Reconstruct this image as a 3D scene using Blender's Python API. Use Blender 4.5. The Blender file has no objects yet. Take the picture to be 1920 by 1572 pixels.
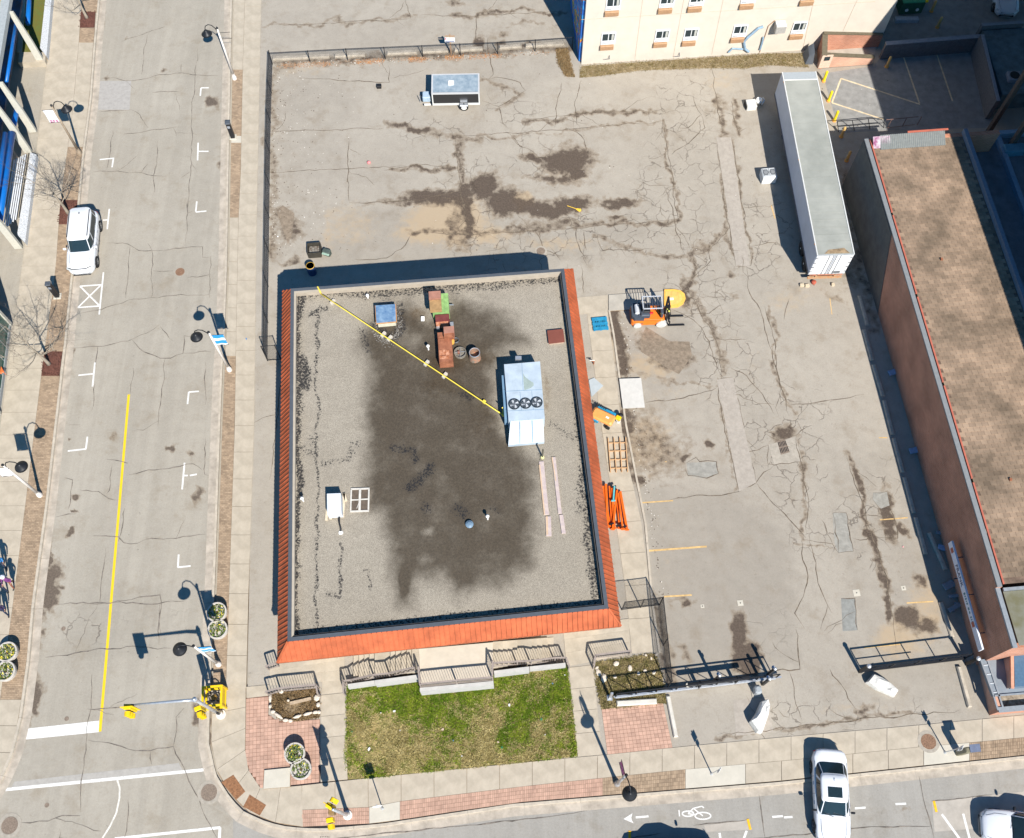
import bpy, math, random
import numpy as np
from mathutils import Vector, Matrix
random.seed(7); rng = np.random.default_rng(7)
SC = bpy.context.scene; COL = SC.collection
# ---------------------------------------------------------------- camera
F = 1876.7; TH = 0.43223; RO = -0.006423; PS = -0.08154; HC = 56.0
ct, st = math.cos(TH), math.sin(TH); cr, sr = math.cos(RO), math.sin(RO)
_r = np.array([1, 0, 0.]); _u = np.array([0, ct, st]); CD = np.array([0, st, -ct])
CR = cr*_r + sr*_u; CU = -sr*_r + cr*_u
cam = bpy.data.cameras.new('camera'); camo = bpy.data.objects.new('camera', cam); COL.objects.link(camo)
cam.sensor_width = 36; cam.lens = F/1920*36; cam.clip_end = 1000; cam.clip_start = 1
M3 = Matrix(((CR[0], CU[0], -CD[0]), (CR[1], CU[1], -CD[1]), (CR[2], CU[2], -CD[2])))
camo.matrix_world = Matrix.Translation((0, 0, HC)) @ M3.to_4x4()
SC.camera = camo
SC.render.resolution_x = 1024; SC.render.resolution_y = 838
# ---------------------------------------------------------------- sky and sun
w = bpy.data.worlds.new('World'); SC.world = w; w.use_nodes = True
nt = w.node_tree; nt.nodes.clear()
sky = nt.nodes.new('ShaderNodeTexSky'); sky.sky_type = 'NISHITA'; sky.sun_disc = False
sky.sun_elevation = math.radians(45); sky.sun_rotation = math.radians(158); sky.air_density = 1.2; sky.dust_density = 0.3; sky.ozone_density = 3.0
bg = nt.nodes.new('ShaderNodeBackground'); bg.inputs[1].default_value = 0.058
out = nt.nodes.new('ShaderNodeOutputWorld'); tn = nt.nodes.new('ShaderNodeMix'); tn.data_type = 'RGBA'; tn.blend_type = 'MULTIPLY'; tn.inputs[0].default_value = 1; tn.inputs[7].default_value = (0.36, 0.90, 1.25, 1)   # deep blue spring sky
nt.links.new(sky.outputs[0], tn.inputs[6]); nt.links.new(tn.outputs[2], bg.inputs[0]); nt.links.new(bg.outputs[0], out.inputs[0])
sl = bpy.data.lights.new('sun', 'SUN'); sl.energy = 5.0; sl.angle = math.radians(0.5); sl.color = (1.0, 0.955, 0.88)
so = bpy.data.objects.new('sun', sl); COL.objects.link(so)
AZ = math.radians(-68); EL = math.radians(45.2)
sd = Vector((math.cos(AZ)*math.cos(EL), math.sin(AZ)*math.cos(EL), math.sin(EL)))
so.rotation_euler = sd.to_track_quat('Z', 'Y').to_euler(); so.location = (20, -30, 60)
SC.view_settings.view_transform = 'Standard'; SC.view_settings.look = 'None'; SC.view_settings.gamma = 1
SC.view_settings.exposure = 0.55; SC.view_settings.use_curve_mapping = False

# ---------------------------------------------------------------- measuring: photo point + height -> place
def ray(x, y): return CD + CR*(x-960)/F - CU*(y-786)/F
def G(x, y, z=0.0):
    v = ray(x, y); t = (z-HC)/v[2]
    return np.array([v[0]*t, v[1]*t, z])
def PX(X):
    X = np.asarray(X, float) - [0, 0, HC]
    d = X@CD
    return 960 + F*(X@CR)/d, 786 - F*(X@CU)/d
GA = np.array([math.sin(PS), math.cos(PS), 0]); GB = np.array([math.cos(PS), -math.sin(PS), 0])
ROTZ = -PS
def on_plane(x, y, p0, n):
    v = ray(x, y); o = np.array([0, 0, HC]); t = ((p0-o)@n)/(v@n)
    return o + v*t
# ---------------------------------------------------------------- materials
def lin(c):
    return tuple((v/12.92 if v <= 0.04045 else ((v+0.055)/1.055)**2.4) for v in c)
MATS = {}
def mat(name, c, rough=0.8, var=0.12, scale=6.0, metal=0.0, bump=0.0, bscale=40.0, c2=None, isl=0.0, spec=0.3, coat=0.0):
    if name in MATS: return MATS[name]
    m = bpy.data.materials.new(name); m.use_nodes = True; n = m.node_tree; N = n.nodes; L = n.links
    b = N['Principled BSDF']; b.inputs['Roughness'].default_value = rough; b.inputs['Metallic'].default_value = metal
    b.inputs['Specular IOR Level'].default_value = spec; b.inputs['Coat Weight'].default_value = coat
    tc = N.new('ShaderNodeTexCoord')
    nz = N.new('ShaderNodeTexNoise'); nz.inputs['Scale'].default_value = scale; nz.inputs['Detail'].default_value = 6; nz.inputs['Roughness'].default_value = 0.65
    L.new(tc.outputs['Object'], nz.inputs['Vector'])
    mx = N.new('ShaderNodeMix'); mx.data_type = 'RGBA'
    ca = tuple(v*(1-var) for v in c); cb = c2 if c2 else tuple(min(1, v*(1+var)) for v in c)
    mx.inputs[6].default_value = (*ca, 1); mx.inputs[7].default_value = (*cb, 1)
    rp = N.new('ShaderNodeMapRange'); rp.inputs['From Min'].default_value = 0.35; rp.inputs['From Max'].default_value = 0.65
    L.new(nz.outputs['Fac'], rp.inputs['Value']); L.new(rp.outputs[0], mx.inputs[0])
    col = mx.outputs[2]
    if isl:
        g = N.new('ShaderNodeNewGeometry'); hs = N.new('ShaderNodeHueSaturation'); mr = N.new('ShaderNodeMapRange')
        mr.inputs['To Min'].default_value = 1-isl; mr.inputs['To Max'].default_value = 1+isl
        L.new(g.outputs['Random Per Island'], mr.inputs['Value']); L.new(mr.outputs[0], hs.inputs['Value']); L.new(col, hs.inputs['Color']); col = hs.outputs[0]
    L.new(col, b.inputs['Base Color'])
    if bump:
        n2 = N.new('ShaderNodeTexNoise'); n2.inputs['Scale'].default_value = bscale; n2.inputs['Detail'].default_value = 4
        L.new(tc.outputs['Object'], n2.inputs['Vector'])
        bp = N.new('ShaderNodeBump'); bp.inputs['Strength'].default_value = bump; bp.inputs['Distance'].default_value = 0.03
        L.new(n2.outputs['Fac'], bp.inputs['Height']); L.new(bp.outputs[0], b.inputs['Normal'])
    MATS[name] = m; return m

def ground_mat(name, ca, cb, dark, tan, crackc, vor_scale=1.1, streak=None, speck=0.0, dsoft=(0.36, 0.66), damp_amp=1.25, damp_scale=2.6, patch=(0.2, 0.19, 0.18), grain=110.0, gamt=0.25):
    """weathered paving: colour attribute 'wear' = (damp/dirt, sand, fine cracks, dark growth)"""
    m = bpy.data.materials.new(name); m.use_nodes = True; n = m.node_tree; N = n.nodes; L = n.links
    b = N['Principled BSDF']; b.inputs['Roughness'].default_value = 0.9; b.inputs['Specular IOR Level'].default_value = 0.2
    tc = N.new('ShaderNodeTexCoord'); V = tc.outputs['Object']
    def noise(sc, det=6, rough=0.6, vec=None):
        q = N.new('ShaderNodeTexNoise'); q.inputs['Scale'].default_value = sc; q.inputs['Detail'].default_value = det; q.inputs['Roughness'].default_value = rough
        L.new(vec or V, q.inputs['Vector']); return q.outputs['Fac']
    def rng_(v, a, c, lo=0, hi=1):
        q = N.new('ShaderNodeMapRange'); q.interpolation_type = 'SMOOTHSTEP'
        for k, t in (('From Min', a), ('From Max', c), ('To Min', lo), ('To Max', hi)): q.inputs[k].default_value = t
        L.new(v, q.inputs['Value']); return q.outputs[0]
    def mth(op, a, c):
        q = N.new('ShaderNodeMath'); q.operation = op
        for i, t in enumerate((a, c)):
            if isinstance(t, (int, float)): q.inputs[i].default_value = t
            else: L.new(t, q.inputs[i])
        return q.outputs[0]
    def mix(fac, a, c):
        q = N.new('ShaderNodeMix'); q.data_type = 'RGBA'
        if isinstance(fac, (int, float)): q.inputs[0].default_value = fac
        else: L.new(fac, q.inputs[0])
        for i, t in ((6, a), (7, c)):
            if isinstance(t, tuple): q.inputs[i].default_value = (*t, 1)
            else: L.new(t, q.inputs[i])
        return q.outputs[2]
    at = N.new('ShaderNodeAttribute'); at.attribute_name = 'wear'
    sp = N.new('ShaderNodeSeparateColor'); L.new(at.outputs['Color'], sp.inputs[0])
    big = noise(0.16, 5, 0.6); mid = noise(1.3, 6, 0.65); fine = noise(9, 5, 0.7); gr = noise(grain, 2, 0.8)
    col = mix(rng_(big, 0.3, 0.7), ca, cb)
    if streak:
        mp = N.new('ShaderNodeMapping'); mp.inputs['Rotation'].default_value = (0, 0, PS if streak == 'y' else PS+math.pi/2); mp.inputs['Scale'].default_value = (1.4, 0.03, 1)
        L.new(V, mp.inputs['Vector']); s = noise(1.0, 4, 0.6, mp.outputs[0])
        col = mix(rng_(s, 0.35, 0.65, 0, 0.30), col, tuple(v*0.66 for v in ca))
    col = mix(rng_(mid, 0.3, 0.75, 0, 0.30), col, tuple(v*0.72 for v in ca))
    col = mix(rng_(fine, 0.35, 0.7, 0, 0.22), col, tuple(min(1, v*1.25) for v in cb))
    col = mix(rng_(gr, 0.35, 0.65, 0, gamt), col, tuple(v*0.35 for v in ca))
    # scattered small spots
    sn = noise(3.1, 3, 0.5); col = mix(rng_(sn, 0.72, 0.78, 0, 0.55), col, tuple(v*0.4 for v in ca))
    if not speck:
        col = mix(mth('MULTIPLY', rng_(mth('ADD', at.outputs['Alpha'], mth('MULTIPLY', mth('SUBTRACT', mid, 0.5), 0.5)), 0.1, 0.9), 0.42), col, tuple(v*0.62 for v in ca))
        st_ = noise(0.55, 8, 0.74); col = mix(rng_(st_, 0.50, 0.72, 0, 0.55), col, (ca[0]*.66, ca[1]*.60, ca[2]*.52))
        s2 = noise(4.2, 8, 0.78); col = mix(rng_(s2, 0.56, 0.70, 0, 0.42), col, (ca[0]*.55, ca[1]*.5, ca[2]*.45))
    # sand
    t = mth('ADD', sp.outputs[1], mth('MULTIPLY', mth('SUBTRACT', noise(2.3, 6, 0.7), 0.5), 0.9))
    col = mix(rng_(t, 0.25, 0.75, 0, 0.85), col, tan)
    # damp / dirt
    d = mth('ADD', sp.outputs[0], mth('MULTIPLY', mth('SUBTRACT', noise(damp_scale, 8, 0.68), 0.5), damp_amp))
    if not speck: col = mix(rng_(d, 0.12, 0.42, 0, 0.55), col, (0.215, 0.160, 0.105))
    dm = rng_(d, *dsoft)
    col = mix(mth('MULTIPLY', dm, 0.88), col, mix(rng_(fine, 0.35, 0.65), dark, tuple(v*1.7 for v in dark)))
    # alligator cracking
    wv = N.new('ShaderNodeVectorMath'); wv.operation = 'ADD'
    nn = N.new('ShaderNodeTexNoise'); nn.inputs['Scale'].default_value = 1.5; nn.inputs['Detail'].default_value = 5; L.new(V, nn.inputs['Vector'])
    vs = N.new('ShaderNodeVectorMath'); vs.operation = 'SCALE'; vs.inputs[3].default_value = 0.8; L.new(nn.outputs['Color'], vs.inputs[0])
    L.new(V, wv.inputs[0]); L.new(vs.outputs[0], wv.inputs[1])
    vo = N.new('ShaderNodeTexVoronoi'); vo.feature = 'DISTANCE_TO_EDGE'; vo.inputs['Scale'].default_value = vor_scale; L.new(wv.outputs[0], vo.inputs['Vector'])
    ce = rng_(vo.outputs['Distance'], 0.0, 0.035, 1, 0)
    bk = rng_(noise(0.9, 3, 0.5), 0.40, 0.55)
    cf = mth('MULTIPLY', mth('MULTIPLY', ce, rng_(sp.outputs[2], 0.25, 0.7)), bk)
    col = mix(mth('MULTIPLY', cf, 0.55), col, crackc)
    if speck:
        g2 = mth('ADD', at.outputs['Alpha'], mth('MULTIPLY', mth('SUBTRACT', noise(9, 6, 0.82), 0.5), 2.6))
        col = mix(mth('MULTIPLY', rng_(g2, 0.60, 0.74), speck), col, (0.02, 0.02, 0.022))
    L.new(col, b.inputs['Base Color'])
    wet = rng_(dm, 0, 1, 0.92, 0.6); L.new(wet, b.inputs['Roughness'])
    bp = N.new('ShaderNodeBump'); bp.inputs['Strength'].default_value = 0.5; bp.inputs['Distance'].default_value = 0.02
    L.new(mth('SUBTRACT', mth('ADD', gr, mth('MULTIPLY', fine, 1.0)), mth('MULTIPLY', cf, 2.0)), bp.inputs['Height']); L.new(bp.outputs[0], b.inputs['Normal'])
    return m

ASPH = ground_mat('old_asphalt_lot', (0.37, 0.328, 0.272), (0.43, 0.384, 0.32), (0.062, 0.045, 0.034), (0.42, 0.32, 0.21), (0.07, 0.05, 0.035), 0.95)
ROADM = ground_mat('old_asphalt_road', (0.385, 0.345, 0.283), (0.44, 0.397, 0.33), (0.085, 0.065, 0.05), (0.42, 0.33, 0.22), (0.08, 0.06, 0.045), 0.7, streak='y', grain=140)
ROADX = ground_mat('old_asphalt_cross', (0.345, 0.322, 0.284), (0.395, 0.37, 0.33), (0.085, 0.07, 0.055), (0.42, 0.33, 0.22), (0.08, 0.06, 0.045), 0.7, streak='x', grain=140)
ROOFM = ground_mat('roof_gravel', (0.375, 0.325, 0.255), (0.46, 0.405, 0.325), (0.036, 0.026, 0.016), (0.13, 0.085, 0.045), (0.05, 0.04, 0.03), 1.5, speck=0.95, grain=38, gamt=0.75, dsoft=(0.02, 0.80), damp_amp=0.8, damp_scale=0.9)
CONC = mat('pale_concrete', (0.41, 0.352, 0.272), 0.9, 0.10, 1.2, bump=0.25, bscale=60, c2=(0.48, 0.415, 0.325), isl=0.06)
CONG = mat('grey_concrete', (0.40, 0.365, 0.31), 0.9, 0.13, 1.2, bump=0.25, bscale=60, isl=0.06)
CONN = mat('new_concrete', (0.52, 0.48, 0.40), 0.9, 0.06, 1.5, bump=0.2, bscale=60)
KERB = mat('kerb_concrete', (0.46, 0.40, 0.32), 0.9, 0.14, 3.0, bump=0.3, bscale=50)
BRKT = mat('tan_paver', (0.335, 0.245, 0.165), 0.9, 0.14, 2.2, isl=0.20, bump=0.3)
BRKR = mat('red_paver', (0.47, 0.295, 0.22), 0.9, 0.12, 1.6, isl=0.13, bump=0.3)
JOINT = mat('sandy_joint', (0.26, 0.19, 0.125), 0.95, 0.2, 9)
MULCH = mat('bark_mulch', (0.13, 0.055, 0.04), 0.95, 0.5, 18, bump=1.0, bscale=30)
CRK = mat('crack_fill', (0.135, 0.105, 0.075), 0.95, 0.5, 5)
SEAL = mat('tar_line', (0.17, 0.145, 0.12), 0.9, 0.5, 3)
WHT = mat('white_road_paint', (0.80, 0.78, 0.74), 0.7, 0.06, 5)
def worn(name, c, cw, lo=.60, hi=.68, sc=14):
    m = mat(name, c, 0.75, 0.05, sc, c2=cw); q = [n for n in m.node_tree.nodes if n.type == 'MAP_RANGE'][0]; q.inputs['From Min'].default_value = lo; q.inputs['From Max'].default_value = hi
    [n for n in m.node_tree.nodes if n.type == 'TEX_NOISE'][0].inputs['Roughness'].default_value = .8; return m
RWHT = worn('scuffed_white_road_paint', (0.76, 0.74, 0.70), (0.42, 0.385, 0.335), .54, .64)
WORN = mat('worn_white_paint', (0.66, 0.62, 0.55), 0.8, 0.2, 4)
YEL = worn('yellow_road_paint', (0.78, 0.53, 0.015), (0.50, 0.38, 0.14), .58, .70)
FADY = mat('faded_yellow_paint', (0.58, 0.38, 0.16), 0.8, 0.2, 5)
BLK = mat('black_metal', (0.016, 0.017, 0.02), 0.45, 0.1)
GALV = mat('galvanised_steel', (0.55, 0.57, 0.60), 0.35, 0.12, metal=0.6)
WPOLE = mat('white_pole_paint', (0.70, 0.65, 0.60), 0.6, 0.08, 3)
RUB = mat('rubber', (0.02, 0.02, 0.021), 0.8, 0.1)
GLS = mat('dark_glass', (0.016, 0.03, 0.036), 0.08, 0.1, spec=0.6)
CARW = mat('white_car_paint', (0.78, 0.79, 0.80), 0.25, 0.01, coat=0.6)
CHR = mat('chrome_trim', (0.6, 0.62, 0.65), 0.2, 0.02, metal=0.9)
# ---------------------------------------------------------------- mesh building
class MB:
    def __init__(s): s.v = []; s.f = []
    def add(s, vs, fs):
        o = len(s.v); s.v += [tuple(map(float, p)) for p in vs]; s.f += [tuple(i+o for i in f) for f in fs]; return s
    def box(s, c, d, rz=0.0, M=None):
        x, y, z = (q/2 for q in d); P_ = []
        for k in (-1, 1):
            for (a, b_) in ((-1, -1), (1, -1), (1, 1), (-1, 1)):
                p = Vector((a*x, b_*y, k*z))
                if M is not None: p = M @ p
                if rz: p = Matrix.Rotation(rz, 3, 'Z') @ p
                P_.append((p[0]+c[0], p[1]+c[1], p[2]+c[2]))
        return s.add(P_, [(3, 2, 1, 0), (4, 5, 6, 7), (0, 1, 5, 4), (1, 2, 6, 5), (2, 3, 7, 6), (3, 0, 4, 7)])
    def cbox(s, c, d, b=0.03, rz=0.0):
        """box with chamfered upright corners and top edge"""
        x, y, z = (q/2 for q in d); b = min(b, x*.45, y*.45, z*.9)
        def ring(i, zz): 
            X, Y = x-i, y-i
            return [(-X+b, -Y, zz), (X-b, -Y, zz), (X, -Y+b, zz), (X, Y-b, zz), (X-b, Y, zz), (-X+b, Y, zz), (-X, Y-b, zz), (-X, -Y+b, zz)]
        R_ = ring(0, -z)+ring(0, z-b)+ring(b, z)
        q = Matrix.Rotation(rz, 3, 'Z'); R_ = [tuple(q @ Vector(p)+Vector(c)) for p in R_]
        fs = [tuple(range(7, -1, -1)), tuple(range(16, 24))]
        for k in (0, 8):
            for i in range(8): j = (i+1) % 8; fs.append((k+i, k+j, k+8+j, k+8+i))
        return s.add(R_, fs)
    def prism(s, pts, z0, z1):
        """pts: plan points counter-clockwise; z0/z1 numbers or lists"""
        n = len(pts); a = [(p[0], p[1], z0 if np.isscalar(z0) else z0[i]) for i, p in enumerate(pts)]
        b = [(p[0], p[1], z1 if np.isscalar(z1) else z1[i]) for i, p in enumerate(pts)]
        ar = sum(pts[i][0]*pts[(i+1) % n][1]-pts[(i+1) % n][0]*pts[i][1] for i in range(n))
        fs = [tuple(range(n-1, -1, -1)), tuple(range(n, 2*n))]+[(i, (i+1) % n, n+(i+1) % n, n+i) for i in range(n)]
        if ar < 0: fs = [f[::-1] for f in fs]
        return s.add(a+b, fs)
    def tube(s, pts, r, n=6, cap=True):
        P_ = [Vector(p) for p in pts]; rs = r if isinstance(r, (list, tuple)) else [r]*len(P_)
        vs = []; up = None
        for i, p in enumerate(P_):
            d = (P_[min(i+1, len(P_)-1)]-P_[max(i-1, 0)]).normalized()
            if up is None: up = Vector((0, 0, 1)) if abs(d.z) < 0.9 else Vector((1, 0, 0))
            a = d.cross(up).normalized(); b = a.cross(d).normalized(); up = b
            for k in range(n):
                t = 2*math.pi*k/n; vs.append(p+(a*math.cos(t)+b*math.sin(t))*rs[i])
        fs = []
        for i in range(len(P_)-1):
            for k in range(n): q = (k+1) % n; fs.append((i*n+k, i*n+q, (i+1)*n+q, (i+1)*n+k))
        if cap: fs += [tuple(range(n-1, -1, -1)), tuple((len(P_)-1)*n+k for k in range(n))]
        return s.add(vs, fs)
    def bar(s, p, q, w, h):
        """square bar from p to q"""
        p, q = Vector(p), Vector(q); d = (q-p); L = d.length
        M = d.to_track_quat('Y', 'Z').to_matrix()
        return s.box((p+q)/2, (w, L, h), M=M)
    def lathe(s, prof, c=(0, 0, 0), n=20, M=None):
        vs = []
        for (r, z) in prof:
            for k in range(n):
                t = 2*math.pi*k/n; p = Vector((r*math.cos(t), r*math.sin(t), z))
                if M is not None: p = M @ p
                vs.append((p[0]+c[0], p[1]+c[1], p[2]+c[2]))
        fs = []
        for i in range(len(prof)-1):
            for k in range(n): q = (k+1) % n; fs.append((i*n+k, i*n+q, (i+1)*n+q, (i+1)*n+k))
        fs += [tuple(range(n-1, -1, -1)), tuple((len(prof)-1)*n+k for k in range(n))]
        return s.add(vs, fs)
    def quad(s, a, b, c, d): return s.add([a, b, c, d], [(0, 1, 2, 3)])
    def loft(s, rings, cap=True):
        n = len(rings[0]); vs = [p for r in rings for p in r]; fs = []
        for i in range(len(rings)-1):
            for k in range(n): q = (k+1) % n; fs.append((i*n+k, i*n+q, (i+1)*n+q, (i+1)*n+k))
        if cap: fs += [tuple(range(n-1, -1, -1)), tuple((len(rings)-1)*n+k for k in range(n))]
        return s.add(vs, fs)
def obj(name, mb, m, parent=None, smooth=False, world=False, **kw):
    me = bpy.data.meshes.new(name)
    vs = mb.v
    if world and parent is not None:
        l = parent.location; q = Matrix.Rotation(-parent.rotation_euler[2], 3, 'Z')
        if parent.parent is not None: l = parent.location + parent.parent.location
        vs = [tuple(q @ (Vector(p)-l)) for p in vs]
    me.from_pydata(vs, [], mb.f); me.validate(); me.update()
    if smooth: me.polygons.foreach_set('use_smooth', [True]*len(me.polygons))
    o = bpy.data.objects.new(name, me); COL.objects.link(o)
    if m: me.materials.append(m)
    if parent is not None: o.parent = parent
    for k, v in kw.items(): o[k] = v
    return o
def thing(name, label, cat, loc=(0, 0, 0), rz=0.0, group=None):
    o = bpy.data.objects.new(name, None); COL.objects.link(o); o.location = tuple(map(float, loc)); o.rotation_euler = (0, 0, rz)
    o['label'] = label; o['category'] = cat
    if group: o['group'] = group
    return o
def tag(o, label, cat, group=None):
    o['label'] = label; o['category'] = cat
    if group: o['group'] = group
    return o
def dup(root, loc, rz, label, group=None, scale=None):
    r = root.copy(); COL.objects.link(r); r.location = tuple(map(float, loc)); r.rotation_euler = (0, 0, rz); r['label'] = label
    if group: r['group'] = group
    if scale: r.scale = scale
    for ch in list(root.children):
        c = ch.copy(); COL.objects.link(c); c.parent = r
        for g in ch.children:
            d = g.copy(); COL.objects.link(d); d.parent = c
    return r
def lerp(a, b, t): return a+(b-a)*t
def polyat(pl, t):
    """point at fraction t of a polyline of 3D points"""
    pl = [np.asarray(p, float) for p in pl]; ls = [np.linalg.norm(pl[i+1]-pl[i]) for i in range(len(pl)-1)]; T = sum(ls)*t
    for i, l in enumerate(ls):
        if T <= l or i == len(ls)-1: return pl[i]+(pl[i+1]-pl[i])*(T/l)
        T -= l
def plen(pl): return sum(np.linalg.norm(np.asarray(pl[i+1])-pl[i]) for i in range(len(pl)-1))
# ---- wear masks, drawn as areas of the ground (measured from the photograph)
def seg_poly_dist(X, Y, poly):
    d = np.full(X.shape, 1e9); inside = np.zeros(X.shape, bool); n = len(poly)
    for i in range(n):
        x1, y1 = poly[i]; x2, y2 = poly[(i+1) % n]; dx, dy = x2-x1, y2-y1
        t = np.clip(((X-x1)*dx+(Y-y1)*dy)/(dx*dx+dy*dy+1e-9), 0, 1)
        d = np.minimum(d, np.hypot(X-x1-t*dx, Y-y1-t*dy))
        c = ((y1 > Y) != (y2 > Y)) & (X < (x2-x1)*(Y-y1)/((y2-y1) if y2 != y1 else 1e-9)+x1)
        inside ^= c
    return np.where(inside, -d, d)
def area(X, Y, poly, soft): return np.clip(0.5-seg_poly_dist(X, Y, poly)/(2*soft), 0, 1)
def blob(X, Y, cx, cy, rx, ry, ang=0, s=1.0):
    a = math.radians(ang); dx, dy = X-cx, Y-cy; u = dx*math.cos(a)+dy*math.sin(a); v = -dx*math.sin(a)+dy*math.cos(a)
    return s*np.clip(1.35-np.sqrt((u/rx)**2+(v/ry)**2)*0.85, 0, 1)
def line(X, Y, pts, wd, s=1.0):
    d = np.full(X.shape, 1e9)
    for i in range(len(pts)-1):
        x1, y1 = pts[i]; x2, y2 = pts[i+1]; dx, dy = x2-x1, y2-y1
        t = np.clip(((X-x1)*dx+(Y-y1)*dy)/(dx*dx+dy*dy+1e-9), 0, 1); d = np.minimum(d, np.hypot(X-x1-t*dx, Y-y1-t*dy))
    return s*np.clip(1.3-d/wd*0.8, 0, 1)
def warp(X, Y, seed):
    g = np.random.default_rng(seed); out_ = np.zeros(X.shape)
    for sc, am in ((70, 1.0), (26, .75), (10, .5), (5, .3)):
        T_ = g.uniform(-1, 1, (512, 512)); u = X/sc+200; v = Y/sc+100; i = np.floor(u).astype(int); j = np.floor(v).astype(int); fu, fv = u-i, v-j; fu = fu*fu*(3-2*fu); fv = fv*fv*(3-2*fv)
        i %= 511; j %= 511; out_ += am*((T_[i, j]*(1-fu)+T_[i+1, j]*fu)*(1-fv)+(T_[i, j+1]*(1-fu)+T_[i+1, j+1]*fu)*fv)
    return out_
def sheet(name, quad, z, step, m, maskf, wamp=9.0, **kw):
    """dense paving sheet between four measured corners (tl,tr,br,bl)"""
    A, B_, C_, D_ = [G(*q, z) for q in quad]
    nu = int(max(np.linalg.norm(B_-A), np.linalg.norm(C_-D_))/step)+1; nv = int(max(np.linalg.norm(D_-A), np.linalg.norm(C_-B_))/step)+1
    u = np.linspace(0, 1, nu+1)[None, :, None]; v = np.linspace(0, 1, nv+1)[:, None, None]
    V = ((A*(1-u)+B_*u)*(1-v)+(D_*(1-u)+C_*u)*v).reshape(-1, 3)
    i = np.arange(nv)[:, None]*(nu+1)+np.arange(nu)[None, :]; i = i.reshape(-1)
    f = np.stack([i, i+nu+1, i+nu+2, i+1], 1)
    me = bpy.data.meshes.new(name); me.vertices.add(len(V)); me.vertices.foreach_set('co', V.astype(np.float32).ravel())
    me.loops.add(len(f)*4); me.loops.foreach_set('vertex_index', f.astype(np.int32).ravel())
    me.polygons.add(len(f)); me.polygons.foreach_set('loop_start', np.arange(0, len(f)*4, 4, dtype=np.int32))
    me.update(calc_edges=True)
    X, Y = PX(V); wx_, wy_ = warp(X, Y, 1), warp(X, Y, 5); ms = maskf(X+wx_*wamp, Y+wy_*wamp*.8)
    at = me.color_attributes.new('wear', 'FLOAT_COLOR', 'POINT'); at.data.foreach_set('color', np.clip(np.stack(ms, 1), 0, 1).astype(np.float32).ravel())
    me.materials.append(m)
    o = bpy.data.objects.new(name, me); COL.objects.link(o)
    for k, t in kw.items(): o[k] = t
    return o
ZL = 0.10; ZW = 0.125        # lot level, walk level (road = 0)
_cz = [0]
def crackline(mb, pts, wd=0.05, z=ZL, jit=0.35, branch=0.0, seglen=0.35, depth=0):
    """jagged ribbon following measured points"""
    _cz[0] += 1; zz = z+0.004+(_cz[0] % 400)*0.00003
    W = [G(x, y, zz) for x, y in pts] if depth == 0 else pts
    P_ = []
    for a, b in zip(W[:-1], W[1:]):
        L = np.linalg.norm(b-a); n = max(1, int(L/seglen)); d = (b-a)/max(L, 1e-6); nrm = np.array([-d[1], d[0], 0])
        off = 0
        for k in range(n):
            off = 0 if k == 0 else off*0.55+random.uniform(-1, 1)*jit*0.28
            P_.append(a+d*L*k/n+nrm*off)
    P_.append(W[-1]); vs = []; n = len(P_)
    for i, p in enumerate(P_):
        d = P_[min(i+1, n-1)]-P_[max(i-1, 0)]; d = d/max(np.linalg.norm(d), 1e-6); nrm = np.array([-d[1], d[0], 0])
        t = i/(n-1); ww = wd*0.5*random.uniform(0.4, 1.5)*(min(1, 5*t+0.2)*min(1, 5*(1-t)+0.2))
        q = p.copy(); q[2] = zz; vs += [q+nrm*ww, q-nrm*ww]
    mb.add(vs, [(2*i, 2*i+1, 2*i+3, 2*i+2) for i in range(n-1)])
    if branch and depth < 2:
        for i in range(1, n-1):
            if random.random() < branch:
                d = P_[i+1]-P_[i]; a = math.atan2(d[1], d[0])+random.choice((-1, 1))*random.uniform(0.5, 1.4); L = random.uniform(0.5, 1.8)*(0.7 if depth else 1)
                p0 = P_[i].copy(); p1 = p0+np.array([math.cos(a), math.sin(a), 0])*L; a += random.uniform(-.6, .6); p2 = p1+np.array([math.cos(a), math.sin(a), 0])*L*0.7
                crackline(mb, [p0, p1, p2], wd*0.6, z, jit, branch*0.6, seglen*0.8, depth+1)
def flat(name, pxs, z, m, parent, **kw):
    """thin flat polygon on a surface"""
    mb = MB(); P_ = [G(x, y, z) for x, y in pxs]; mb.add(P_, [tuple(range(len(P_)))])
    o = obj(name, mb, m, parent, **kw)
    if o.data.polygons and o.data.polygons[0].normal.z < 0: o.data.flip_normals()
    return o
def stripe(name, a, b, wd, z, m, parent, **kw):
    A, B_ = G(*a, z), G(*b, z); d = (B_-A)/np.linalg.norm(B_-A); n = np.array([-d[1], d[0], 0])*wd/2
    mb = MB().add([A-n, B_-n, B_+n, A+n], [(0, 1, 2, 3)]); return obj(name, mb, m, parent, **kw)
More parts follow.
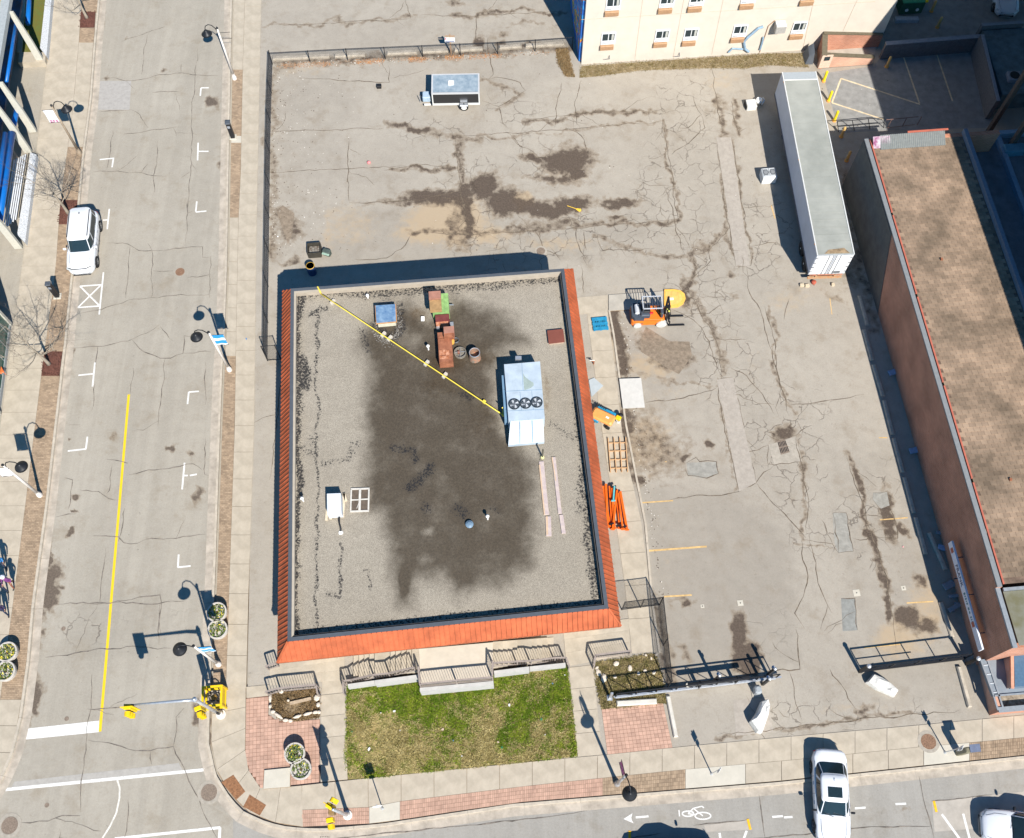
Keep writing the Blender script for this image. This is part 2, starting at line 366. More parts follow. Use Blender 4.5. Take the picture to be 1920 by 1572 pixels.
# ================================================================= GROUND
gb = MB().add([(-150, -90, -0.06), (150, -90, -0.06), (150, 240, -0.06), (-150, 240, -0.06)], [(0, 1, 2, 3)])
obj('ground', gb, CONG, kind='structure')
def lot_mask(X, Y):
    D = np.zeros(X.shape); T = D.copy(); K = D.copy(); A = D.copy()
    mx = lambda a, b: np.maximum(a, b)
    for b in [(1062, 302, 44, 30), (1080, 330, 26, 14, -15, .9), (1003, 294, 22, 10, 0, .75), (1040, 343, 55, 10, 8, .65), (815, 366, 62, 15, -4, .95), (865, 368, 26, 26, 0, .9), (875, 392, 14, 30, 10, .9), (908, 352, 30, 22, -20), (948, 385, 40, 24, 15, .95),
              (1010, 398, 70, 15, 3, 1), (1070, 392, 46, 14, -5, .9), (1172, 384, 34, 8, -4, .9), (1150, 386, 20, 8, 0, .7), (775, 377, 90, 6, -3, .6), (1040, 425, 60, 8, -5, .55), (860, 300, 8, 50, 0, .5),
              (768, 240, 48, 7, 4, .75), (800, 315, 34, 5, 0, .6), (855, 285, 10, 10, 0, .7), (545, 432, 20, 26, 0, .62), (532, 405, 22, 16, 0, .5), (538, 495, 12, 6, 0, .6), (556, 492, 12, 7, 0, .65), (850, 430, 12, 40, 0, .6), (877, 425, 10, 40, 5, .75),
              (1228, 655, 32, 16, 35, .85), (1260, 672, 34, 22, -10, .82), (1245, 650, 20, 12, 0, .7), (1262, 690, 10, 8, 0, .9), (1280, 565, 10, 18, 0, .8), (1278, 535, 8, 24, 0, .5), (1160, 410, 14, 5, 10, .9), (1255, 475, 14, 5, 0, .5),
              (1206, 905, 12, 10, 0, .8), (1330, 843, 12, 6, 15, .85), (1285, 858, 14, 6, 20, .85), (1386, 1190, 17, 36, 10, 1.1), (1398, 1232, 24, 26, 0, 1.1), (1407, 1248, 18, 16, 0, 1.0), (1467, 815, 20, 16, 0, .85), (1476, 838, 12, 16, 20, .8),
              (1290, 860, 8, 4, 0, .7), (1288, 1128, 8, 5, 0, .8), (1280, 1124, 22, 5, 0, .55), (1281, 1225, 10, 14, -35, .6), (1602, 895, 6, 20, -20, .8), (1608, 925, 5, 22, -18, .75), (1636, 1012, 9, 26, -22, 1.0), (1652, 1050, 7, 18, -25, .8), (1662, 1092, 9, 22, -25, .95),
              (1668, 1128, 6, 22, -10, .9), (1672, 1160, 7, 14, -8, .8), (1668, 965, 12, 48, -13, .95), (1698, 990, 6, 14, -30, .9), (1725, 1092, 10, 12, -20, .8), (1705, 1160, 22, 20, 0, .9), (1738, 1170, 24, 18, 0, .75), (1696, 1150, 14, 10, 0, .8),
              (1612, 1332, 14, 10, 0, .7), (1370, 515, 10, 6, 0, .5), (1322, 470, 20, 20, 0, .4), (1416, 1245, 15, 10, 0, .7), (1352, 250, 12, 10, 0, .6), (1350, 195, 12, 14, 0, .45), (1378, 560, 10, 10, 0, .35),
              (940, 62, 18, 5, 0, .5), (895, 78, 6, 16, 0, .8), (893, 30, 6, 6, 0, .7), (936, 77, 14, 6, 0, .7), (845, 8, 18, 8, 0, .5), (1020, 90, 40, 10, 0, .45), (990, 50, 40, 4, -4, .4), (1560, 560, 30, 8, 30, .4)]: D = mx(D, blob(X, Y, *b))
    for p, wd, s in [([(1150, 585), (1158, 620), (1166, 660), (1174, 706)], 13, .78), ([(1172, 778), (1180, 810)], 18, .7), ([(1176, 800), (1240, 850)], 50, .48), ([(505, 130), (510, 300), (512, 480)], 9, .42), ([(520, 120), (700, 108), (900, 98), (1060, 88)], 9, .5),
                     ([(1213, 1100), (1240, 1150), (1252, 1280)], 12, .5), ([(1560, 300), (1600, 520)], 22, .4), ([(715, 235), (900, 262)], 5, .5), ([(720, 320), (770, 312), (845, 312)], 4, .6)]: D = mx(D, line(X, Y, p, wd, s))
    for b in [(840, 415, 70, 50), (800, 440, 60, 24, 0, .8), (905, 440, 60, 20, 0, .7), (985, 385, 20, 18), (660, 420, 60, 50, 0, .45), (620, 430, 12, 60, 0, .5), (1065, 330, 60, 40, 0, .4), (1220, 690, 60, 30, 0, .6), (1250, 740, 60, 30, 0, .3), (1210, 830, 70, 70, 0, .55),
              (1060, 460, 80, 18, 0, .5), (1245, 1085, 50, 60, 0, .25), (1420, 690, 25, 60, 0, .3), (1350, 150, 40, 30, 0, .4), (1690, 1200, 60, 40, 0, .65), (1600, 1330, 160, 14, 0, .35), (560, 130, 60, 16, 0, .4), (1470, 560, 60, 30, 0, .4), (1740, 1140, 40, 60, 0, .6), (1500, 1210, 40, 70, 0, .25),
              (1165, 540, 30, 10, 0, .3), (1140, 660, 20, 60, 0, .5), (900, 20, 60, 30, 0, .3)]: T = mx(T, blob(X, Y, *b))
    for b in [(1270, 350, 75, 130, 10), (1300, 500, 60, 80), (1325, 590, 50, 80), (1365, 690, 60, 70), (1000, 470, 130, 40), (900, 430, 60, 50), (1460, 800, 90, 80), (1500, 890, 60, 70), (1150, 440, 120, 40), (1620, 990, 60, 80), (1500, 1340, 140, 30), (870, 330, 60, 50),
              (1420, 450, 60, 80), (1480, 760, 90, 30), (1280, 200, 60, 60), (1530, 1000, 60, 60, 0, .6), (1650, 900, 50, 60, 0, .6), (960, 200, 60, 50, 0, .7), (1440, 1180, 90, 90, 0, .45), (1700, 1330, 120, 30, 0, .5), (800, 240, 80, 30, 0, .8), (1000, 300, 50, 60, 0, .9)]: K = mx(K, blob(X, Y, *b))
    D *= .93
    for p, wd, s in [([(1245, 227), (1252, 290), (1262, 350), (1270, 412)], 4, .48), ([(1343, 258), (1352, 320), (1358, 380), (1370, 440), (1380, 500)], 4, .46), ([(1371, 258), (1382, 320), (1390, 380), (1398, 430), (1408, 480)], 4, .46), ([(1586, 848), (1600, 895), (1612, 930), (1625, 980), (1640, 1020), (1662, 1080), (1675, 1160)], 6, .55),
                     ([(1290, 545), (1310, 580), (1335, 620), (1350, 660), (1355, 700)], 8, .45), ([(1434, 575), (1448, 620), (1458, 700), (1480, 780)], 4, .45), ([(1270, 412), (1180, 420), (1080, 428), (960, 436), (870, 440), (770, 437)], 5, .5), ([(855, 257), (857, 300), (862, 350), (872, 400), (878, 430)], 6, .5), ([(855, 257), (960, 250), (1100, 240), (1245, 227)], 3, .42),
                     ([(985, 224), (1080, 215), (1150, 209), (1230, 208)], 5, .5), ([(1305, 478), (1328, 470), (1345, 455), (1365, 430)], 6, .5), ([(1305, 478), (1300, 520), (1285, 540), (1278, 560)], 6, .6), ([(1344, 712), (1354, 780), (1370, 850), (1386, 922)], 3, .42), ([(1492, 818), (1506, 890), (1516, 950), (1512, 1000)], 5, .48), ([(500, 48), (770, 35)], 3, .42), ([(850, 31), (1060, 22)], 4, .5),
                     ([(1340, 180), (1345, 210), (1355, 250)], 7, .5), ([(1371, 190), (1378, 230), (1385, 250)], 6, .5), ([(900, 155), (985, 172), (935, 200)], 4, .42), ([(1120, 445), (1200, 470), (1250, 478), (1300, 480)], 5, .42), ([(1150, 700), (1344, 727)], 3, .35), ([(1345, 1378), (1500, 1362), (1700, 1340)], 4, .48), ([(1160, 790), (1190, 900)], 20, .5), ([(1500, 1012), (1565, 1025)], 3, .45), ([(1590, 330), (1640, 620)], 10, .42)]: D = mx(D, line(X, Y, p, wd, s))
    for poly, sft, s in [([(1190, 900), (1380, 925), (1500, 1000), (1500, 1250), (1260, 1290), (1215, 1100)], 25, .75), ([(500, 120), (655, 115), (655, 500), (500, 500)], 12, .35), ([(1240, 600), (1345, 715), (1386, 922), (1240, 935), (1170, 760)], 30, .3), ([(655, 380), (1000, 400), (1270, 420), (1100, 500), (540, 520)], 20, .55),
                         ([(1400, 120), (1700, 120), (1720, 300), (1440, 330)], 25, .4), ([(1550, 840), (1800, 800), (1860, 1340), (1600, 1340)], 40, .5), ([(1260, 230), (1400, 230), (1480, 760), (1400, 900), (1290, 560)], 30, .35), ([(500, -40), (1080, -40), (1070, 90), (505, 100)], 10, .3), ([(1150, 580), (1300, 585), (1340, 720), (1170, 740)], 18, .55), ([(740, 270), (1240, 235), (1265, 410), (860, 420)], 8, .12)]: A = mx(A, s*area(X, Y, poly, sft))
    return D, T, K, A
sheet('parking_lot', [(485, -40), (2040, -40), (2040, 1395), (462, 1440)], ZL, 0.10, ASPH, lot_mask, kind='structure')
LOT = bpy.data.objects['parking_lot']
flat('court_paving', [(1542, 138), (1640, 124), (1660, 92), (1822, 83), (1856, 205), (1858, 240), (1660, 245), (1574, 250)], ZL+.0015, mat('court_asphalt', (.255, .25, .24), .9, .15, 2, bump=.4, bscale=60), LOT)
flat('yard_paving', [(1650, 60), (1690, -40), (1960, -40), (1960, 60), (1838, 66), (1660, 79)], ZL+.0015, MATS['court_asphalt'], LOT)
def road_mask(X, Y):
    D = np.zeros(X.shape); T = D.copy(); K = D.copy()
    for b in [(96, 1095, 13, 42, 4, 1.0), (97, 1128, 14, 18, 0, 1.0), (86, 1040, 5, 32, 6, .95), (80, 1085, 6, 40, 4, .9), (76, 1140, 10, 30, 0, .8), (104, 860, 6, 14, 0, .9), (100, 892, 5, 18, 0, .9), (107, 830, 5, 9, 0, .8), (192, 25, 4, 18, 0, .9), (130, 668, 6, 10, 0, 1.0), (128, 825, 3, 4, 0, .9),
              (128, 1005, 10, 5, -35, 1), (144, 934, 6, 6, 0, .9), (142, 963, 4, 3), (323, 838, 6, 7), (358, 847, 4, 4), (377, 930, 9, 14, 10, .75), (372, 918, 6, 8, 0, .6), (395, 188, 14, 9, 0, .8), (406, 300, 8, 8, 0, .7), (396, 1130, 5, 16, 0, .9), (62, 1300, 14, 26, 8, .85), (58, 1330, 11, 16, 0, .95), (66, 1262, 6, 20, 0, .7), (75, 1200, 7, 26, 0, .7),
              (378, 1340, 14, 24, -8, .95), (386, 1385, 9, 24, -14, .8), (390, 1320, 6, 16, 0, .7), (305, 138, 8, 3, 0, .7), (85, 1190, 4, 10, 0, .6), (36, 1390, 6, 40, 18, .7), (195, 148, 7, 4, 0, .6), (230, 70, 3, 3, 0, .6), (205, 815, 5, 5, 0, .5), (113, 1103, 3, 3)]: D = np.maximum(D, blob(X, Y, *b))
    for b in [(168, 1180, 60, 30, 0, .8), (240, 1150, 50, 20, 0, .5), (200, 170, 34, 30, 0, .5), (330, 1150, 50, 40, 0, .4), (250, 250, 90, 50, 0, .3)]: K = np.maximum(K, blob(X, Y, *b))
    A = np.zeros(X.shape)
    for poly, sft, s in [([(150, 1100), (330, 1090), (330, 1240), (100, 1240)], 20, .5), ([(284, 460), (395, 463), (395, 552), (284, 558)], 4, .35), ([(60, 1385), (400, 1350), (400, 1440), (20, 1470)], 14, .4), ([(320, -40), (440, -40), (405, 800), (300, 800)], 30, .3)]: A = np.maximum(A, s*area(X, Y, poly, sft))
    return D, T, K, A
ROAD = sheet('road', [(-40, -40), (437, -40), (437, 1680), (-140, 1680)], 0.0, 0.11, ROADM, road_mask, kind='structure')
def cross_mask(X, Y):
    D = np.zeros(X.shape)
    for b in [(1700, 1520, 16, 6, 0, .4), (600, 1565, 30, 4, 0, .4)]: D = np.maximum(D, blob(X, Y, *b))
    return D, D*0, D*0, D*0
CROSS = sheet('cross_street', [(437, 1400), (2040, 1370), (2040, 1680), (437, 1680)], 0.0, 0.12, ROADX, cross_mask, kind='structure')

# ---------------------------------------------------------------- walks: slabs one by one
def slabs(name, left, right, n_or_len, ncol=1, m=CONC, z=ZW, parent=None, gap=0.010, base=True, ramp=None):
    """left/right: px polylines running the same way; slabs between them"""
    Lw = [G(x, y, z) for x, y in left]; Rw = [G(x, y, z) for x, y in right]
    if parent is None:
        parent = thing(name, '', ''); del parent['label']; del parent['category']; parent['kind'] = 'structure'
    n = n_or_len if isinstance(n_or_len, int) else max(1, round((plen(Lw)+plen(Rw))/2/n_or_len))
    if base:
        N = 24; mb = MB(); a = [polyat(Lw, i/N) for i in range(N+1)]; b = [polyat(Rw, i/N) for i in range(N+1)]
        for i in range(N):
            q = [a[i], b[i], b[i+1], a[i+1]]; mb.prism(q, -0.02, z-0.035)
        obj('slab_bed', mb, JOINT, parent)
    for i in range(n):
        for c in range(ncol):
            def pt(t, s): return lerp(polyat(Lw, t), polyat(Rw, t), s)
            q = [pt(i/n, c/ncol), pt(i/n, (c+1)/ncol), pt((i+1)/n, (c+1)/ncol), pt((i+1)/n, c/ncol)]
            ctr = sum(q)/4; q = [p+(ctr-p)/np.linalg.norm(ctr-p)*gap*1.4 for p in q]
            zz = z+random.uniform(-0.003, 0.004)
            q = [(p[0], p[1]) for p in q]
            mb = MB().prism([(p[0]-ctr[0], p[1]-ctr[1]) for p in q], -0.12, 0)
            o = obj('slab', mb, m, parent); o.location = (ctr[0], ctr[1], zz)
            o.rotation_euler = (random.uniform(-.001, .001), random.uniform(-.001, .001), 0)
    return parent
def pavers(name, tl, tr, br, bl, bw, bl_, m, z=ZW, parent=None, poly=None, joint=JOINT, bond=True):
    """brick paving between four corners, laid in running bond"""
    A, B_, C_, D_ = [G(*q, z) for q in (tl, tr, br, bl)]
    wd = (np.linalg.norm(B_-A)+np.linalg.norm(C_-D_))/2; ln = (np.linalg.norm(D_-A)+np.linalg.norm(C_-B_))/2
    nc = max(1, round(wd/bl_)); nr = max(1, round(ln/bw)); mb = MB(); g = 0.006
    def pt(u, v): return (A*(1-u)+B_*u)*(1-v)+(D_*(1-u)+C_*u)*v
    for r in range(nr):
        off = 0.5*(r % 2) if bond else 0
        for c in range(-1, nc+1):
            u0, u1 = (c+off)/nc, (c+1+off)/nc; u0, u1 = max(0, u0), min(1, u1)
            if u1-u0 < 0.15/nc: continue
            gu = g/wd; gv = g/ln; q = [pt(u0+gu, (r)/nr+gv), pt(u1-gu, r/nr+gv), pt(u1-gu, (r+1)/nr-gv), pt(u0+gu, (r+1)/nr-gv)]
            if poly is not None:
                x, y = PX(sum(q)/4)
                if seg_poly_dist(np.array([x]), np.array([y]), poly)[0] > 0: continue
            zz = z+random.uniform(-0.004, 0.004)
            mb.add([(p[0], p[1], zz-0.03) for p in q]+[(p[0], p[1], zz) for p in q], [(7, 6, 5, 4), (0, 1, 5, 4)[::-1], (1, 2, 6, 5)[::-1], (2, 3, 7, 6)[::-1], (3, 0, 4, 7)[::-1]])
    if parent is None:
        parent = thing(name, '', ''); del parent['label']; del parent['category']; parent['kind'] = 'structure'
    jb = MB(); pl = [G(x, y, z-0.012)[:2] for x, y in (poly if poly is not None else (tl, tr, br, bl))]; jb.prism(pl, 0.0, z-0.012)
    obj('paver_bed', jb, joint, parent)
    obj('paver', mb, m, parent, kind='stuff'); return parent

# left side of the street
KL = [(196, -60), (185, 0), (177, 81), (169, 190), (156, 286), (147, 380), (135, 510), (122, 640), (104, 796), (86, 952), (61, 1135), (52, 1239), (38, 1343), (22, 1410), (0, 1462), (-60, 1560)]
SL = [(160, -60), (153, 0), (148, 78), (137, 200), (126, 286), (113, 380), (104, 510), (79, 692), (66, 796), (47, 952), (24, 1135), (10, 1239), (-4, 1343), (-30, 1462)]
WLn = [(106, -60), (99, 0), (92, 78), (79, 190), (68, 286), (56, 380), (45, 470), (26, 610), (3, 780), (-20, 952), (-45, 1135), (-60, 1239), (-90, 1462)]
walkL = slabs('left_sidewalk', WLn, SL, 1.55)
def between(pl, y0, y1):
    pl = sorted(pl, key=lambda p: p[1]); ys = [p[1] for p in pl]; xs = [p[0] for p in pl]
    f = lambda y: (float(np.interp(y, ys, xs)), y)
    return [f(y0)]+[p for p in pl if y0 < p[1] < y1]+[f(y1)]
def xat(pl, y): return between(pl, y, y+1)[0][0]
KLi = [(x-2, y) for x, y in KL]
for (y0, y1) in [(-40, 22), (53, 80)]: pavers('left_boulevard', (xat(SL, y0), y0), (xat(KLi, y0), y0), (xat(KLi, y1), y1), (xat(SL, y1), y1), 0.10, 0.2, BRKT, parent=walkL)
slabs('x', between(SL, 80, 276), between(KLi, 80, 276), 1.55, parent=walkL)
ys = [276, 375, 421, 480, 570, 659, 705, 800, 880, 960, 1050, 1135, 1225, 1312]
for y0, y1 in zip(ys[:-1], ys[1:]):
    if (y0, y1) in ((375, 421), (659, 705)): continue
    pavers('left_boulevard', (xat(SL, y0), y0), (xat(KLi, y0), y0), (xat(KLi, y1), y1), (xat(SL, y1), y1), 0.10, 0.2, BRKT, parent=walkL)
slabs('x', between(SL, 1312, 1462), between(KLi, 1312, 1462), 1.55, parent=walkL)
# tree pits with mulch
def mulch(name, quad, label):
    mb = MB(); A, B_, C_, D_ = [G(*q, ZW-0.02) for q in quad]
    ctr = (A+B_+C_+D_)/4
    P_ = []
    n = 10
    for i in range(n+1):
        for j in range(n+1):
            p = (A*(1-i/n)+B_*i/n)*(1-j/n)+(D_*(1-i/n)+C_*i/n)*j/n
            e = min(i, j, n-i, n-j)/n; P_.append((p[0], p[1], ZW-0.03+0.09*min(1, 4*e)*random.uniform(.5, 1)))
    mb.add(P_, [(i*(n+1)+j, i*(n+1)+j+1, (i+1)*(n+1)+j+1, (i+1)*(n+1)+j) for i in range(n) for j in range(n)])
    for k in range(160):
        u, v = random.random(), random.random(); p = (A*(1-u)+B_*u)*(1-v)+(D_*(1-u)+C_*u)*v
        mb.box((p[0], p[1], ZW+0.045), (random.uniform(.05, .13), random.uniform(.015, .04), .015), rz=random.uniform(0, 3))
    o = obj(name, mb, MULCH, kind='stuff'); o['label'] = label
    if o.data.polygons[0].normal.z < 0: pass
    return o
mulch('mulch', [(150, 22), (179, 22), (177, 52), (148, 52)], 'reddish brown bark mulch round the tree at the top edge')
mulch('mulch', [(113, 375), (146, 375), (141, 421), (108, 421)], 'reddish brown bark mulch round the tree above the white van-like car')
mulch('mulch', [(80, 659), (117, 659), (111, 705), (76, 705)], 'reddish brown bark mulch round the lower leafless tree')
# right side of the street
KR = [(437, -60), (436, 0), (433, 130), (430, 286), (427, 484), (422, 640), (418, 692), (414, 796), (404, 1095), (398, 1230), (394, 1343)]
WR = [(492, -60), (490, 0), (487, 130), (480, 484), (476.6, 796), (466, 1108), (462.5, 1250), (459, 1432)]
SR = [(460, -60), (459, 0), (455, 131), (451, 330), (447, 408), (442, 668), (440, 796), (430, 1095), (424, 1277), (421, 1343)]
KRi = [(x+3, y) for x, y in KR]
walkR = slabs('right_sidewalk', between(SR, -50, 1290), between(WR, -50, 1290), 1.75)
for y0, y1 in [(-50, 131), (408, 668)]: slabs('x', between(KRi, y0, y1), between(SR, y0, y1), 1.75, parent=walkR)
slabs('x', between(KRi, 255, 268), between(SR, 255, 268), 1, m=CONN, parent=walkR)
for y0, y1 in [(131, 193), (193, 255), (268, 340), (340, 408), (668, 760), (760, 850), (850, 940), (940, 1030), (1030, 1120), (1120, 1200), (1200, 1287)]:
    pavers('x', (xat(KRi, y0), y0), (xat(SR, y0), y0), (xat(SR, y1), y1), (xat(KRi, y1), y1), 0.10, 0.2, BRKT, parent=walkR)
# corner
CB = [(398, 1287), (394, 1343), (393, 1396), (401, 1427), (405, 1451), (419, 1474), (435, 1499), (459, 1523), (500, 1541), (530, 1549), (566, 1553)]
CF = [(461, 1287), (460.5, 1343), (460, 1396), (459.5, 1415), (459, 1432), (466, 1444), (474, 1457), (482, 1469), (491, 1481), (520, 1477), (566, 1473)]
CBi = [(x+3 if y < 1430 else x+2.2, y-(0 if y < 1430 else 2.2)) for x, y in CB]
walkC = slabs('corner_sidewalk', CBi, CF, 7, ncol=1)
# bottom walk
KBt = [(566, 1553), (611, 1554), (716, 1545), (960, 1508), (1460, 1467), (1920, 1418), (2020, 1408)]
KBi = [(x, y-2.5) for x, y in KBt]
def yat(pl, x):
    pl = sorted(pl); return float(np.interp(x, [p[0] for p in pl], [p[1] for p in pl]))
def hb(pl, x0, x1): return [(x0, yat(pl, x0))]+[p for p in sorted(pl) if x0 < p[0] < x1]+[(x1, yat(pl, x1))]
FR = [(566, 1473), (653, 1463), (980, 1430), (1083, 1420), (1137, 1415.5), (1261, 1402), (1460, 1383), (1700, 1362), (1920, 1341), (2020, 1332)]
SP = [(566, 1519), (692, 1514), (750, 1503), (980, 1475), (1130, 1459), (1285, 1443), (1398, 1433), (1500, 1424), (1732, 1400), (1818, 1393), (1920, 1383), (2020, 1374)]
walkB = slabs('front_sidewalk', hb(FR, 566, 1960), hb(SP, 566, 1960), 1.75)
for x0, x1, m in [(692, 750, CONN), (1285, 1398, CONN), (1732, 1818, CONN)]: slabs('x', hb(SP, x0, x1), hb(KBi, x0, x1), 1, m=m, parent=walkB)
slabs('x', hb(SP, 1398, 1732), hb(KBi, 1398, 1732), 1.75, parent=walkB)
for x0, x1, m in [(566, 692, BRKR), (750, 860, BRKR), (860, 980, BRKR), (980, 1130, BRKR), (1130, 1285, BRKT), (1818, 1960, BRKT)]:
    pavers('x', (x0, yat(SP, x0)), (x1, yat(SP, x1)), (x1, yat(KBi, x1)), (x0, yat(KBi, x0)), 0.20, 0.10, m, parent=walkB, bond=False)
# kerbs with gutter
def kerb(name, line_, inner=+1, w=0.16, sec=3.0, gutter=0.45, h=ZW+0.012):
    """line_: px along the back of the kerb; the road lies to side inner (+1 = left of travel)"""
    W = [G(x, y, 0) for x, y in line_]; T = plen(W); n = max(1, round(T/sec))
    par = thing(name, '', ''); del par['label']; del par['category']; par['kind'] = 'structure'
    for i in range(n):
        mb = MB(); gbm = MB(); K = 5
        for k in range(K):
            t0 = (i+k/K)/n; t1 = (i+(k+1)/K)/n
            if k == 0: t0 += 0.006/T
            if k == K-1: t1 -= 0.006/T
            def off(t, d):
                p = polyat(W, t); q = polyat(W, min(1, t+.004))-polyat(W, max(0, t-.004)); q /= np.linalg.norm(q)
                return p+np.array([-q[1], q[0], 0])*inner*d
            a0, a1, b0, b1 = off(t0, 0), off(t1, 0), off(t0, w), off(t1, w); c0, c1 = off(t0, w*.85), off(t1, w*.85)
            mb.add([(*a0[:2], h), (*a1[:2], h), (*c1[:2], h), (*c0[:2], h), (*b0[:2], 0.012), (*b1[:2], 0.012), (*a0[:2], -.02), (*a1[:2], -.02)],
                   [(0, 1, 2, 3) if inner > 0 else (3, 2, 1, 0), (3, 2, 5, 4) if inner > 0 else (4, 5, 2, 3), (1, 0, 6, 7) if inner > 0 else (7, 6, 0, 1)]+([(0, 3, 4, 6), (2, 1, 7, 5)] if k in (0, K-1) else []))
            if gutter:
                g0, g1 = off(t0, w+gutter), off(t1, w+gutter)
                gbm.add([(*b0[:2], 0.014), (*b1[:2], 0.014), (*g1[:2], 0.007), (*g0[:2], 0.007)], [(0, 1, 2, 3) if inner > 0 else (3, 2, 1, 0)])
        obj('kerb_section', mb, KERB, par)
        if gutter: obj('gutter_section', gbm, GUT, par)
    return par
GUT = mat('gutter_concrete', (0.405, 0.35, 0.285), 0.9, 0.2, 1.6, bump=0.3, isl=0.05)
kerb('left_kerb', KL, inner=+1)
kerb('right_kerb', KR+CB[2:]+KBt[1:], inner=-1)

# ---------------------------------------------------------------- painted markings
def L_(parent, *segs, wd=0.10, m=RWHT, z=0.006):
    for a, b in segs: stripe('lane_marking', a, b, wd, z, m, parent); z += 0.0006
L_(ROAD, ((377, 165), (375.5, 180)), ((377, 165), (391.5, 165)), ((371.5, 268), (370.5, 301)), ((372, 284), (391, 284)), ((369, 378), (367, 397)), ((367, 398), (387, 396)), ((213, 296), (210, 314)), ((187, 299.5), (213, 297)))
L_(ROAD, ((205, 392), (201, 430)), ((193, 413), (204, 412.5)), ((194, 511), (186, 590)), ((150, 537), (192, 534)), ((150, 537), (187, 574)), ((146, 577), (187, 574)), ((190, 534), (146, 577)), ((178, 680), (173.5, 725)), ((147, 704), (176, 701)))
L_(ROAD, ((164, 819), (161, 842)), ((127, 846), (162, 842)), ((354, 735), (351.5, 758)), ((354, 735.5), (373, 734)), ((346, 868), (341.5, 918)), ((344, 892), (352, 892)), ((356, 892), (369, 889.5)), ((335, 1040), (333.5, 1064)), ((333, 1064), (357.5, 1061.5)))
stripe('centre_line', (241.5, 740), (187.5, 1372), 0.15, 0.0075, YEL, ROAD)
flat('stop_line', [(51.5, 1366.5), (186, 1351.5), (185, 1373), (48, 1387)], 0.006, RWHT, ROAD)
stripe('crosswalk_line', (4, 1481.5), (384, 1443.5), 0.16, 0.0066, RWHT, ROAD)
stripe('crosswalk_line', (215, 1573), (413, 1552), 0.14, 0.0062, RWHT, ROAD); stripe('crosswalk_line', (412.5, 1552), (411, 1580), 0.14, 0.0067, RWHT, ROAD)
arc = [(220, 1463), (224.5, 1478), (224, 1497), (218, 1525), (206, 1550), (192, 1572)]
for a, b in zip(arc[:-1], arc[1:]): stripe('lane_marking', a, b, 0.09, 0.0061+random.random()*.0004, WORN, ROAD)
# pale concrete band at the crosswalk
flat('asphalt_patch', [(27, 1466), (335, 1431), (345, 1448), (20, 1479)], 0.0042, mat('pale_patch', (0.375, 0.35, 0.315), 0.9, 0.1, 4, bump=.2), ROAD, kind='stuff')
flat('asphalt_patch', [(187, 152), (246, 152), (243, 206), (184, 206)], 0.0042, mat('blue_patch', (0.37, 0.345, 0.315), 0.9, 0.1, 4, bump=.2), ROAD, kind='stuff')
# bike lane
L_(CROSS, ((1192, 1533), (1216, 1531)), ((1470, 1533), (1486, 1532)), ((1603, 1516), (1623, 1514.5)), ((1679, 1508), (1699, 1507)), ((1448, 1532), (1468, 1530.5)))
flat('arrow_marking', [(1169, 1536), (1186, 1525), (1184, 1532), (1184, 1537), (1188, 1544)], 0.0075, RWHT, CROSS)
def ring(cx, cy, rx, ry):
    P_ = [(cx+rx*math.cos(t), cy+ry*math.sin(t)) for t in np.linspace(0, 2*math.pi, 17)]
    for a, b in zip(P_[:-1], P_[1:]): stripe('lane_marking', a, b, 0.07, 0.0062+random.random()*.0006, RWHT, CROSS)
ring(1318, 1530, 15, 6.5); ring(1290, 1526, 11, 5)
L_(CROSS, ((1290, 1526), (1300, 1516)), ((1300, 1516), (1318, 1530)), ((1300, 1516), (1316, 1512)), ((1290, 1526), (1306, 1528)), ((1273, 1519), (1274, 1531)), ((1316, 1512), (1320, 1515)), wd=0.06)
for a, b in [((1402, 1536), (1407, 1556)), ((1181, 1558), (1180, 1585)), ((1751, 1502), (1756, 1523))]: stripe('yellow_marking', a, b, 0.13, 0.02, mat('orange_yellow_paint', (0.80, 0.42, 0.02), 0.7), CROSS)
for a, b in [((1766, 1527), (1800, 1574)), ((1806, 1526), (1820, 1580)), ((1400, 1558), (1392, 1580)), ((1349, 1562), (1352, 1580))]: stripe('lane_marking', a, b, 0.12, 0.0062, RWHT, CROSS)
# raised paving islands of the parking bays
flat('bay_apron', [(1747, 1503), (1920, 1484), (1940, 1482), (1940, 1545), (1752, 1560)], 0.0045, mat('apron', (0.40, 0.36, 0.31), .9, .1, 2, bump=.2), CROSS, kind='stuff')
flat('bay_apron', [(1320, 1548), (1400, 1538), (1405, 1556), (1325, 1560)], 0.0045, MATS['apron'], CROSS, kind='stuff')
crk2 = MB()
# faded lot lines
for a, b, wd in [((1203, 943), (1262, 939), .08), ((1217, 1033), (1325, 1025), .11), ((1245, 1119), (1297, 1116), .09), ((1247, 866), (1250, 866), .05), ((1556, 560), (1560, 590), .05)]: stripe('parking_line', a, b, wd, ZL+0.0042, FADY, LOT)
for a, b in [((1650, 975), (1702, 971)), ((1700, 1131), (1750, 1128)), ((1648, 821), (1664, 821)), ((1446, 385), (1453, 410)), ((1620, 1215), (1690, 1208))]: stripe('parking_line', a, b, 0.07, ZL+0.0042, FADY, LOT)
for a, b in [((1577, 147.5), (1560, 193)), ((1577, 147.5), (1725, 196)), ((1560, 193), (1656, 224)), ((1690, 95), (1724, 194)), ((1753, 92), (1786, 190)), ((1837, 185), (1836, 186))][:-1]: stripe('parking_line', a, b, 0.11, ZL+0.0042+random.random()*.001, mat('cream_line', (0.62, 0.50, 0.33), .8, .2, 4), LOT)
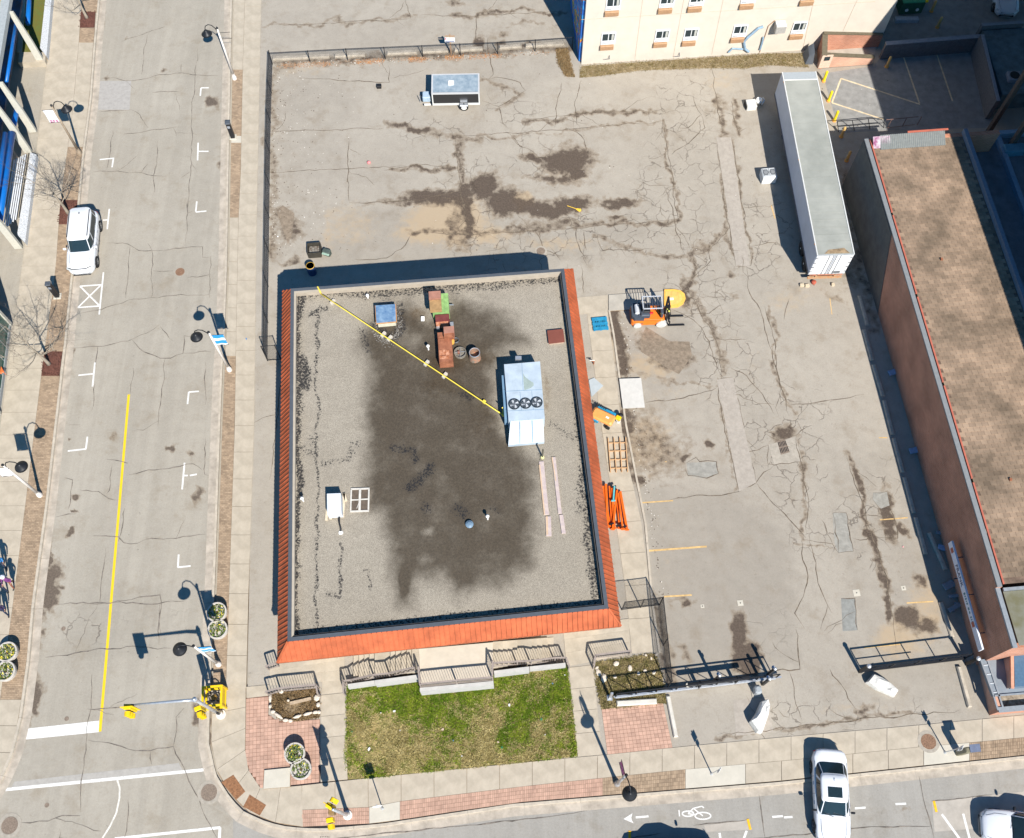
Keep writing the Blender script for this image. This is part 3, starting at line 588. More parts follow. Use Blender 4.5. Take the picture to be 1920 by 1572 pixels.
# asphalt repair patches and slabs in the lot
PD = mat('dark_patch', (0.185, 0.168, 0.145), 0.92, 0.2, 4, bump=.5, bscale=50); PM = mat('grey_patch', (0.30, 0.285, 0.25), 0.92, 0.15, 4, bump=.4); PB = mat('brown_patch', (0.235, 0.185, 0.135), 0.92, 0.25, 4, bump=.4)
pz = ZL+0.0025
for pts, m in [([(1561, 962), (1587, 962), (1600, 1034), (1572, 1037), (1565, 1020)], PM), ([(1637, 924), (1663, 922), (1668, 948), (1652, 954), (1636, 938)], PM), ([(1577, 1122), (1603, 1122), (1608, 1182), (1580, 1184)], mat('slate_patch', (0.25, 0.25, 0.23), .92, .15, 4, bump=.4)),
               ([(1211, 613), (1255, 640), (1293, 641), (1297, 668), (1273, 702), (1250, 690), (1202, 660), (1200, 640)], PB), ([(1287, 868), (1343, 866), (1347, 890), (1318, 897), (1290, 892)], PM), ([(518, 395), (530, 385), (552, 400), (548, 440), (540, 458), (530, 430)], PB),
               ([(1441, 835), (1492, 818), (1504, 866), (1452, 872)], mat('beige_patch', (0.365, .325, .27), .92, .12, 4, bump=.3)), ([(1343, 258), (1371, 258), (1406, 500), (1380, 498)], mat('tan_patch', (0.37, 0.327, 0.278), .92, .1, 4, bump=.3)), ([(1344, 712), (1374, 708), (1418, 905), (1386, 922)], MATS['tan_patch']),
               ([(1375, 1313), (1440, 1308), (1450, 1372), (1380, 1380)], MATS['tan_patch']), ([(655, 262), (855, 257), (860, 430), (650, 440)], mat('lot_patch', (0.365, .325, .275), .92, .06, 3, bump=.3)), ([(857, 257), (1244, 228), (1268, 413), (880, 440)], MATS['lot_patch'])][:10]:
    flat('asphalt_patch', pts, pz, m, LOT, kind='stuff'); pz += 0.0004
# ---------------------------------------------------------------- cracks
cb = MB(); lb = MB()
for p in [[(503, 247), (600, 245), (720, 240)], [(720, 320), (740, 316), (790, 309), (850, 314)], [(510, 323), (650, 317), (700, 314), (760, 311)], [(655, 380), (720, 380), (780, 376), (850, 360), (870, 355)], [(855, 257), (857, 300), (862, 350), (872, 400), (878, 430)], [(855, 257), (960, 250), (1100, 240), (1245, 227)],
          [(985, 224), (1080, 215), (1150, 209), (1230, 208)], [(1090, 150), (1078, 190), (1082, 235)], [(1053, 155), (1045, 190), (1040, 240)], [(1245, 227), (1252, 290), (1262, 350), (1270, 420)], [(1270, 412), (1180, 420), (1080, 428), (960, 436), (870, 440), (770, 437)], [(775, 437), (760, 460), (725, 484), (665, 486)],
          [(1335, 130), (1340, 170), (1345, 210), (1355, 250)], [(1343, 258), (1352, 320), (1358, 380), (1370, 440), (1380, 500)], [(1371, 258), (1382, 320), (1390, 380), (1398, 430), (1408, 480)], [(1380, 500), (1408, 498), (1412, 480), (1406, 465)], [(1408, 460), (1450, 455), (1462, 458)],
          [(1245, 350), (1262, 400), (1270, 440), (1285, 480)], [(1330, 470), (1345, 455), (1365, 430), (1385, 410)], [(1305, 478), (1328, 470), (1332, 490), (1315, 505), (1300, 520), (1285, 540)], [(1260, 580), (1300, 600), (1330, 640), (1345, 690), (1360, 712)], [(1290, 545), (1310, 580), (1335, 620), (1350, 660), (1355, 700)],
          [(1400, 500), (1402, 540), (1425, 580), (1440, 640), (1458, 700), (1465, 760)], [(1344, 712), (1354, 780), (1370, 850), (1386, 922)], [(1374, 708), (1388, 770), (1402, 840), (1418, 905)], [(1344, 712), (1374, 708)], [(1210, 755), (1260, 750), (1344, 727)], [(1370, 690), (1400, 705), (1430, 740), (1450, 775)],
          [(1250, 940), (1330, 930), (1386, 922), (1418, 905), (1452, 872)], [(1418, 905), (1450, 945), (1490, 985), (1512, 1010)], [(1441, 835), (1410, 846), (1380, 850)], [(1441, 835), (1440, 870), (1452, 872), (1504, 866)], [(1492, 818), (1498, 850), (1506, 890), (1516, 950), (1512, 1000)], [(1492, 818), (1515, 800)],
          [(1505, 1012), (1560, 1020), (1565, 1025)], [(1503, 1012), (1505, 1050), (1515, 1080), (1500, 1130), (1490, 1150), (1510, 1180)], [(1520, 1020), (1532, 1080), (1545, 1120), (1560, 1150)], [(1586, 848), (1600, 895), (1612, 930), (1625, 980), (1640, 1020), (1662, 1080), (1675, 1160), (1680, 1215)], [(1600, 1010), (1625, 1012), (1640, 990)],
          [(1561, 962), (1587, 962), (1600, 1034), (1572, 1037), (1561, 962)], [(1637, 924), (1663, 922), (1683, 1010), (1660, 1012), (1650, 955), (1637, 938), (1637, 924)], [(1287, 868), (1305, 858), (1312, 866), (1343, 866), (1347, 888), (1325, 897), (1290, 892), (1285, 870)], [(1577, 1122), (1603, 1122), (1608, 1182)],
          [(1480, 560), (1470, 600)], [(1434, 575), (1448, 620), (1458, 700), (1480, 780)], [(1480, 760), (1530, 755), (1580, 748), (1620, 740)], [(1420, 1260), (1480, 1258), (1500, 1255), (1492, 1180)], [(1480, 1260), (1492, 1320), (1503, 1350)], [(1556, 1255), (1590, 1310), (1605, 1330)], [(1345, 1378), (1500, 1362), (1700, 1340), (1800, 1331)],
          [(560, 148), (600, 148), (730, 155), (728, 123)], [(893, 30), (892, 60), (895, 80)], [(500, 48), (600, 45), (770, 35)], [(790, 28), (850, 31), (960, 26), (1060, 22)], [(760, 0), (765, 20), (770, 35)], [(915, 70), (920, 120), (925, 140), (915, 150)], [(897, 150), (930, 145), (975, 155), (985, 170), (960, 185), (935, 200), (905, 190)], [(935, 200), (942, 230), (950, 240)],
          [(530, 700), (505, 900)], [(1060, 240), (1090, 255), (1100, 280), (1085, 290)], [(960, 255), (975, 275), (1000, 285), (1010, 300)], [(1300, 180), (1305, 200), (1315, 215), (1290, 240), (1270, 240)], [(1315, 215), (1322, 240), (1300, 260), (1290, 270), (1260, 290)], [(1322, 208), (1345, 212)], [(1371, 190), (1378, 230), (1385, 250), (1400, 240)],
          [(880, 170), (885, 190)], [(655, 262), (652, 330), (655, 380)], [(1000, 430), (1020, 470), (1060, 480)], [(1080, 430), (1085, 460), (1100, 490)], [(1095, 430), (1100, 470)], [(1120, 445), (1130, 470), (1200, 470), (1230, 465)], [(1090, 500), (1095, 550)]]:
    crackline(cb, p, 0.046, ZL, 0.3, branch=0.05)
for i, (cx, cy, rx, ry, n) in enumerate([(1270, 330, 60, 110, 18), (1320, 580, 50, 90, 22), (1370, 700, 45, 60, 12), (1460, 790, 60, 60, 12), (1000, 465, 90, 25, 14), (870, 430, 50, 40, 14), (1440, 470, 50, 60, 8), (1500, 1345, 110, 18, 12), (1640, 1000, 40, 80, 10), (890, 380, 60, 30, 8), (1130, 460, 60, 25, 8), (1520, 1150, 50, 80, 6)]):
    for k in range(int(n*.33)):
        x = cx+rx*random.uniform(-1, 1); y = cy+ry*random.uniform(-1, 1); a = random.uniform(0, 6.28); L = random.uniform(12, 38)
        x2 = x+L*math.cos(a); y2 = y+L*math.sin(a)*.9; a += random.uniform(-.9, .9)
        crackline(cb, [(x, y), (x2, y2), (x2+L*.7*math.cos(a), y2+L*.6*math.sin(a))], 0.022, ZL, 0.4, branch=0.10)
obj('crack', cb, CRK, LOT, kind='stuff')
rb = MB()
for p in [[(189, 147), (215, 146), (235, 152), (260, 150), (300, 140), (340, 137), (372, 141), (408, 142)], [(372, 90), (366, 140), (360, 200), (361, 260), (357, 330), (352, 400), (349, 466)], [(340, 120), (340, 137)], [(175, 323), (220, 321), (265, 324), (290, 330), (312, 331)], [(265, 324), (277, 308)], [(357, 322), (338, 335)],
          [(212, 245), (206, 290), (200, 318)], [(295, 265), (294, 300), (288, 340), (288, 365)], [(230, 252), (290, 243), (336, 238)], [(246, 206), (262, 215), (278, 240)], [(184, 210), (215, 208), (246, 206)], [(285, 174), (335, 172)], [(200, 456), (240, 458), (260, 470), (285, 470), (380, 463), (380, 483), (395, 484)], [(277, 457), (285, 471), (284, 558)],
          [(150, 588), (190, 581), (240, 563), (284, 558), (395, 551)], [(287, 508), (325, 508)], [(350, 521), (370, 520), (395, 515)], [(244, 460), (240, 520), (236, 560)], [(137, 653), (183, 650), (240, 640), (275, 625), (300, 608)], [(248, 638), (270, 660), (300, 672), (320, 672), (343, 663), (345, 630), (360, 632)], [(343, 663), (395, 660)],
          [(300, 612), (325, 640)], [(183, 650), (180, 690)], [(310, 672), (303, 740), (296, 800)], [(250, 690), (245, 740)], [(178, 720), (172, 770)], [(200, 862), (240, 869), (232, 868)], [(210, 872), (205, 920), (200, 926)], [(150, 921), (185, 922), (215, 938)], [(242, 890), (362, 870), (380, 882)], [(234, 953), (230, 985), (222, 1015)],
          [(175, 1005), (222, 1007), (232, 1018), (258, 1019), (272, 1012)], [(272, 1012), (330, 1010), (386, 1002)], [(198, 1027), (195, 1060), (190, 1090), (187, 1130)], [(157, 1133), (220, 1127), (300, 1116), (302, 1190)], [(108, 1134), (190, 1130), (260, 1132), (345, 1128)], [(85, 1233), (140, 1225), (250, 1212), (320, 1216)], [(172, 1265), (168, 1340), (163, 1380), (155, 1450), (150, 1525)],
          [(165, 1330), (230, 1326)], [(165, 1388), (240, 1405), (282, 1408), (325, 1400), (345, 1440), (400, 1560), (420, 1590)], [(282, 1408), (285, 1435)], [(325, 1400), (330, 1345), (345, 1328)], [(40, 1543), (90, 1540), (130, 1530), (150, 1530)], [(240, 1500), (233, 1572)], [(115, 1555), (112, 1600)], [(130, 796), (150, 797)], [(385, 820), (384, 890), (392, 892)],
          [(105, 970), (140, 964)], [(122, 896), (136, 900), (128, 955)], [(300, 1130), (298, 1210)], [(350, 380), (352, 400), (362, 396)], [(280, 60), (270, 90), (265, 140)], [(310, 50), (250, 70), (230, 78)], [(385, 680), (385, 760)], [(395, 480), (393, 560)]]:
    crackline(rb, p, 0.045, 0.0, 0.25, branch=0.03)
obj('crack', rb, SEAL, ROAD, kind='stuff')
xb = MB()
for p in [[(560, 1578), (720, 1562), (960, 1540), (1100, 1520)], [(1423, 1490), (1430, 1540), (1436, 1580)], [(1723, 1456), (1732, 1500), (1752, 1575)], [(1280, 1585), (1420, 1572), (1500, 1566), (1620, 1552), (1745, 1550)], [(1180, 1573), (1240, 1562)], [(1400, 1538), (1300, 1548)], [(1747, 1503), (1860, 1491)]]: crackline(xb, p, 0.05, 0.0, 0.12)
obj('crack', xb, SEAL, CROSS, kind='stuff')
# kerb of the gutter seam etc: litter of leaves and grit along the kerbs
# ---------------------------------------------------------------- manholes and drains
IRON = mat('rusty_iron', (0.23, 0.135, 0.085), 0.7, 0.25, 12, bump=.4); IRG = mat('grey_iron', (0.22, 0.17, 0.13), 0.7, 0.25, 12, bump=.4)
def manhole(x, y, r, z, label, m, collar=True):
    t = thing('manhole_cover', label, 'manhole', G(x, y, z), 0, 'manhole covers')
    if collar: obj('collar', MB().lathe([(r*1.45, -.02), (r*1.45, .005), (r*1.05, .005), (r*1.05, -.02)], n=28), mat('collar_concrete', (.36, .32, .265), .9, .15, 4), t)
    obj('lid', MB().lathe([(r, -.02), (r, .012), (r*.93, .012), (r*.9, .006), (0.001, .006)], n=28), m, t)
    mb = MB()
    for k in range(12): a = k*math.pi/6; mb.box((r*.62*math.cos(a), r*.62*math.sin(a), .012), (r*.35, .03, .012), rz=a)
    for k in range(6): a = k*math.pi/3; mb.box((r*.25*math.cos(a), r*.25*math.sin(a), .012), (.05, .05, .012), rz=a)
    obj('tread', mb, m, t); return t
manhole(337.5, 510, 0.30, 0.004, 'rusty round manhole cover in the street beside the crack square', IRON, False)
manhole(392, 1486, 0.42, 0.006, 'round manhole cover at the kerb return by the rusty tactile plates', IRG)
manhole(18, 1548, 0.42, 0.006, 'round manhole cover in the intersection, bottom left corner', IRG)
manhole(1741, 1391, 0.40, ZW+.004, 'rusty manhole cover in the front sidewalk beside the sign post', IRON)
manhole(1014, 471, 0.28, ZL+.004, 'worn manhole cover behind the flat-roofed building', IRG)
for x, y in [(119, 1179), (125, 1348), (88, 1510), (123, 1157), (130, 1205)][:3]:
    tag(obj('valve_cover', MB().lathe([(.12, -.02), (.12, .008), (.085, .008), (.085, -.0), (0.001, 0)], G(x, y, .004), 14), IRG), {119: 'small round valve cover above the stop line, near the left kerb', 125: 'small round valve cover just above the stop line', 88: 'small round valve cover inside the crosswalk'}[x], 'valve cover', 'valve covers in the street')
TACT = mat('rusty_plate', (0.26, 0.125, 0.06), 0.8, 0.3, 7, bump=.5)
for pts, lb_ in [([(415, 1467), (437.5, 1453), (460, 1484.5), (443, 1500)], 'upper rusty brown tactile plate at the corner ramp'), ([(456, 1513), (468, 1490), (499, 1510), (487, 1529.5)], 'lower rusty brown tactile plate at the corner ramp')]:
    t = thing('tactile_plate', lb_, 'tactile plate', G(*pts[0], ZW), 0, 'tactile plates at the corner')
    P_ = [G(*p, ZW) for p in pts]; obj('plate', MB().prism(P_, ZW-.01, ZW+.008), TACT, t, world=True)
    mb = MB()
    for i in range(9):
        for j in range(11):
            u, v = (i+.5)/9, (j+.5)/11; p = (P_[0]*(1-u)+P_[1]*u)*(1-v)+(P_[3]*(1-u)+P_[2]*u)*v; mb.lathe([(.022, ZW+.008), (.016, ZW+.014)], (p[0], p[1], 0), 6)
    obj('dome', mb, TACT, t, world=True, kind='stuff')
# catch basin grates
def grate(pts, z, label, m=IRG):
    P_ = [G(*p, z) for p in pts]; t = thing('drain_grate', label, 'drain', P_[0], 0, None)
    mb = MB().prism(P_, z-.08, z+.003); obj('frame', mb, m, t, world=True); mb = MB()
    for i in range(6):
        for j in (0, 1):
            u0, u1 = (i+.25)/6, (i+.75)/6; v0, v1 = .1+.45*j, .45+.45*j
            f = lambda u, v: (P_[0]*(1-u)+P_[1]*u)*(1-v)+(P_[3]*(1-u)+P_[2]*u)*v
            q = [f(u0, v0), f(u1, v0), f(u1, v1), f(u0, v1)]; mb.add([(a[0], a[1], z+.0045) for a in q], [(3, 2, 1, 0)])
    obj('slot', mb, BLK, t, world=True)
grate([(599, 1562), (618, 1560), (619, 1580), (600, 1582)], 0.006, 'square storm drain grate in the gutter at the bottom edge', IRON)
grate([(1457, 827), (1472, 824), (1481, 848), (1464, 853)], ZL+.004, 'dark storm drain grate sunk in the stained part of the lot')
for x, y, s, lb_ in [(1388, 1131, .16, 'small pale square pad with a pipe in the lot, leftmost of three'), (1606, 1112, .19, 'pale square pad with a pipe hole above the slate-coloured patch'), (1694, 1103, .13, 'small pale square pad beside the shaded wall'), (1317, 1137, .10, 'tiny pale pad with a pipe beside the faded parking line')]:
    t = thing('survey_pad', lb_, 'concrete pad', G(x, y, ZL), ROTZ, 'concrete pads with a pipe'); obj('pad', MB().box((0, 0, .006), (2*s, 2*s, .02)), CONN, t); obj('pipe', MB().lathe([(.035, .01), (.035, .022), (.02, .022)], n=10), BLK, t)

# ---------------------------------------------------------------- plaza, lawn and paths in front of the building
PLZ = [(461.5, 1310), (505, 1305), (503, 1340), (520, 1352), (600, 1349), (599, 1466), (546, 1472), (491, 1480), (482, 1468), (460, 1432)]
pavers('brick_plaza', (461.5, 1303), (600, 1292), (598, 1467), (459, 1482), 0.2, 0.2, BRKR, poly=PLZ, joint=mat('dark_joint', (0.22, 0.12, 0.08), .95, .2, 6), bond=False)
slabs('plaza_slab', [(461.5, 1288), (461.5, 1309)], [(505, 1284), (505, 1304)], 1, m=CONC)
BR2 = [(1128, 1330), (1243, 1318), (1261, 1402), (1139, 1415)]
pavers('brick_court', *BR2, 0.2, 0.2, BRKR, poly=BR2, joint=MATS['dark_joint'], bond=False)
slabs('front_path', [(602, 1304), (601, 1467)], [(647, 1299), (652, 1462)], 4, m=CONC)
slabs('front_path', [(1066, 1252), (1083, 1419)], [(1112, 1247), (1129, 1415)], 4, m=CONC)
GR1 = mat('lawn_soil', (0.20, 0.205, 0.045), 0.95, 0.45, 2.2, c2=(0.38, 0.29, 0.13), bump=.8, bscale=22)
def tuft_mat():
    m = mat('grass_blade', (0.20, 0.33, 0.018), 0.9, 0.25, 1.1, c2=(0.36, 0.42, 0.04), isl=0.35)
    nz = [n for n in m.node_tree.nodes if n.type == 'TEX_NOISE'][0]; nz.inputs['Roughness'].default_value = .72
    mr = [n for n in m.node_tree.nodes if n.type == 'MAP_RANGE'][0]; mr.inputs['From Min'].default_value = .42; mr.inputs['From Max'].default_value = .66; return m
GRM = tuft_mat()
def grass(name, poly, n, label, m=GRM, base=GR1, z=ZW, hgt=0.09, bare=(), m2=None):
    P_ = [G(x, y, z) for x, y in poly]; mb = MB().prism(P_, -.02, z-.01)
    xs = [p[0] for p in P_]; ysw = [p[1] for p in P_]
    so_ = obj(name, mb, base, kind='stuff'); so_['label'] = label
    px = rng.uniform(min(xs), max(xs), n*2); py = rng.uniform(min(ysw), max(ysw), n*2); X, Y = PX(np.stack([px, py, np.full(n*2, z)], 1))
    d = seg_poly_dist(X, Y, poly); ok = d < 0.6+rng.uniform(-3, 2.5, n*2)
    for (cx, cy, r_) in bare: ok &= ~((np.hypot(X-cx, Y-cy) < r_*rng.uniform(.5, 1.1, n*2)) & (rng.random(n*2) < .85))
    V = []; Fc = []; straw = m2 is not None; px, py, X, Y = px[ok][:n], py[ok][:n], X[ok][:n], Y[ok][:n]; tone = warp(X, Y, 9)*.55+warp(X*2.3, Y*2.3, 12)*.4+rng.uniform(-.45, .45, len(X))
    if straw: tone += .55*np.maximum(blob(X, Y, 720, 1410, 90, 60), blob(X, Y, 900, 1425, 180, 22))+.35*blob(X, Y, 980, 1370, 80, 50)-.6*np.maximum(blob(X, Y, 720, 1310, 60, 40), blob(X, Y, 880, 1320, 70, 30))
    MI = []
    for x, y, tn_ in zip(px, py, tone):
        for q in range(2):
            a = random.uniform(0, 6.28); l = random.uniform(.4, 1.2)*hgt; w_ = .018; lx, ly = random.uniform(-.07, .07), random.uniform(-.07, .07); i = len(V)
            V += [(x-w_*math.cos(a), y-w_*math.sin(a), z-.012), (x+w_*math.cos(a), y+w_*math.sin(a), z-.012), (x+lx, y+ly, z+l)]; Fc.append((i, i+1, i+2)); MI.append(1 if (straw and tn_ > .25) else 0)
    me = bpy.data.meshes.new('blade'); me.from_pydata(V, [], Fc); me.materials.append(m)
    if straw: me.materials.append(m2); me.polygons.foreach_set('material_index', MI)
    o = bpy.data.objects.new('blade', me); COL.objects.link(o); o.parent = so_; o['kind'] = 'stuff'
    return so_
LAWN = [(650, 1289), (700, 1280), (784, 1268), (790, 1299), (923, 1285), (924, 1262), (1000, 1252), (1063, 1248), (1070, 1300), (1083, 1418), (980, 1429), (820, 1446), (653, 1462), (645, 1412), (650, 1380)]
lawn = grass('lawn', LAWN, 60000, 'rough green lawn with straw patches in front of the building', m2=mat('straw_blade', (.52, .43, .17), .9, .2, 3, c2=(.66, .56, .28), isl=.25), bare=[(715, 1360, 26), (690, 1410, 34), (735, 1345, 16), (660, 1450, 22), (1010, 1256, 16), (760, 1445, 30), (850, 1440, 14), (920, 1434, 12)])
BED2 = [(1113, 1243), (1228, 1226), (1240, 1260), (1250, 1318), (1243, 1319), (1128, 1331), (1120, 1290)]
grass('weedy_verge', BED2, 9000, 'weedy strip of dry grass beside the sliding gate', m=mat('dry_blade', (0.26, 0.24, 0.06), .9, .3, 2, c2=(.48, .38, .19), isl=.3), base=mat('dry_soil', (0.27, .20, .11), .95, .4, 3, bump=.8, c2=(.36, .29, .18)))
grass('weedy_verge', [(1090, 124), (1180, 118), (1330, 108), (1455, 100), (1512, 100), (1515, 126), (1440, 122), (1400, 128), (1320, 128), (1200, 132), (1120, 143), (1086, 146)], 7000, 'mossy verge of rubble and dry grass below the cream wall', m=mat('olive_blade', (0.24, .19, .05), .9, .3, 2, c2=(.30, .22, .11), isl=.3), base=MATS['dry_soil'], hgt=.06)
grass('weedy_verge', [(1042, 92), (1064, 90), (1070, 120), (1078, 145), (1060, 143), (1046, 118)], 1800, 'dry brown weeds at the end of the back fence', m=mat('brown_blade', (0.30, .20, .09), .9, .3, 2, c2=(.32, .21, .10), isl=.3), base=MATS['dry_soil'])
# rockery bed
BED = [(510, 1300), (598, 1290), (600, 1345), (575, 1350), (545, 1354), (522, 1348), (508, 1330)]
grass('planting_bed', BED, 2600, 'dry weedy planting bed edged with white stones', m=MATS['brown_blade'], base=mat('bed_soil', (0.22, .155, .09), .95, .4, 4, bump=1.0, c2=(.33, .24, .14)), bare=[(550, 1325, 20)])
STONE = mat('white_stone', (0.62, 0.54, 0.44), 0.85, 0.2, 5, bump=.5, bscale=12); STONG = mat('grey_stone', (0.42, .37, .31), .9, .2, 5, bump=.5, bscale=12)
def rock(x, y, z, sx, sy, sz, m=STONE, parent=None, name='stone', rz=None):
    rs = []; n = 7
    for k, (r_, zz) in enumerate([(.8, 0), (1, .35), (.85, .75), (.45, 1.0)]):
        rs.append([(sx*r_*math.cos(t*2*math.pi/n+.3)*random.uniform(.8, 1.1), sy*r_*math.sin(t*2*math.pi/n+.3)*random.uniform(.8, 1.1), sz*zz) for t in range(n)])
    o = obj(name, MB().loft(rs), m, parent); p = G(x, y, z)
    o.location = p if parent is None else tuple(np.array(p)-np.array(parent.location)); o.rotation_euler = (0, 0, random.uniform(0, 3) if rz is None else rz); return o
bed = bpy.data.objects['planting_bed']
for x, y, a, b, r_ in [(507, 1310, .22, .10, 1.6), (507, 1325, .12, .10, 1.4), (512, 1335, .14, .11, 0), (522, 1342, .34, .10, -.6), (536, 1351, .18, .12, 0), (545, 1352, .13, .10, 0), (558, 1344, .24, .09, .3), (577, 1339, .26, .10, .3), (592, 1336, .2, .1, .2), (597, 1322, .15, .13, 1.5), (598, 1336, .12, .12, 0), (594, 1309, .20, .18, 0), (528, 1297, .16, .14, 0), (541, 1314, .08, .08, 0)]:
    rock(x, y, ZW, a, b, .16, parent=bed, rz=r_)
pl = obj('timber_edging', MB().box((0, 0, .06), (1.15, .16, .12)), mat('weathered_timber', (.42, .32, .22), .9, .2, 8, bump=.4), bed); pl.location = tuple(np.array(G(564, 1315, ZW))-np.array(bed.location)); pl.rotation_euler = (0, 0, .22)
_stl = {1122: 'large pale stone at the upper left of the weedy strip beside the path', 1132: 'largest pale stone left, in the corner of the weedy strip under the gate', 1209: 'small pale stone near the fence foot in the weedy strip', 1226: 'pale stone touching the foot of the fence', 1197: 'pale stone in the right half of the weedy strip above the gate beam', 1221: 'small stone at the upper right corner of the weedy strip', 1153: 'flat pale stone above the gate beam', 1119: 'stone at the top left corner of the weedy strip', 1230: 'tiny stone right at the top of the fence', 1211: 'tiny stone on the top edge of the weedy strip'}
for x, y, a in [(1155, 1245, .2), (1181, 1254, .2), (1122, 1262, .22), (1132, 1272, .26), (1209, 1258, .13), (1226, 1262, .14), (1197, 1263, .14), (1221, 1235, .1), (1153, 1270, .12), (1119, 1253, .14), (1230, 1228, .1), (1211, 1229, .1)]:
    tag(rock(x, y, ZW, a, a*.7, a*.6, name='loose_stone'), {1155: 'white loose stone beside the short railing, topmost', 1181: 'pale angular stone in the middle of the weedy strip'}.get(x, _stl.get(x)), 'stone', 'loose stones in the weedy strip')
pad = slabs('utility_pad', [(495, 1444), (493, 1480)], [(545, 1439), (544, 1476)], 1, m=CONN, z=ZW+.09, gap=.02)
# east walk beside the building
WE = [(1097, 562), (1106, 632), (1116, 705), (1122, 760), (1129, 809), (1160.5, 1020), (1176, 1132), (1184, 1225)]
KE = [(1136, 560), (1146, 632), (1155, 705), (1162, 770), (1169, 830), (1204, 985), (1219, 1110), (1229, 1222)]
walkE = slabs('side_walk', WE, KE, 1.95)
slabs('x', [(1080, 558), (1140, 553)], [(1086, 590), (1140, 583)], 2, parent=walkE)
slabs('x', [(1141, 553), (1244, 546)], [(1141, 583), (1244, 577)], 2, m=CONG, z=ZW+.06, parent=walkE)
KEl = [(1144, 584), (1153, 632), (1163, 708), (1175, 796), (1212, 985), (1224, 1127), (1233, 1190), (1238, 1225)]
kerb('lot_kerb', [(x-4, y) for x, y in KEl], inner=+1, w=.14, gutter=0, h=ZW+.04)
YI = mat('yellow_kerb_paint', (0.80, 0.45, 0.09), 0.75, 0.12, 5, bump=.2)
isl = thing('island_nose', 'rounded end of the concrete island painted orange yellow', 'kerb island', G(1245, 562, ZL), 0)
pts = [(1245, 545), (1262, 544.5), (1275, 546.5), (1283, 553), (1285, 562), (1281, 571), (1271, 577), (1245, 579)]
obj('nose', MB().prism([G(*p, ZL) for p in pts][::-1], ZL-.02, ZL+.14), YI, isl, world=True)
pi_ = [(1248, 549), (1262, 548.5), (1272, 551), (1278, 557), (1279, 563), (1275, 569), (1267, 573), (1248, 575)]
obj('inner_face', MB().prism([G(*p, ZL) for p in pi_][::-1], ZL+.13, ZL+.155), mat('worn_yellow', (.72, .42, .12), .8, .2, 3), isl, world=True)
obj('sign_plate', MB().box((0, 0, .01), (.34, .17, .02), rz=ROTZ), WHT, isl).location = tuple(np.array(G(1258, 561, ZL+.17))-np.array(isl.location))
# concrete front terrace, steps, platform
def deck(name, poly, z, m=CONC, label=None, cat=None, z0=0.0):
    o = obj(name, MB().prism([G(*p, z) for p in poly], z0, z), m); return o
slabs('front_terrace', [(505, 1246), (505, 1284)], [(646, 1218), (646, 1276)], 3, m=CONC, z=ZW+.004)
slabs('front_terrace', [(604, 1278), (603, 1302)], [(647, 1275), (647, 1298)], 1, m=CONC, z=ZW+.002)
slabs('front_terrace', [(1055, 1175), (1062, 1250)], [(1180, 1160), (1182, 1226)], 3, m=CONC, z=ZW+.004)
steps = thing('entrance_steps', 'pale concrete platform with steps climbing to it from both sides', 'steps', G(850, 1240, 0), 0)
RISE = .13
xsL = [662.7, 672.8, 683, 692.7, 702.5, 732, 742, 752.5, 762.7, 772.5]
def top_y(x): return 1228-(x-640)*.075
def bot_y(x): return float(np.interp(x, [646, 702, 732, 785], [1279, 1271, 1266, 1259]))
for i, x in enumerate(xsL):
    z = ZW+RISE*(i+1); x1 = 925
    x1 = xsL[i+1] if i+1 < len(xsL) else 786
    poly = [(x, top_y(x)), (x1, top_y(x1)), (x1, bot_y(x1)), (x, bot_y(x))]
    o = obj('tread', MB().prism([G(*p, z) for p in poly], 0, z), CONC, steps, world=True)
zp = ZW+RISE*10
obj('platform', MB().prism([G(*p, zp) for p in [(786, top_y(786)), (924, top_y(924)-2), (924, 1272), (787, 1286)]], 0, zp), mat('platform_concrete', (.54, .47, .38), .9, .06, 2, bump=.2), steps, world=True)
xsR = [924, 934, 943, 952, 961, 970, 997, 1007, 1017, 1027, 1038]
for i in range(10):
    z = zp-RISE*(i+.5) if False else zp-RISE*(i+1)+.001
    if z < ZW+.02: z = ZW+.02
    x, x1 = xsR[i], xsR[i+1]; yt = lambda q: top_y(q)-3; yb = lambda q: float(np.interp(q, [924, 970, 1038], [1252, 1247, 1240]))
    obj('tread', MB().prism([G(*p, z) for p in [(x, yt(x)), (x1, yt(x1)), (x1, yb(x1)), (x, yb(x))]], 0, z), CONC, steps, world=True)
WWALL = mat('pale_grey_wall', (0.47, 0.455, 0.43), 0.85, 0.08, 3)
for a, b, z, nm in [((652, 1283), (702, 1276), .75, 'stringer_wall'), ((702.5, 1276), (785, 1265), 1.2, 'stringer_wall'), ((926, 1258), (992, 1250), 1.15, 'stringer_wall'), ((993, 1250), (1060, 1243), .65, 'stringer_wall'), ((787, 1290), (925, 1277), 1.42, 'platform_wall')]:
    A, B_ = G(*a, z), G(*b, z); d = (B_-A)/np.linalg.norm(B_-A); n = np.array([-d[1], d[0], 0])*-.19
    obj(nm, MB().prism([A, B_, B_+n, A+n], 0, z), WWALL, steps, world=True)
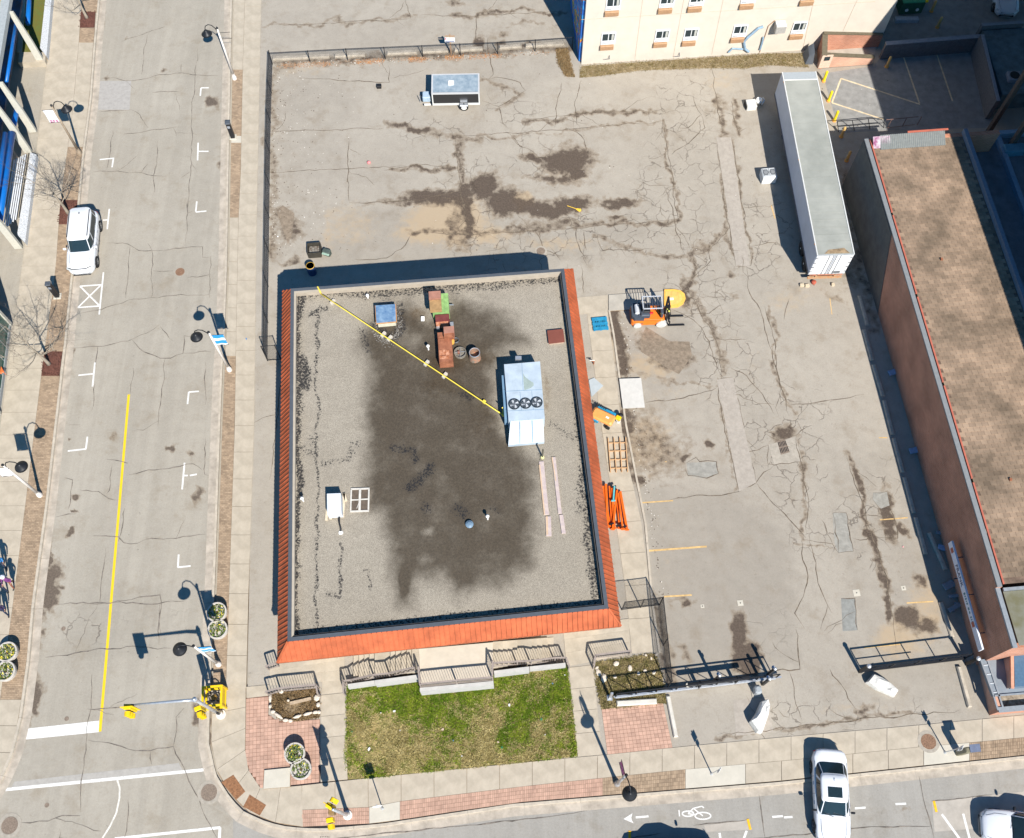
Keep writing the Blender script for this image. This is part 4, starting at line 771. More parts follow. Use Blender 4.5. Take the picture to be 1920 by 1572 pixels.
# ================================================================= MAIN FLAT-ROOFED BUILDING
ZR = 4.75; ZP = 5.2; ZE = 4.1
NW, NE, SE, SW = [G(x, y, ZP) for x, y in ((545, 541.5), (1057.7, 503.7), (1141, 1141), (539, 1203))]
def inset(P_, d):
    n = len(P_); out_ = []
    for i in range(n):
        a, b, c = P_[i-1], P_[i], P_[(i+1) % n]; e1 = (b-a)[:2]; e2 = (c-b)[:2]; e1 /= np.linalg.norm(e1); e2 /= np.linalg.norm(e2)
        n1 = np.array([e1[1], -e1[0]]); n2 = np.array([e2[1], -e2[0]]); m_ = n1+n2; m_ /= (m_@n1)  # inward for clockwise order
        q = b.copy(); q[:2] = b[:2]+m_*d; out_.append(q)
    return out_
RING = [NW, NE, SE, SW]
bld = thing('flat_roofed_restaurant', 'single storey building with gravel roof behind an orange ribbed metal skirt', 'building', (*((NW+SE)/2)[:2], 0), 0)
TANW = mat('tan_wall', (0.52, 0.43, 0.34), 0.9, 0.08, 2); DGC = mat('dark_grey_coping', (0.085, 0.095, 0.11), 0.45, 0.08, 3); CRM = mat('cream_flashing', (0.42, 0.36, 0.28), 0.7, 0.06, 3)
ORG = mat('orange_ribbed_metal', (0.41, 0.102, 0.040), 0.7, 0.22, 1.1, isl=.05, bump=.15)
def frame_between(name, O, I, z0, z1, m, parent, nm):
    for k in range(4):
        a, b, c, d = O[k], O[(k+1) % 4], I[(k+1) % 4], I[k]
        obj(nm, MB().prism([a, b, c, d], z0, z1), m, parent, world=True)
frame_between('w', inset(RING, .09), inset(RING, .24), 0, ZP-.065, TANW, bld, 'wall')
_po, _pi = inset(RING, .16), inset(RING, .28)
for k_ in range(4): obj('parapet_flashing', MB().prism([_po[k_], _po[(k_+1) % 4], _pi[(k_+1) % 4], _pi[k_]], ZR-.3, ZP-.065), mat('flashing_lit_tan', (.40, .34, .27), .8, .1, 2) if k_ in (0, 3) else mat('flashing_shade_dark', (.07, .065, .06), .8, .2, 4), bld, world=True)  # sunlit inner faces tan, shaded ones dark: the shade is in the colour
frame_between('c', RING, inset(RING, .20), ZP-.06, ZP, DGC, bld, 'coping')
for k_, d_ in ((0, .32), (3, .32)):
    a_, b_ = inset(RING, .20), inset(RING, d_); obj('coping_flashing', MB().prism([a_[k_], a_[(k_+1) % 4], b_[(k_+1) % 4], b_[k_]], ZP-.055, ZP-.012), CRM, bld, world=True)
def roof_mask(X, Y):
    D = np.zeros(X.shape); T = D.copy(); K = D.copy()
    damp = [(690, 600), (760, 560), (800, 600), (850, 560), (915, 570), (960, 600), (995, 645), (935, 655), (925, 700), (935, 790), (1000, 865), (1008, 960), (1000, 1060), (960, 1095), (900, 1100), (860, 1125), (820, 1085), (785, 1090), (775, 1138), (745, 1138), (735, 1060), (715, 1000), (712, 960), (685, 955), (684, 860), (680, 750), (690, 690), (672, 640)]
    D = area(X, Y, damp, 26)*.72
    for b in [(830, 700, 60, 60, 0, .85), (740, 800, 50, 60, 0, .85), (870, 780, 30, 120, 0, .8), (855, 1010, 110, 80, 0, .78), (760, 900, 60, 60, 0, .8), (890, 640, 70, 60, 0, .7), (760, 1090, 14, 40, 0, .9), (870, 735, 22, 14, 0, 1.0), (735, 720, 40, 70, 0, .8)]: D = np.maximum(D, blob(X, Y, *b))
    D *= 1-.35*np.maximum(blob(X, Y, 770, 640, 26, 18), np.maximum(blob(X, Y, 800, 999, 12, 8), blob(X, Y, 795, 1051, 12, 10)))
    A = np.zeros(X.shape)
    A = np.maximum(A, line(X, Y, [(557, 552), (720, 548), (900, 533), (1055, 518)], 16, .60)); A = np.maximum(A, line(X, Y, [(560, 545), (560, 800), (557, 1000), (553, 1190)], 11, .72))
    A = np.maximum(A, line(X, Y, [(1060, 560), (1082, 740), (1092, 880), (1103, 1000), (1118, 1130)], 12, .62)); A = np.maximum(A, line(X, Y, [(560, 1182), (800, 1163), (1115, 1130)], 11, .55))
    for l, w_, s in [([(597, 590), (596, 800), (595, 1180)], 4, .62), ([(641, 1020), (643, 1120)], 5, .6), ([(690, 1070), (692, 1110)], 4, .6), ([(580, 590), (610, 580)], 8, .6), ([(668, 830), (655, 860), (610, 870)], 10, .52), ([(705, 610), (740, 632), (752, 610), (745, 575)], 13, .6), ([(680, 620), (690, 660)], 12, .52), ([(620, 1115), (640, 1120)], 7, .55),
                    ([(735, 840), (770, 848), (778, 870)], 10, .6), ([(812, 875), (790, 900), (770, 915)], 12, .62), ([(795, 958), (800, 955)], 16, .55), ([(855, 950), (870, 965)], 15, .6), ([(560, 670), (578, 700), (570, 720)], 16, .75), ([(590, 825), (600, 855), (570, 840)], 12, .5), ([(1010, 850), (1014, 870)], 7, .5), ([(1098, 930), (1104, 980)], 14, .6), ([(920, 955), (935, 960)], 10, .5),
                    ([(1035, 790), (1090, 830)], 12, .45), ([(1090, 880), (1085, 960)], 12, .5), ([(870, 740), (880, 745)], 12, .6), ([(800, 560), (830, 540)], 12, .4), ([(990, 860), (900, 850)], 8, .3), ([(828, 600), (840, 690)], 10, .4)]: A = np.maximum(A, line(X, Y, l, w_, s))
    for b in [(840, 680, 40, 20, 0, .8), (900, 670, 40, 26, 0, .55), (1025, 735, 12, 60, 0, .4), (780, 590, 20, 20, 0, .6), (830, 720, 60, 30, 0, .5), (900, 790, 40, 60, 0, .4)]: T = np.maximum(T, blob(X, Y, *b))
    A = np.where(A > 0, A+.07, 0)
    return D, T, K, A
ri = inset(RING, .27)
rq = [PX(np.array([p[0], p[1], ZR])) for p in ri]
roof = sheet('roof_deck', [rq[0], rq[1], rq[2], rq[3]], ZR, 0.075, ROOFM, roof_mask, wamp=5.0)
roof.parent = bld; roof.location = tuple(-np.array(bld.location)); roof['kind'] = 'stuff'; del roof['kind']
# sloping orange skirt on west, south and east sides
EW0, ESW, ESE, EE0 = [G(x, y, ZE) for x, y in ((529.5, 545), (519.5, 1243), (1164.5, 1174), (1075, 503.7))]
def zset(p, z): q = np.array(p, float); q[2] = z; return q
tp = ZP-.07
for nm, a, b, c, d in [('skirt', zset(NW, tp), zset(SW, tp), ESW, EW0), ('skirt', zset(SW, tp), zset(SE, tp), ESE, ESW), ('skirt', zset(SE, tp), zset(NE, tp), EE0, ESE)]:
    mb = MB(); th = np.array([0, 0, -.06])
    mb.add([a, b, c, d, a+th, b+th, c+th, d+th], [(0, 3, 2, 1), (4, 5, 6, 7), (2, 3, 7, 6), (0, 1, 5, 4), (1, 2, 6, 5), (3, 0, 4, 7)])
    mb.add([d+th, c+th, zset(c, ZE-.28), zset(d, ZE-.28)], [(0, 1, 2, 3)]);
    sk = obj(nm, mb, ORG, bld, world=True)
    # standing ribs
    L = np.linalg.norm(b-a); n = int(L/.262); rbm = MB(); nrm = np.cross(b-a, d-a); nrm /= np.linalg.norm(nrm)
    if nrm[2] < 0: nrm = -nrm
    for i in range(n+1):
        t = i/n; p = a+(b-a)*t; e = (b-a)/L; 
        # ribs run straight down the slope; near hips they are cut by the hip line
        q = d+(c-d)*t; perp = (d-a)-e*((d-a)@e); q = p+perp*1.0
        s0 = (p-d)@e; 
        lo = p+perp*.99; hi = p
        rbm.bar(hi+nrm*.012, lo+nrm*.012, .035, .06)
    # extra short ribs in the corner triangles
    for (corner, eave, sgn) in ((a, d, -1), (b, c, 1)):
        e = (b-a)/L*sgn; perp = (d-a)-((b-a)/L)*((d-a)@((b-a)/L)); ext = (eave-corner)@e; k = 1
        while k*.262 < ext-.03:
            f_ = k*.262/ext; p = corner+(eave-corner)*f_; q = corner+e*k*.262+perp*.99; rbm.bar(p+nrm*.012, q+nrm*.012, .035, .06); k += 1
    obj('rib', rbm, ORG, bld, world=True, kind='stuff')
for a, b in ((zset(SW, tp), ESW), (zset(SE, tp), ESE)): obj('hip_cap', MB().bar(a+np.array([0, 0, .02]), b+np.array([0, 0, .02]), .10, .05), ORG, bld, world=True)
# soffit and doors on the south side
sf = MB(); o2 = inset(RING, .2)
for k in (1, 2, 3):
    A_ = [zset(p, ZE-.2) for p in (RING[k], RING[(k+1) % 4])]; I_ = [zset(p, ZE-.2) for p in (o2[k], o2[(k+1) % 4])]
    B_ = {1: (EE0, ESE), 2: (ESE, ESW), 3: (ESW, EW0)}[k]
    sf.prism([*[zset(p, 0) for p in B_], *[zset(p, 0) for p in I_[::-1]]], ZE-.26, ZE-.2)
obj('soffit', sf, CRM, bld, world=True)
S0, S1 = inset(RING, .13)[3], inset(RING, .13)[2]; dS = (S1-S0)/np.linalg.norm(S1-S0); nS = np.array([dS[1], -dS[0], 0]); aS = math.atan2(dS[1], dS[0])
for t, w_, z0, z1, nm in [(.10, 1.8, .9, 2.6, 'window'), (.24, 1.8, .9, 2.6, 'window'), (.44, 1.6, 1.42, 3.6, 'door'), (.56, 1.6, 1.42, 3.6, 'door'), (.76, 1.8, .9, 2.6, 'window'), (.90, 1.8, .9, 2.6, 'window')]:
    c = S0+(S1-S0)*t+nS*.03; c[2] = (z0+z1)/2
    f = obj(nm, MB().box((0, 0, 0), (w_, .08, z1-z0)), DGC, bld); f.location = tuple(c-np.array(bld.location)); f.rotation_euler = (0, 0, aS)
    pn = obj('pane', MB().box((0, -.045, 0), (w_-.16, .02, z1-z0-.16)), GLS, f)

# ---------------- things on the roof
def onroof(x, y, z=ZR): return G(x, y, z)
RB = mat('pale_blue_sheet_metal', (0.40, 0.47, 0.53), 0.45, 0.10, 1.5, c2=(.47, .54, .60)); RBD = mat('unit_side', (0.16, .27, .38), .5, .1, 2)
hv = thing('rooftop_air_unit', 'large pale blue rooftop air conditioning unit with three fans', 'air conditioner', onroof(985, 790), 0)
zt = ZR+1.25
q1 = [G(*p, zt) for p in ((945, 683.5), (1012.5, 678), (1021.5, 785), (953.5, 789))]
obj('main_cabinet', MB().prism(q1, ZR+.15, zt), RB, hv, world=True)
obj('base_curb', MB().prism(inset(q1, .06), ZR, ZR+.15), mat('curb_metal', (.3, .3, .3), .6), hv, world=True)
hq = [G(*p, z) for p, z in (((957, 790), zt-.05), ((1018.5, 786), zt-.05), ((1020.5, 829), ZR+.35), ((953, 835), ZR+.35))]
obj('sloped_hood', MB().add([*hq, *[zset(p, ZR+.1) for p in hq]], [(0, 3, 2, 1), (3, 7, 6, 2), (0, 4, 7, 3), (1, 2, 6, 5), (0, 1, 5, 4)]), RB, hv, world=True)
sm_ = MB()
for a, b in (((948, 734), (1016, 731)), ((951, 771), (1020, 768)), ((978.5, 681), (981, 732)), ((975, 735), (978, 770)), ((997, 733), (1000, 769))): sm_.bar(G(*a, zt+.004), G(*b, zt+.004), .018, .012)
for a, b in (((975, 791), (975, 832)), ((998, 789), (999, 830))):
    pa = G(*a, zt-.03); pb = G(*b, ZR+.38); sm_.bar(pa, pb, .03, .03)
obj('seam', sm_, RBD, hv, world=True)
obj('side_panel', MB().prism([G(940.5, 704, ZR+1.0), G(945, 704, ZR+1.0), G(952.5, 786, ZR+1.0), G(946, 786, ZR+1.0)], ZR+.2, ZR+1.0), RBD, hv, world=True)
for fx, fy in ((964.3, 758.5), (985.3, 757), (1006.3, 755)):
    c = G(fx, fy, zt); fo = obj('fan', MB().lathe([(.33, .0), (.33, .06), (.29, .065), (.285, .012), (0.001, .012)], n=26), mat('fan_well', (.03, .04, .05), .5), hv); fo.location = tuple(c-np.array(hv.location))
    bl = MB()
    for k in range(4): a = k*math.pi/2+.5; bl.add([(0.04*math.cos(a), .04*math.sin(a), .03), (.25*math.cos(a-.35), .25*math.sin(a-.35), .022), (.26*math.cos(a+.15), .26*math.sin(a+.15), .045), (.1*math.cos(a+.6), .1*math.sin(a+.6), .04)], [(0, 1, 2, 3)])
    obj('fan_blades', bl, mat('fan_blade', (.5, .52, .54), .4, .1), fo)
    gd = MB()
    for r_ in (.09, .17, .25): gd.tube([(r_*math.cos(t), r_*math.sin(t), .068) for t in np.linspace(0, 6.283, 17)], .004, 4, cap=False)
    for k in range(4): a = k*math.pi/4; gd.bar((-.29*math.cos(a), -.29*math.sin(a), .07), (.29*math.cos(a), .29*math.sin(a), .07), .008, .006)
    obj('guard', gd, GALV, fo); obj('hub', MB().lathe([(.05, .03), (.05, .06), (.001, .062)], n=10), DGC, fo)
obj('discharge_duct', MB().box((0, 0, 0), (.35, .2, .3)), GALV, hv).location = tuple(G(972, 673, ZR+.8)-np.array(hv.location))
obj('rust_stain', MB().add([G(*p, zt+.003) for p in ((980.5, 700), (984, 706), (992, 713), (1000, 718), (1001, 723), (995, 728), (983, 732))], [tuple(range(6, -1, -1))]), mat('greenish_stain', (.30, .36, .33), .7, .1), hv, world=True)
# blue-topped curb
bx = thing('duct_box', 'square duct box with blue membrane top in a ring of dark rubble', 'duct box', onroof(724, 600), 0)
q = [G(*p, ZR+.62) for p in ((704, 573), (741, 570.5), (742.5, 602), (706, 605.5))]
obj('box', MB().prism(inset(q, .05), ZR, ZR+.55), mat('cream_box', (.58, .55, .42), .8, .1), bx, world=True); obj('lid', MB().prism(q, ZR+.55, ZR+.62), mat('blue_membrane', (.10, .20, .36), .45, .15, 3, c2=(.22, .33, .45)), bx, world=True)
obj('trim', MB().prism(inset(q, -.04), ZR+.50, ZR+.56), mat('orange_trim', (.5, .25, .1), .7), bx, world=True)
GRV = mat('dark_rubble', (.10, .095, .09), .95, .6, 20, c2=(.38, .35, .31), isl=.5)
rub = MB()
for k in range(900):
    a = random.uniform(0, 6.28); r_ = random.gauss(1.0, .13); x = 726+24*r_*math.cos(a); y = 598+36*r_*math.sin(a) + 6
    if random.random() < .5 or (a > -.6 and a < 2.6):
        p = G(x, y, ZR); s_ = random.uniform(.012, .04); rub.box((p[0], p[1], ZR+s_*.4), (s_*1.4, s_, s_*.8), rz=random.uniform(0, 3))
tag(obj('rubble', rub, GRV, kind='stuff'), 'loose dark stones scattered round the blue-topped duct box', 'rubble'); del bpy.data.objects['rubble']['category']
# rusty exhaust group
RST = mat('rusted_steel', (.27, .095, .05), .75, .25, 3, c2=(.38, .15, .08), bump=.2); RSO = mat('orange_rust', (.55, .16, .05), .75, .4, 6, c2=(.62, .32, .2)); GRN = mat('green_paint_rusting', (.24, .40, .14), .7, .25, 4); RSP = mat('pinkish_rust', (.36, .17, .12), .7, .15, 3)
ex = thing('green_exhaust_unit', 'tall green rooftop exhaust with two rusty hood boxes', 'exhaust unit', onroof(822, 585), 0)
def rbox(x0, y0, x1, y1, z0, z1, m, parent, nm, sk=.074):
    """box whose top face covers the given photo rectangle"""
    P_ = [G(x0, y0, z1), G(x1, y0-(x1-x0)*sk, z1), G(x1+(y1-y0)*.06, y1-(x1-x0)*sk, z1), G(x0+(y1-y0)*.06, y1, z1)]
    mb = MB().cbox((0, 0, 0), (1, 1, 1)) if False else MB().prism(P_, z0, z1)
    return obj(nm, mb, m, parent, world=True)
rbox(809, 552, 840, 585, ZR, ZR+.95, GRN, ex, 'green_cabinet'); rbox(803.5, 547, 826, 560.5, ZR+1.0, ZR+1.35, RSP, ex, 'hood'); rbox(805, 563.5, 827, 582, ZR+.9, ZR+1.2, mat('rusty_ochre', (.36, .22, .10), .75, .2, 4), ex, 'hood')
obj('bracket', MB().box((0, 0, 0), (.35, .05, .05)), GALV, ex).location = tuple(G(845, 572, ZR+.3)-np.array(ex.location))
ex2 = thing('rusty_exhaust_fan', 'low dark red rusted exhaust box between the green unit and the large rusty unit', 'exhaust unit', onroof(830, 605), 0)
rbox(816, 591, 842, 601, ZR, ZR+.7, mat('dark_red_rust', (.16, .04, .04), .6, .2, 4), ex2, 'cabinet'); rbox(817, 602, 840, 609, ZR, ZR+.5, RSO, ex2, 'lower_cabinet'); rbox(818, 610, 824, 615, ZR, ZR+.3, GALV, ex2, 'bracket'); rbox(843, 604, 850, 610, ZR, ZR+.15, GALV, ex2, 'bracket')
ex3 = thing('large_rusty_unit', 'largest rusty rooftop exhaust unit with flaking orange paint', 'exhaust unit', onroof(836, 655), 0)
rbox(821, 636, 847, 679, ZR, ZR+.75, RST, ex3, 'cabinet'); rbox(820, 624, 832, 634, ZR, ZR+.8, RST, ex3, 'duct'); rbox(831.5, 613, 851, 625, ZR+.5, ZR+1.15, RSP, ex3, 'hood'); rbox(832, 625.5, 851, 631, ZR+.5, ZR+1.1, RST, ex3, 'hood_lip')
for sx, sy, ww in [(824, 657, 5), (830, 656, 5), (836, 657, 6), (825, 668, 16)]: obj('peeling_patch', MB().add([G(sx, sy, ZR+.754), G(sx+ww, sy, ZR+.754), G(sx+ww+1, sy+(9 if ww < 10 else 5), ZR+.754), G(sx, sy+(10 if ww < 10 else 6), ZR+.754)], [(3, 2, 1, 0)]), RSO, ex3, world=True)
obj('yellow_elbow', MB().lathe([(.001, -.12), (.16, -.1), (.16, .1), (.001, .12)], n=14), mat('ochre_paint', (.7, .36, .07), .6, .15), ex3).location = tuple(G(847, 641, ZR+.55)-np.array(ex3.location))
obj('cable_coil', MB().tube([(.17*math.cos(t), .17*math.sin(t), .05+.01*t) for t in np.linspace(0, 12, 40)], .02, 5), DGC, ex3).location = tuple(G(855, 640, ZR)-np.array(ex3.location))
t = thing('rusty_ring_fan', 'round upturned fan shroud lying on the roof beside the rusty unit', 'fan shroud', onroof(863, 664), 0); obj('rim', MB().lathe([(.33, 0), (.36, .05), (.36, .22), (.31, .22), (.30, .06), (.001, .06)], n=24), mat('weathered_steel', (.20, .18, .15), .6, .3, 8), t); obj('motor', MB().lathe([(.09, .06), (.09, .18), (.001, .2)], (-.08, .05, 0), 10), RST, t); obj('strut', MB().bar((-.3, 0, .2), (.3, .05, .2), .02, .02).bar((0, -.3, .2), (0, .3, .2), .02, .02), GALV, t)
t = thing('open_drum', 'open roof drum with a rusty side, right of the round fan shroud', 'drum', onroof(890.5, 671), 0); obj('shell', MB().lathe([(.36, 0), (.33, .3), (.31, .62), (.27, .62), (.27, .15), (.001, .15)], n=24), mat('verdigris_rust', (.30, .32, .27), .65, .4, 5, c2=(.42, .2, .12)), t); obj('rim', MB().tube([(.30*math.cos(a), .30*math.sin(a), .63) for a in np.linspace(0, 6.283, 25)], .02, 5, cap=False), GALV, t)
t = thing('roof_hatch', 'square brown roof hatch near the east parapet', 'roof hatch', onroof(1042, 632), 0); P_ = [G(*p, ZR+.22) for p in ((1026, 620), (1056, 617), (1059, 641), (1029, 644.5))]
obj('curb', MB().prism(inset(P_, .05), ZR, ZR+.16), mat('pinkish_curb', (.5, .36, .28), .8), t, world=True); obj('lid', MB().prism(P_, ZR+.16, ZR+.22), mat('brown_lid', (.20, .065, .045), .55, .08, 2), t, world=True)
# small white unit
t = thing('small_white_air_unit', 'small white rooftop air unit on a timber pallet with a black hose', 'air conditioner', onroof(627, 952), 0)
P_ = [G(*p, ZR+.75) for p in ((613, 926), (639, 925), (640.5, 963), (613.5, 964.5))]
obj('cabinet', MB().prism(P_, ZR+.12, ZR+.75), mat('off_white_metal', (.62, .64, .67), .5, .05), t, world=True)
pb = MB()
for a, b in (((612, 976), (615, 930)), ((620, 974), (622, 930)), ((629, 970), (631, 930)), ((643, 970), (645, 926)), ((649, 940), (645, 926))): pb.bar(G(*a, ZR+.06), G(*b, ZR+.06), .14, .1)
obj('pallet', pb, mat('pale_timber', (.62, .52, .38), .85, .15, 6), t, world=True)
obj('cap', MB().box((0, 0, 0), (.55, .1, .12)), WHT, t).location = tuple(G(626, 965, ZR+.35)-np.array(t.location))
obj('hose', MB().tube([G(636, 967, ZR+.25), G(636, 980, ZR+.2), G(639, 992, ZR+.12), G(639, 996, ZR+.05)], .05, 7), BLK, t, world=True, smooth=True); obj('pipe_boot', MB().lathe([(.13, 0), (.1, .06), (.001, .07)], G(639, 999, ZR), 12), WHT, t, world=True)
# window frame lying on the roof
t = thing('old_window_frame', 'old white four-pane window sash lying flat on the roof', 'window frame', onroof(675, 938), 0.03); OW = mat('old_white_wood', (.58, .54, .48), .8, .12, 6); fr = MB()
for c, d in (((0, .63, .05), (1.02, .09, .07)), ((0, -.66, .05), (1.02, .09, .07)), ((-.48, 0, .05), (.08, 1.2, .07)), ((.48, 0, .05), (.08, 1.2, .07)), ((0, 0, .06), (.12, 1.2, .08)), ((-.24, 0, .05), (.4, .06, .06)), ((.24, .02, .05), (.4, .06, .06))): fr.box(c, d)
obj('frame', fr, OW, t); gl = mat('dusty_glass', (.13, .10, .075), .2, .2)
for c in ((-.25, .32), (-.25, -.33), (.25, .32), (.25, -.33)): obj('pane', MB().box((c[0], c[1], .03), (.36, .55, .01)), gl, t)
obj('stick', MB().bar((-.15, -.5, .07), (.05, .1, .08), .03, .03), OW, t)
# vents
def vent(x, y, label, col=WHT, h=.45, r=.06):
    t = thing('roof_vent', label, 'roof vent', onroof(x, y), 0, 'small vent pipes on the gravel roof'); obj('pipe', MB().lathe([(r*.8, 0), (r*.8, h), (.001, h)], n=12), col, t); obj('cap', MB().lathe([(r*1.6, h-.06), (r*1.7, h+.02), (r*.8, h+.09), (.001, h+.1)], n=12), col, t); return t
vent(569, 940, 'white vent pipe near the west parapet, left of the small white air unit'); vent(914.5, 974, 'white vent pipe in the damp middle of the roof', h=.5); vent(803.5, 656, 'white vent pipe left of the large rusty unit'); vent(690, 559, 'white vent pipe near the north parapet', h=.3)
vent(880.5, 985, 'dark blue-rimmed vent cap low on the damp roof', mat('blue_grey_cap', (.16, .24, .32), .5), .15, .13)
t = thing('flap_vent', 'small tilted white vent flap between the blue-topped box and the green unit', 'roof vent', onroof(793, 600), 0); obj('flap', MB().box((0, 0, .12), (.2, .28, .03), M=Matrix.Rotation(.35, 3, 'X')), WHT, t); obj('base', MB().box((0, 0, .04), (.16, .2, .08)), DGC, t)
# gas pipe
YP = mat('yellow_gas_pipe', (.80, .62, .08), .5, .05, 4)
t = thing('yellow_gas_pipe', 'long yellow gas pipe running diagonally across the roof on small blocks', 'gas pipe', onroof(600, 552), 0)
zz = ZR+.26
main = [G(601, 551, zz)]+[G(601+(944-601)*k/8, 551+(779-551)*k/8, zz) for k in range(1, 9)]
obj('pipe', MB().tube(main, .036, 8), YP, t, world=True, smooth=True); obj('riser', MB().tube([G(595.5, 538, ZP+.06), G(599, 545, ZP+.06), G(601.5, 550, zz)], .045, 8), YP, t, world=True); obj('upturn', MB().tube([G(944, 779, zz), G(943, 770, zz), G(942, 765, zz+.05), G(942, 765, ZR+1.0)], .035, 8), YP, t, world=True)
obj('elbow', MB().lathe([(.001, -.07), (.07, -.05), (.07, .05), (.001, .07)], G(944, 779, zz), 10), YP, t, world=True)
PB_ = mat('grey_block', (.52, .47, .40), .9, .1, 8)
for x, y, two in [(624, 568, 0), (725, 632.5, 1), (800, 682.5, 0), (834, 705.5, 0), (908, 755, 0)]:
    for k in ((-1, 1) if two else (0,)):
        o = obj('support_block', MB().cbox((0, 0, .1), (.38 if x != 908 else .16, .18, .2 if x != 908 else .22), .02), PB_ if x != 908 else YP, t); o.location = tuple(G(x+k*6, y+k*3.5, ZR)-np.array(t.location)); o.rotation_euler = (0, 0, .95)
# boards
PNK = mat('faded_pink_board', (.50, .40, .40), .85, .12, 5, c2=(.56, .46, .40)); PNO = mat('tan_board', (.56, .40, .27), .85, .1, 6)
for i, (a, b, w_, m, lb_) in enumerate([((1015, 866), (1025, 966), .26, PNK, 'faded pink board, upper one of the left row on the roof'), ((1011.5, 872), (1021, 966), .09, PNO, 'narrow light batten along the left row of boards'), ((1027.5, 969), (1029, 1006), .30, PNK, 'short pink board at the lower end of the left row'), ((1025, 969), (1026, 1004), .12, PNO, 'short tan batten at the lower end of the left row'),
                                 ((1038, 858), (1050, 964), .20, PNK, 'faded pink board, upper one of the right row on the roof'), ((1035, 858), (1042, 903), .07, PNO, 'narrow tan batten at the top of the right row of boards'), ((1052, 966), (1057, 1001), .22, PNK, 'pale board at the lower end of the right row')]):
    A, B_ = onroof(*a), onroof(*b); c = (A+B_)/2; d = B_-A
    tag(obj('roof_board', MB().cbox((0, 0, .035+.004*(i % 2)), (w_, np.linalg.norm(d), .07), .01), m), lb_, 'board', 'boards laid in two rows on the roof').location = tuple(c); bpy.context.view_layer.update()
    bpy.data.objects[-1] if False else None
    o = [q for q in COL.objects if q.name.startswith('roof_board')][-1]
for o in [q for q in COL.objects if q.name.startswith('roof_board')]: pass
_bd = [((1015, 866), (1025, 966)), ((1011.5, 872), (1021, 966)), ((1027.5, 969), (1029, 1006)), ((1025, 969), (1026, 1004)), ((1038, 858), (1050, 964)), ((1035, 858), (1042, 903)), ((1052, 966), (1057, 1001))]
for o, (a, b) in zip(sorted([q for q in COL.objects if q.name.startswith('roof_board')], key=lambda q: q.name), _bd):
    d = onroof(*b)-onroof(*a); o.rotation_euler = (0, 0, math.atan2(d[1], d[0])-math.pi/2)
t = thing('antenna_post', 'dark upright pipe with a yellow foot below the large air unit', 'pipe', onroof(1017, 858), 0); obj('pipe', MB().tube([(0, 0, 0), (0, 0, 1.1)], .05, 8), mat('grimy_pipe', (.12, .11, .08), .7, .3), t); obj('foot', MB().lathe([(.11, 0), (.09, .12), (.05, .14)], n=10), mat('pale_yellow', (.7, .66, .3), .7), t)

# ================================================================= CREAM HOTEL AT THE TOP
HW0, HW1 = G(1090, 121, ZL), G(1647, 85, ZL); dh = (HW1-HW0)/np.linalg.norm(HW1-HW0); nh = np.array([dh[1], -dh[0], 0]); ah = math.atan2(dh[1], dh[0]); HL = np.linalg.norm(HW1-HW0); HH = 11.0
CREAM = mat('cream_stucco', (0.60, 0.535, 0.45), 0.9, 0.05, 1.0, bump=.15)
hot = thing('cream_hotel', 'tall cream stucco building with white windows and tan air conditioner grilles', 'building', HW0, ah)
obj('wall', MB().box((HL/2, .15, HH/2), (HL, .3, HH)), CREAM, hot); obj('east_wall', MB().box((HL-.15, 7.3, HH/2), (.3, 14, HH)), CREAM, hot)
def mural():
    m = bpy.data.materials.new('painted_mural'); m.use_nodes = True; N = m.node_tree.nodes; L = m.node_tree.links; b = N['Principled BSDF']; b.inputs['Roughness'].default_value = .8
    tc = N.new('ShaderNodeTexCoord'); n1 = N.new('ShaderNodeTexNoise'); n1.inputs['Scale'].default_value = .55; n1.inputs['Detail'].default_value = 2; n1.inputs['Distortion'].default_value = 1.5; L.new(tc.outputs['Object'], n1.inputs['Vector'])
    r = N.new('ShaderNodeValToRGB'); r.color_ramp.interpolation = 'CONSTANT'; e = r.color_ramp.elements; e[0].position = 0; e[0].color = (.02, .12, .45, 1); e[1].position = .48; e[1].color = (.03, .25, .6, 1)
    for p, c in ((.54, (.5, .05, .03, 1)), (.57, (.7, .45, .03, 1)), (.61, (.10, .3, .05, 1)), (.66, (.03, .1, .35, 1))): q = e.new(p); q.color = c
    L.new(n1.outputs['Fac'], r.inputs[0]); L.new(r.outputs[0], b.inputs['Base Color']); return m
obj('mural_wall', MB().box((-.02, 7.3, HH/2), (.3, 14, HH)), mural(), hot)
obj('roof', MB().box((HL/2, 7.3, HH+.1), (HL+.3, 14.4, .3)), CONG, hot)
WF = mat('white_window_frame', (.72, .73, .74), .5, .03); PT = mat('tan_grille', (.44, .27, .15), .7, .08)
def wx(x, y): p = on_plane(x, y, HW0, nh); return (p-HW0)@dh, p[2]
wins = [(1140.5, 71), (1241.5, 66), (1295.5, 63.5), (1387.5, 57), (1498.5, 51), (1150, 6), (1251, 1), (1307, -2), (1405, -7), (1519, -14)]
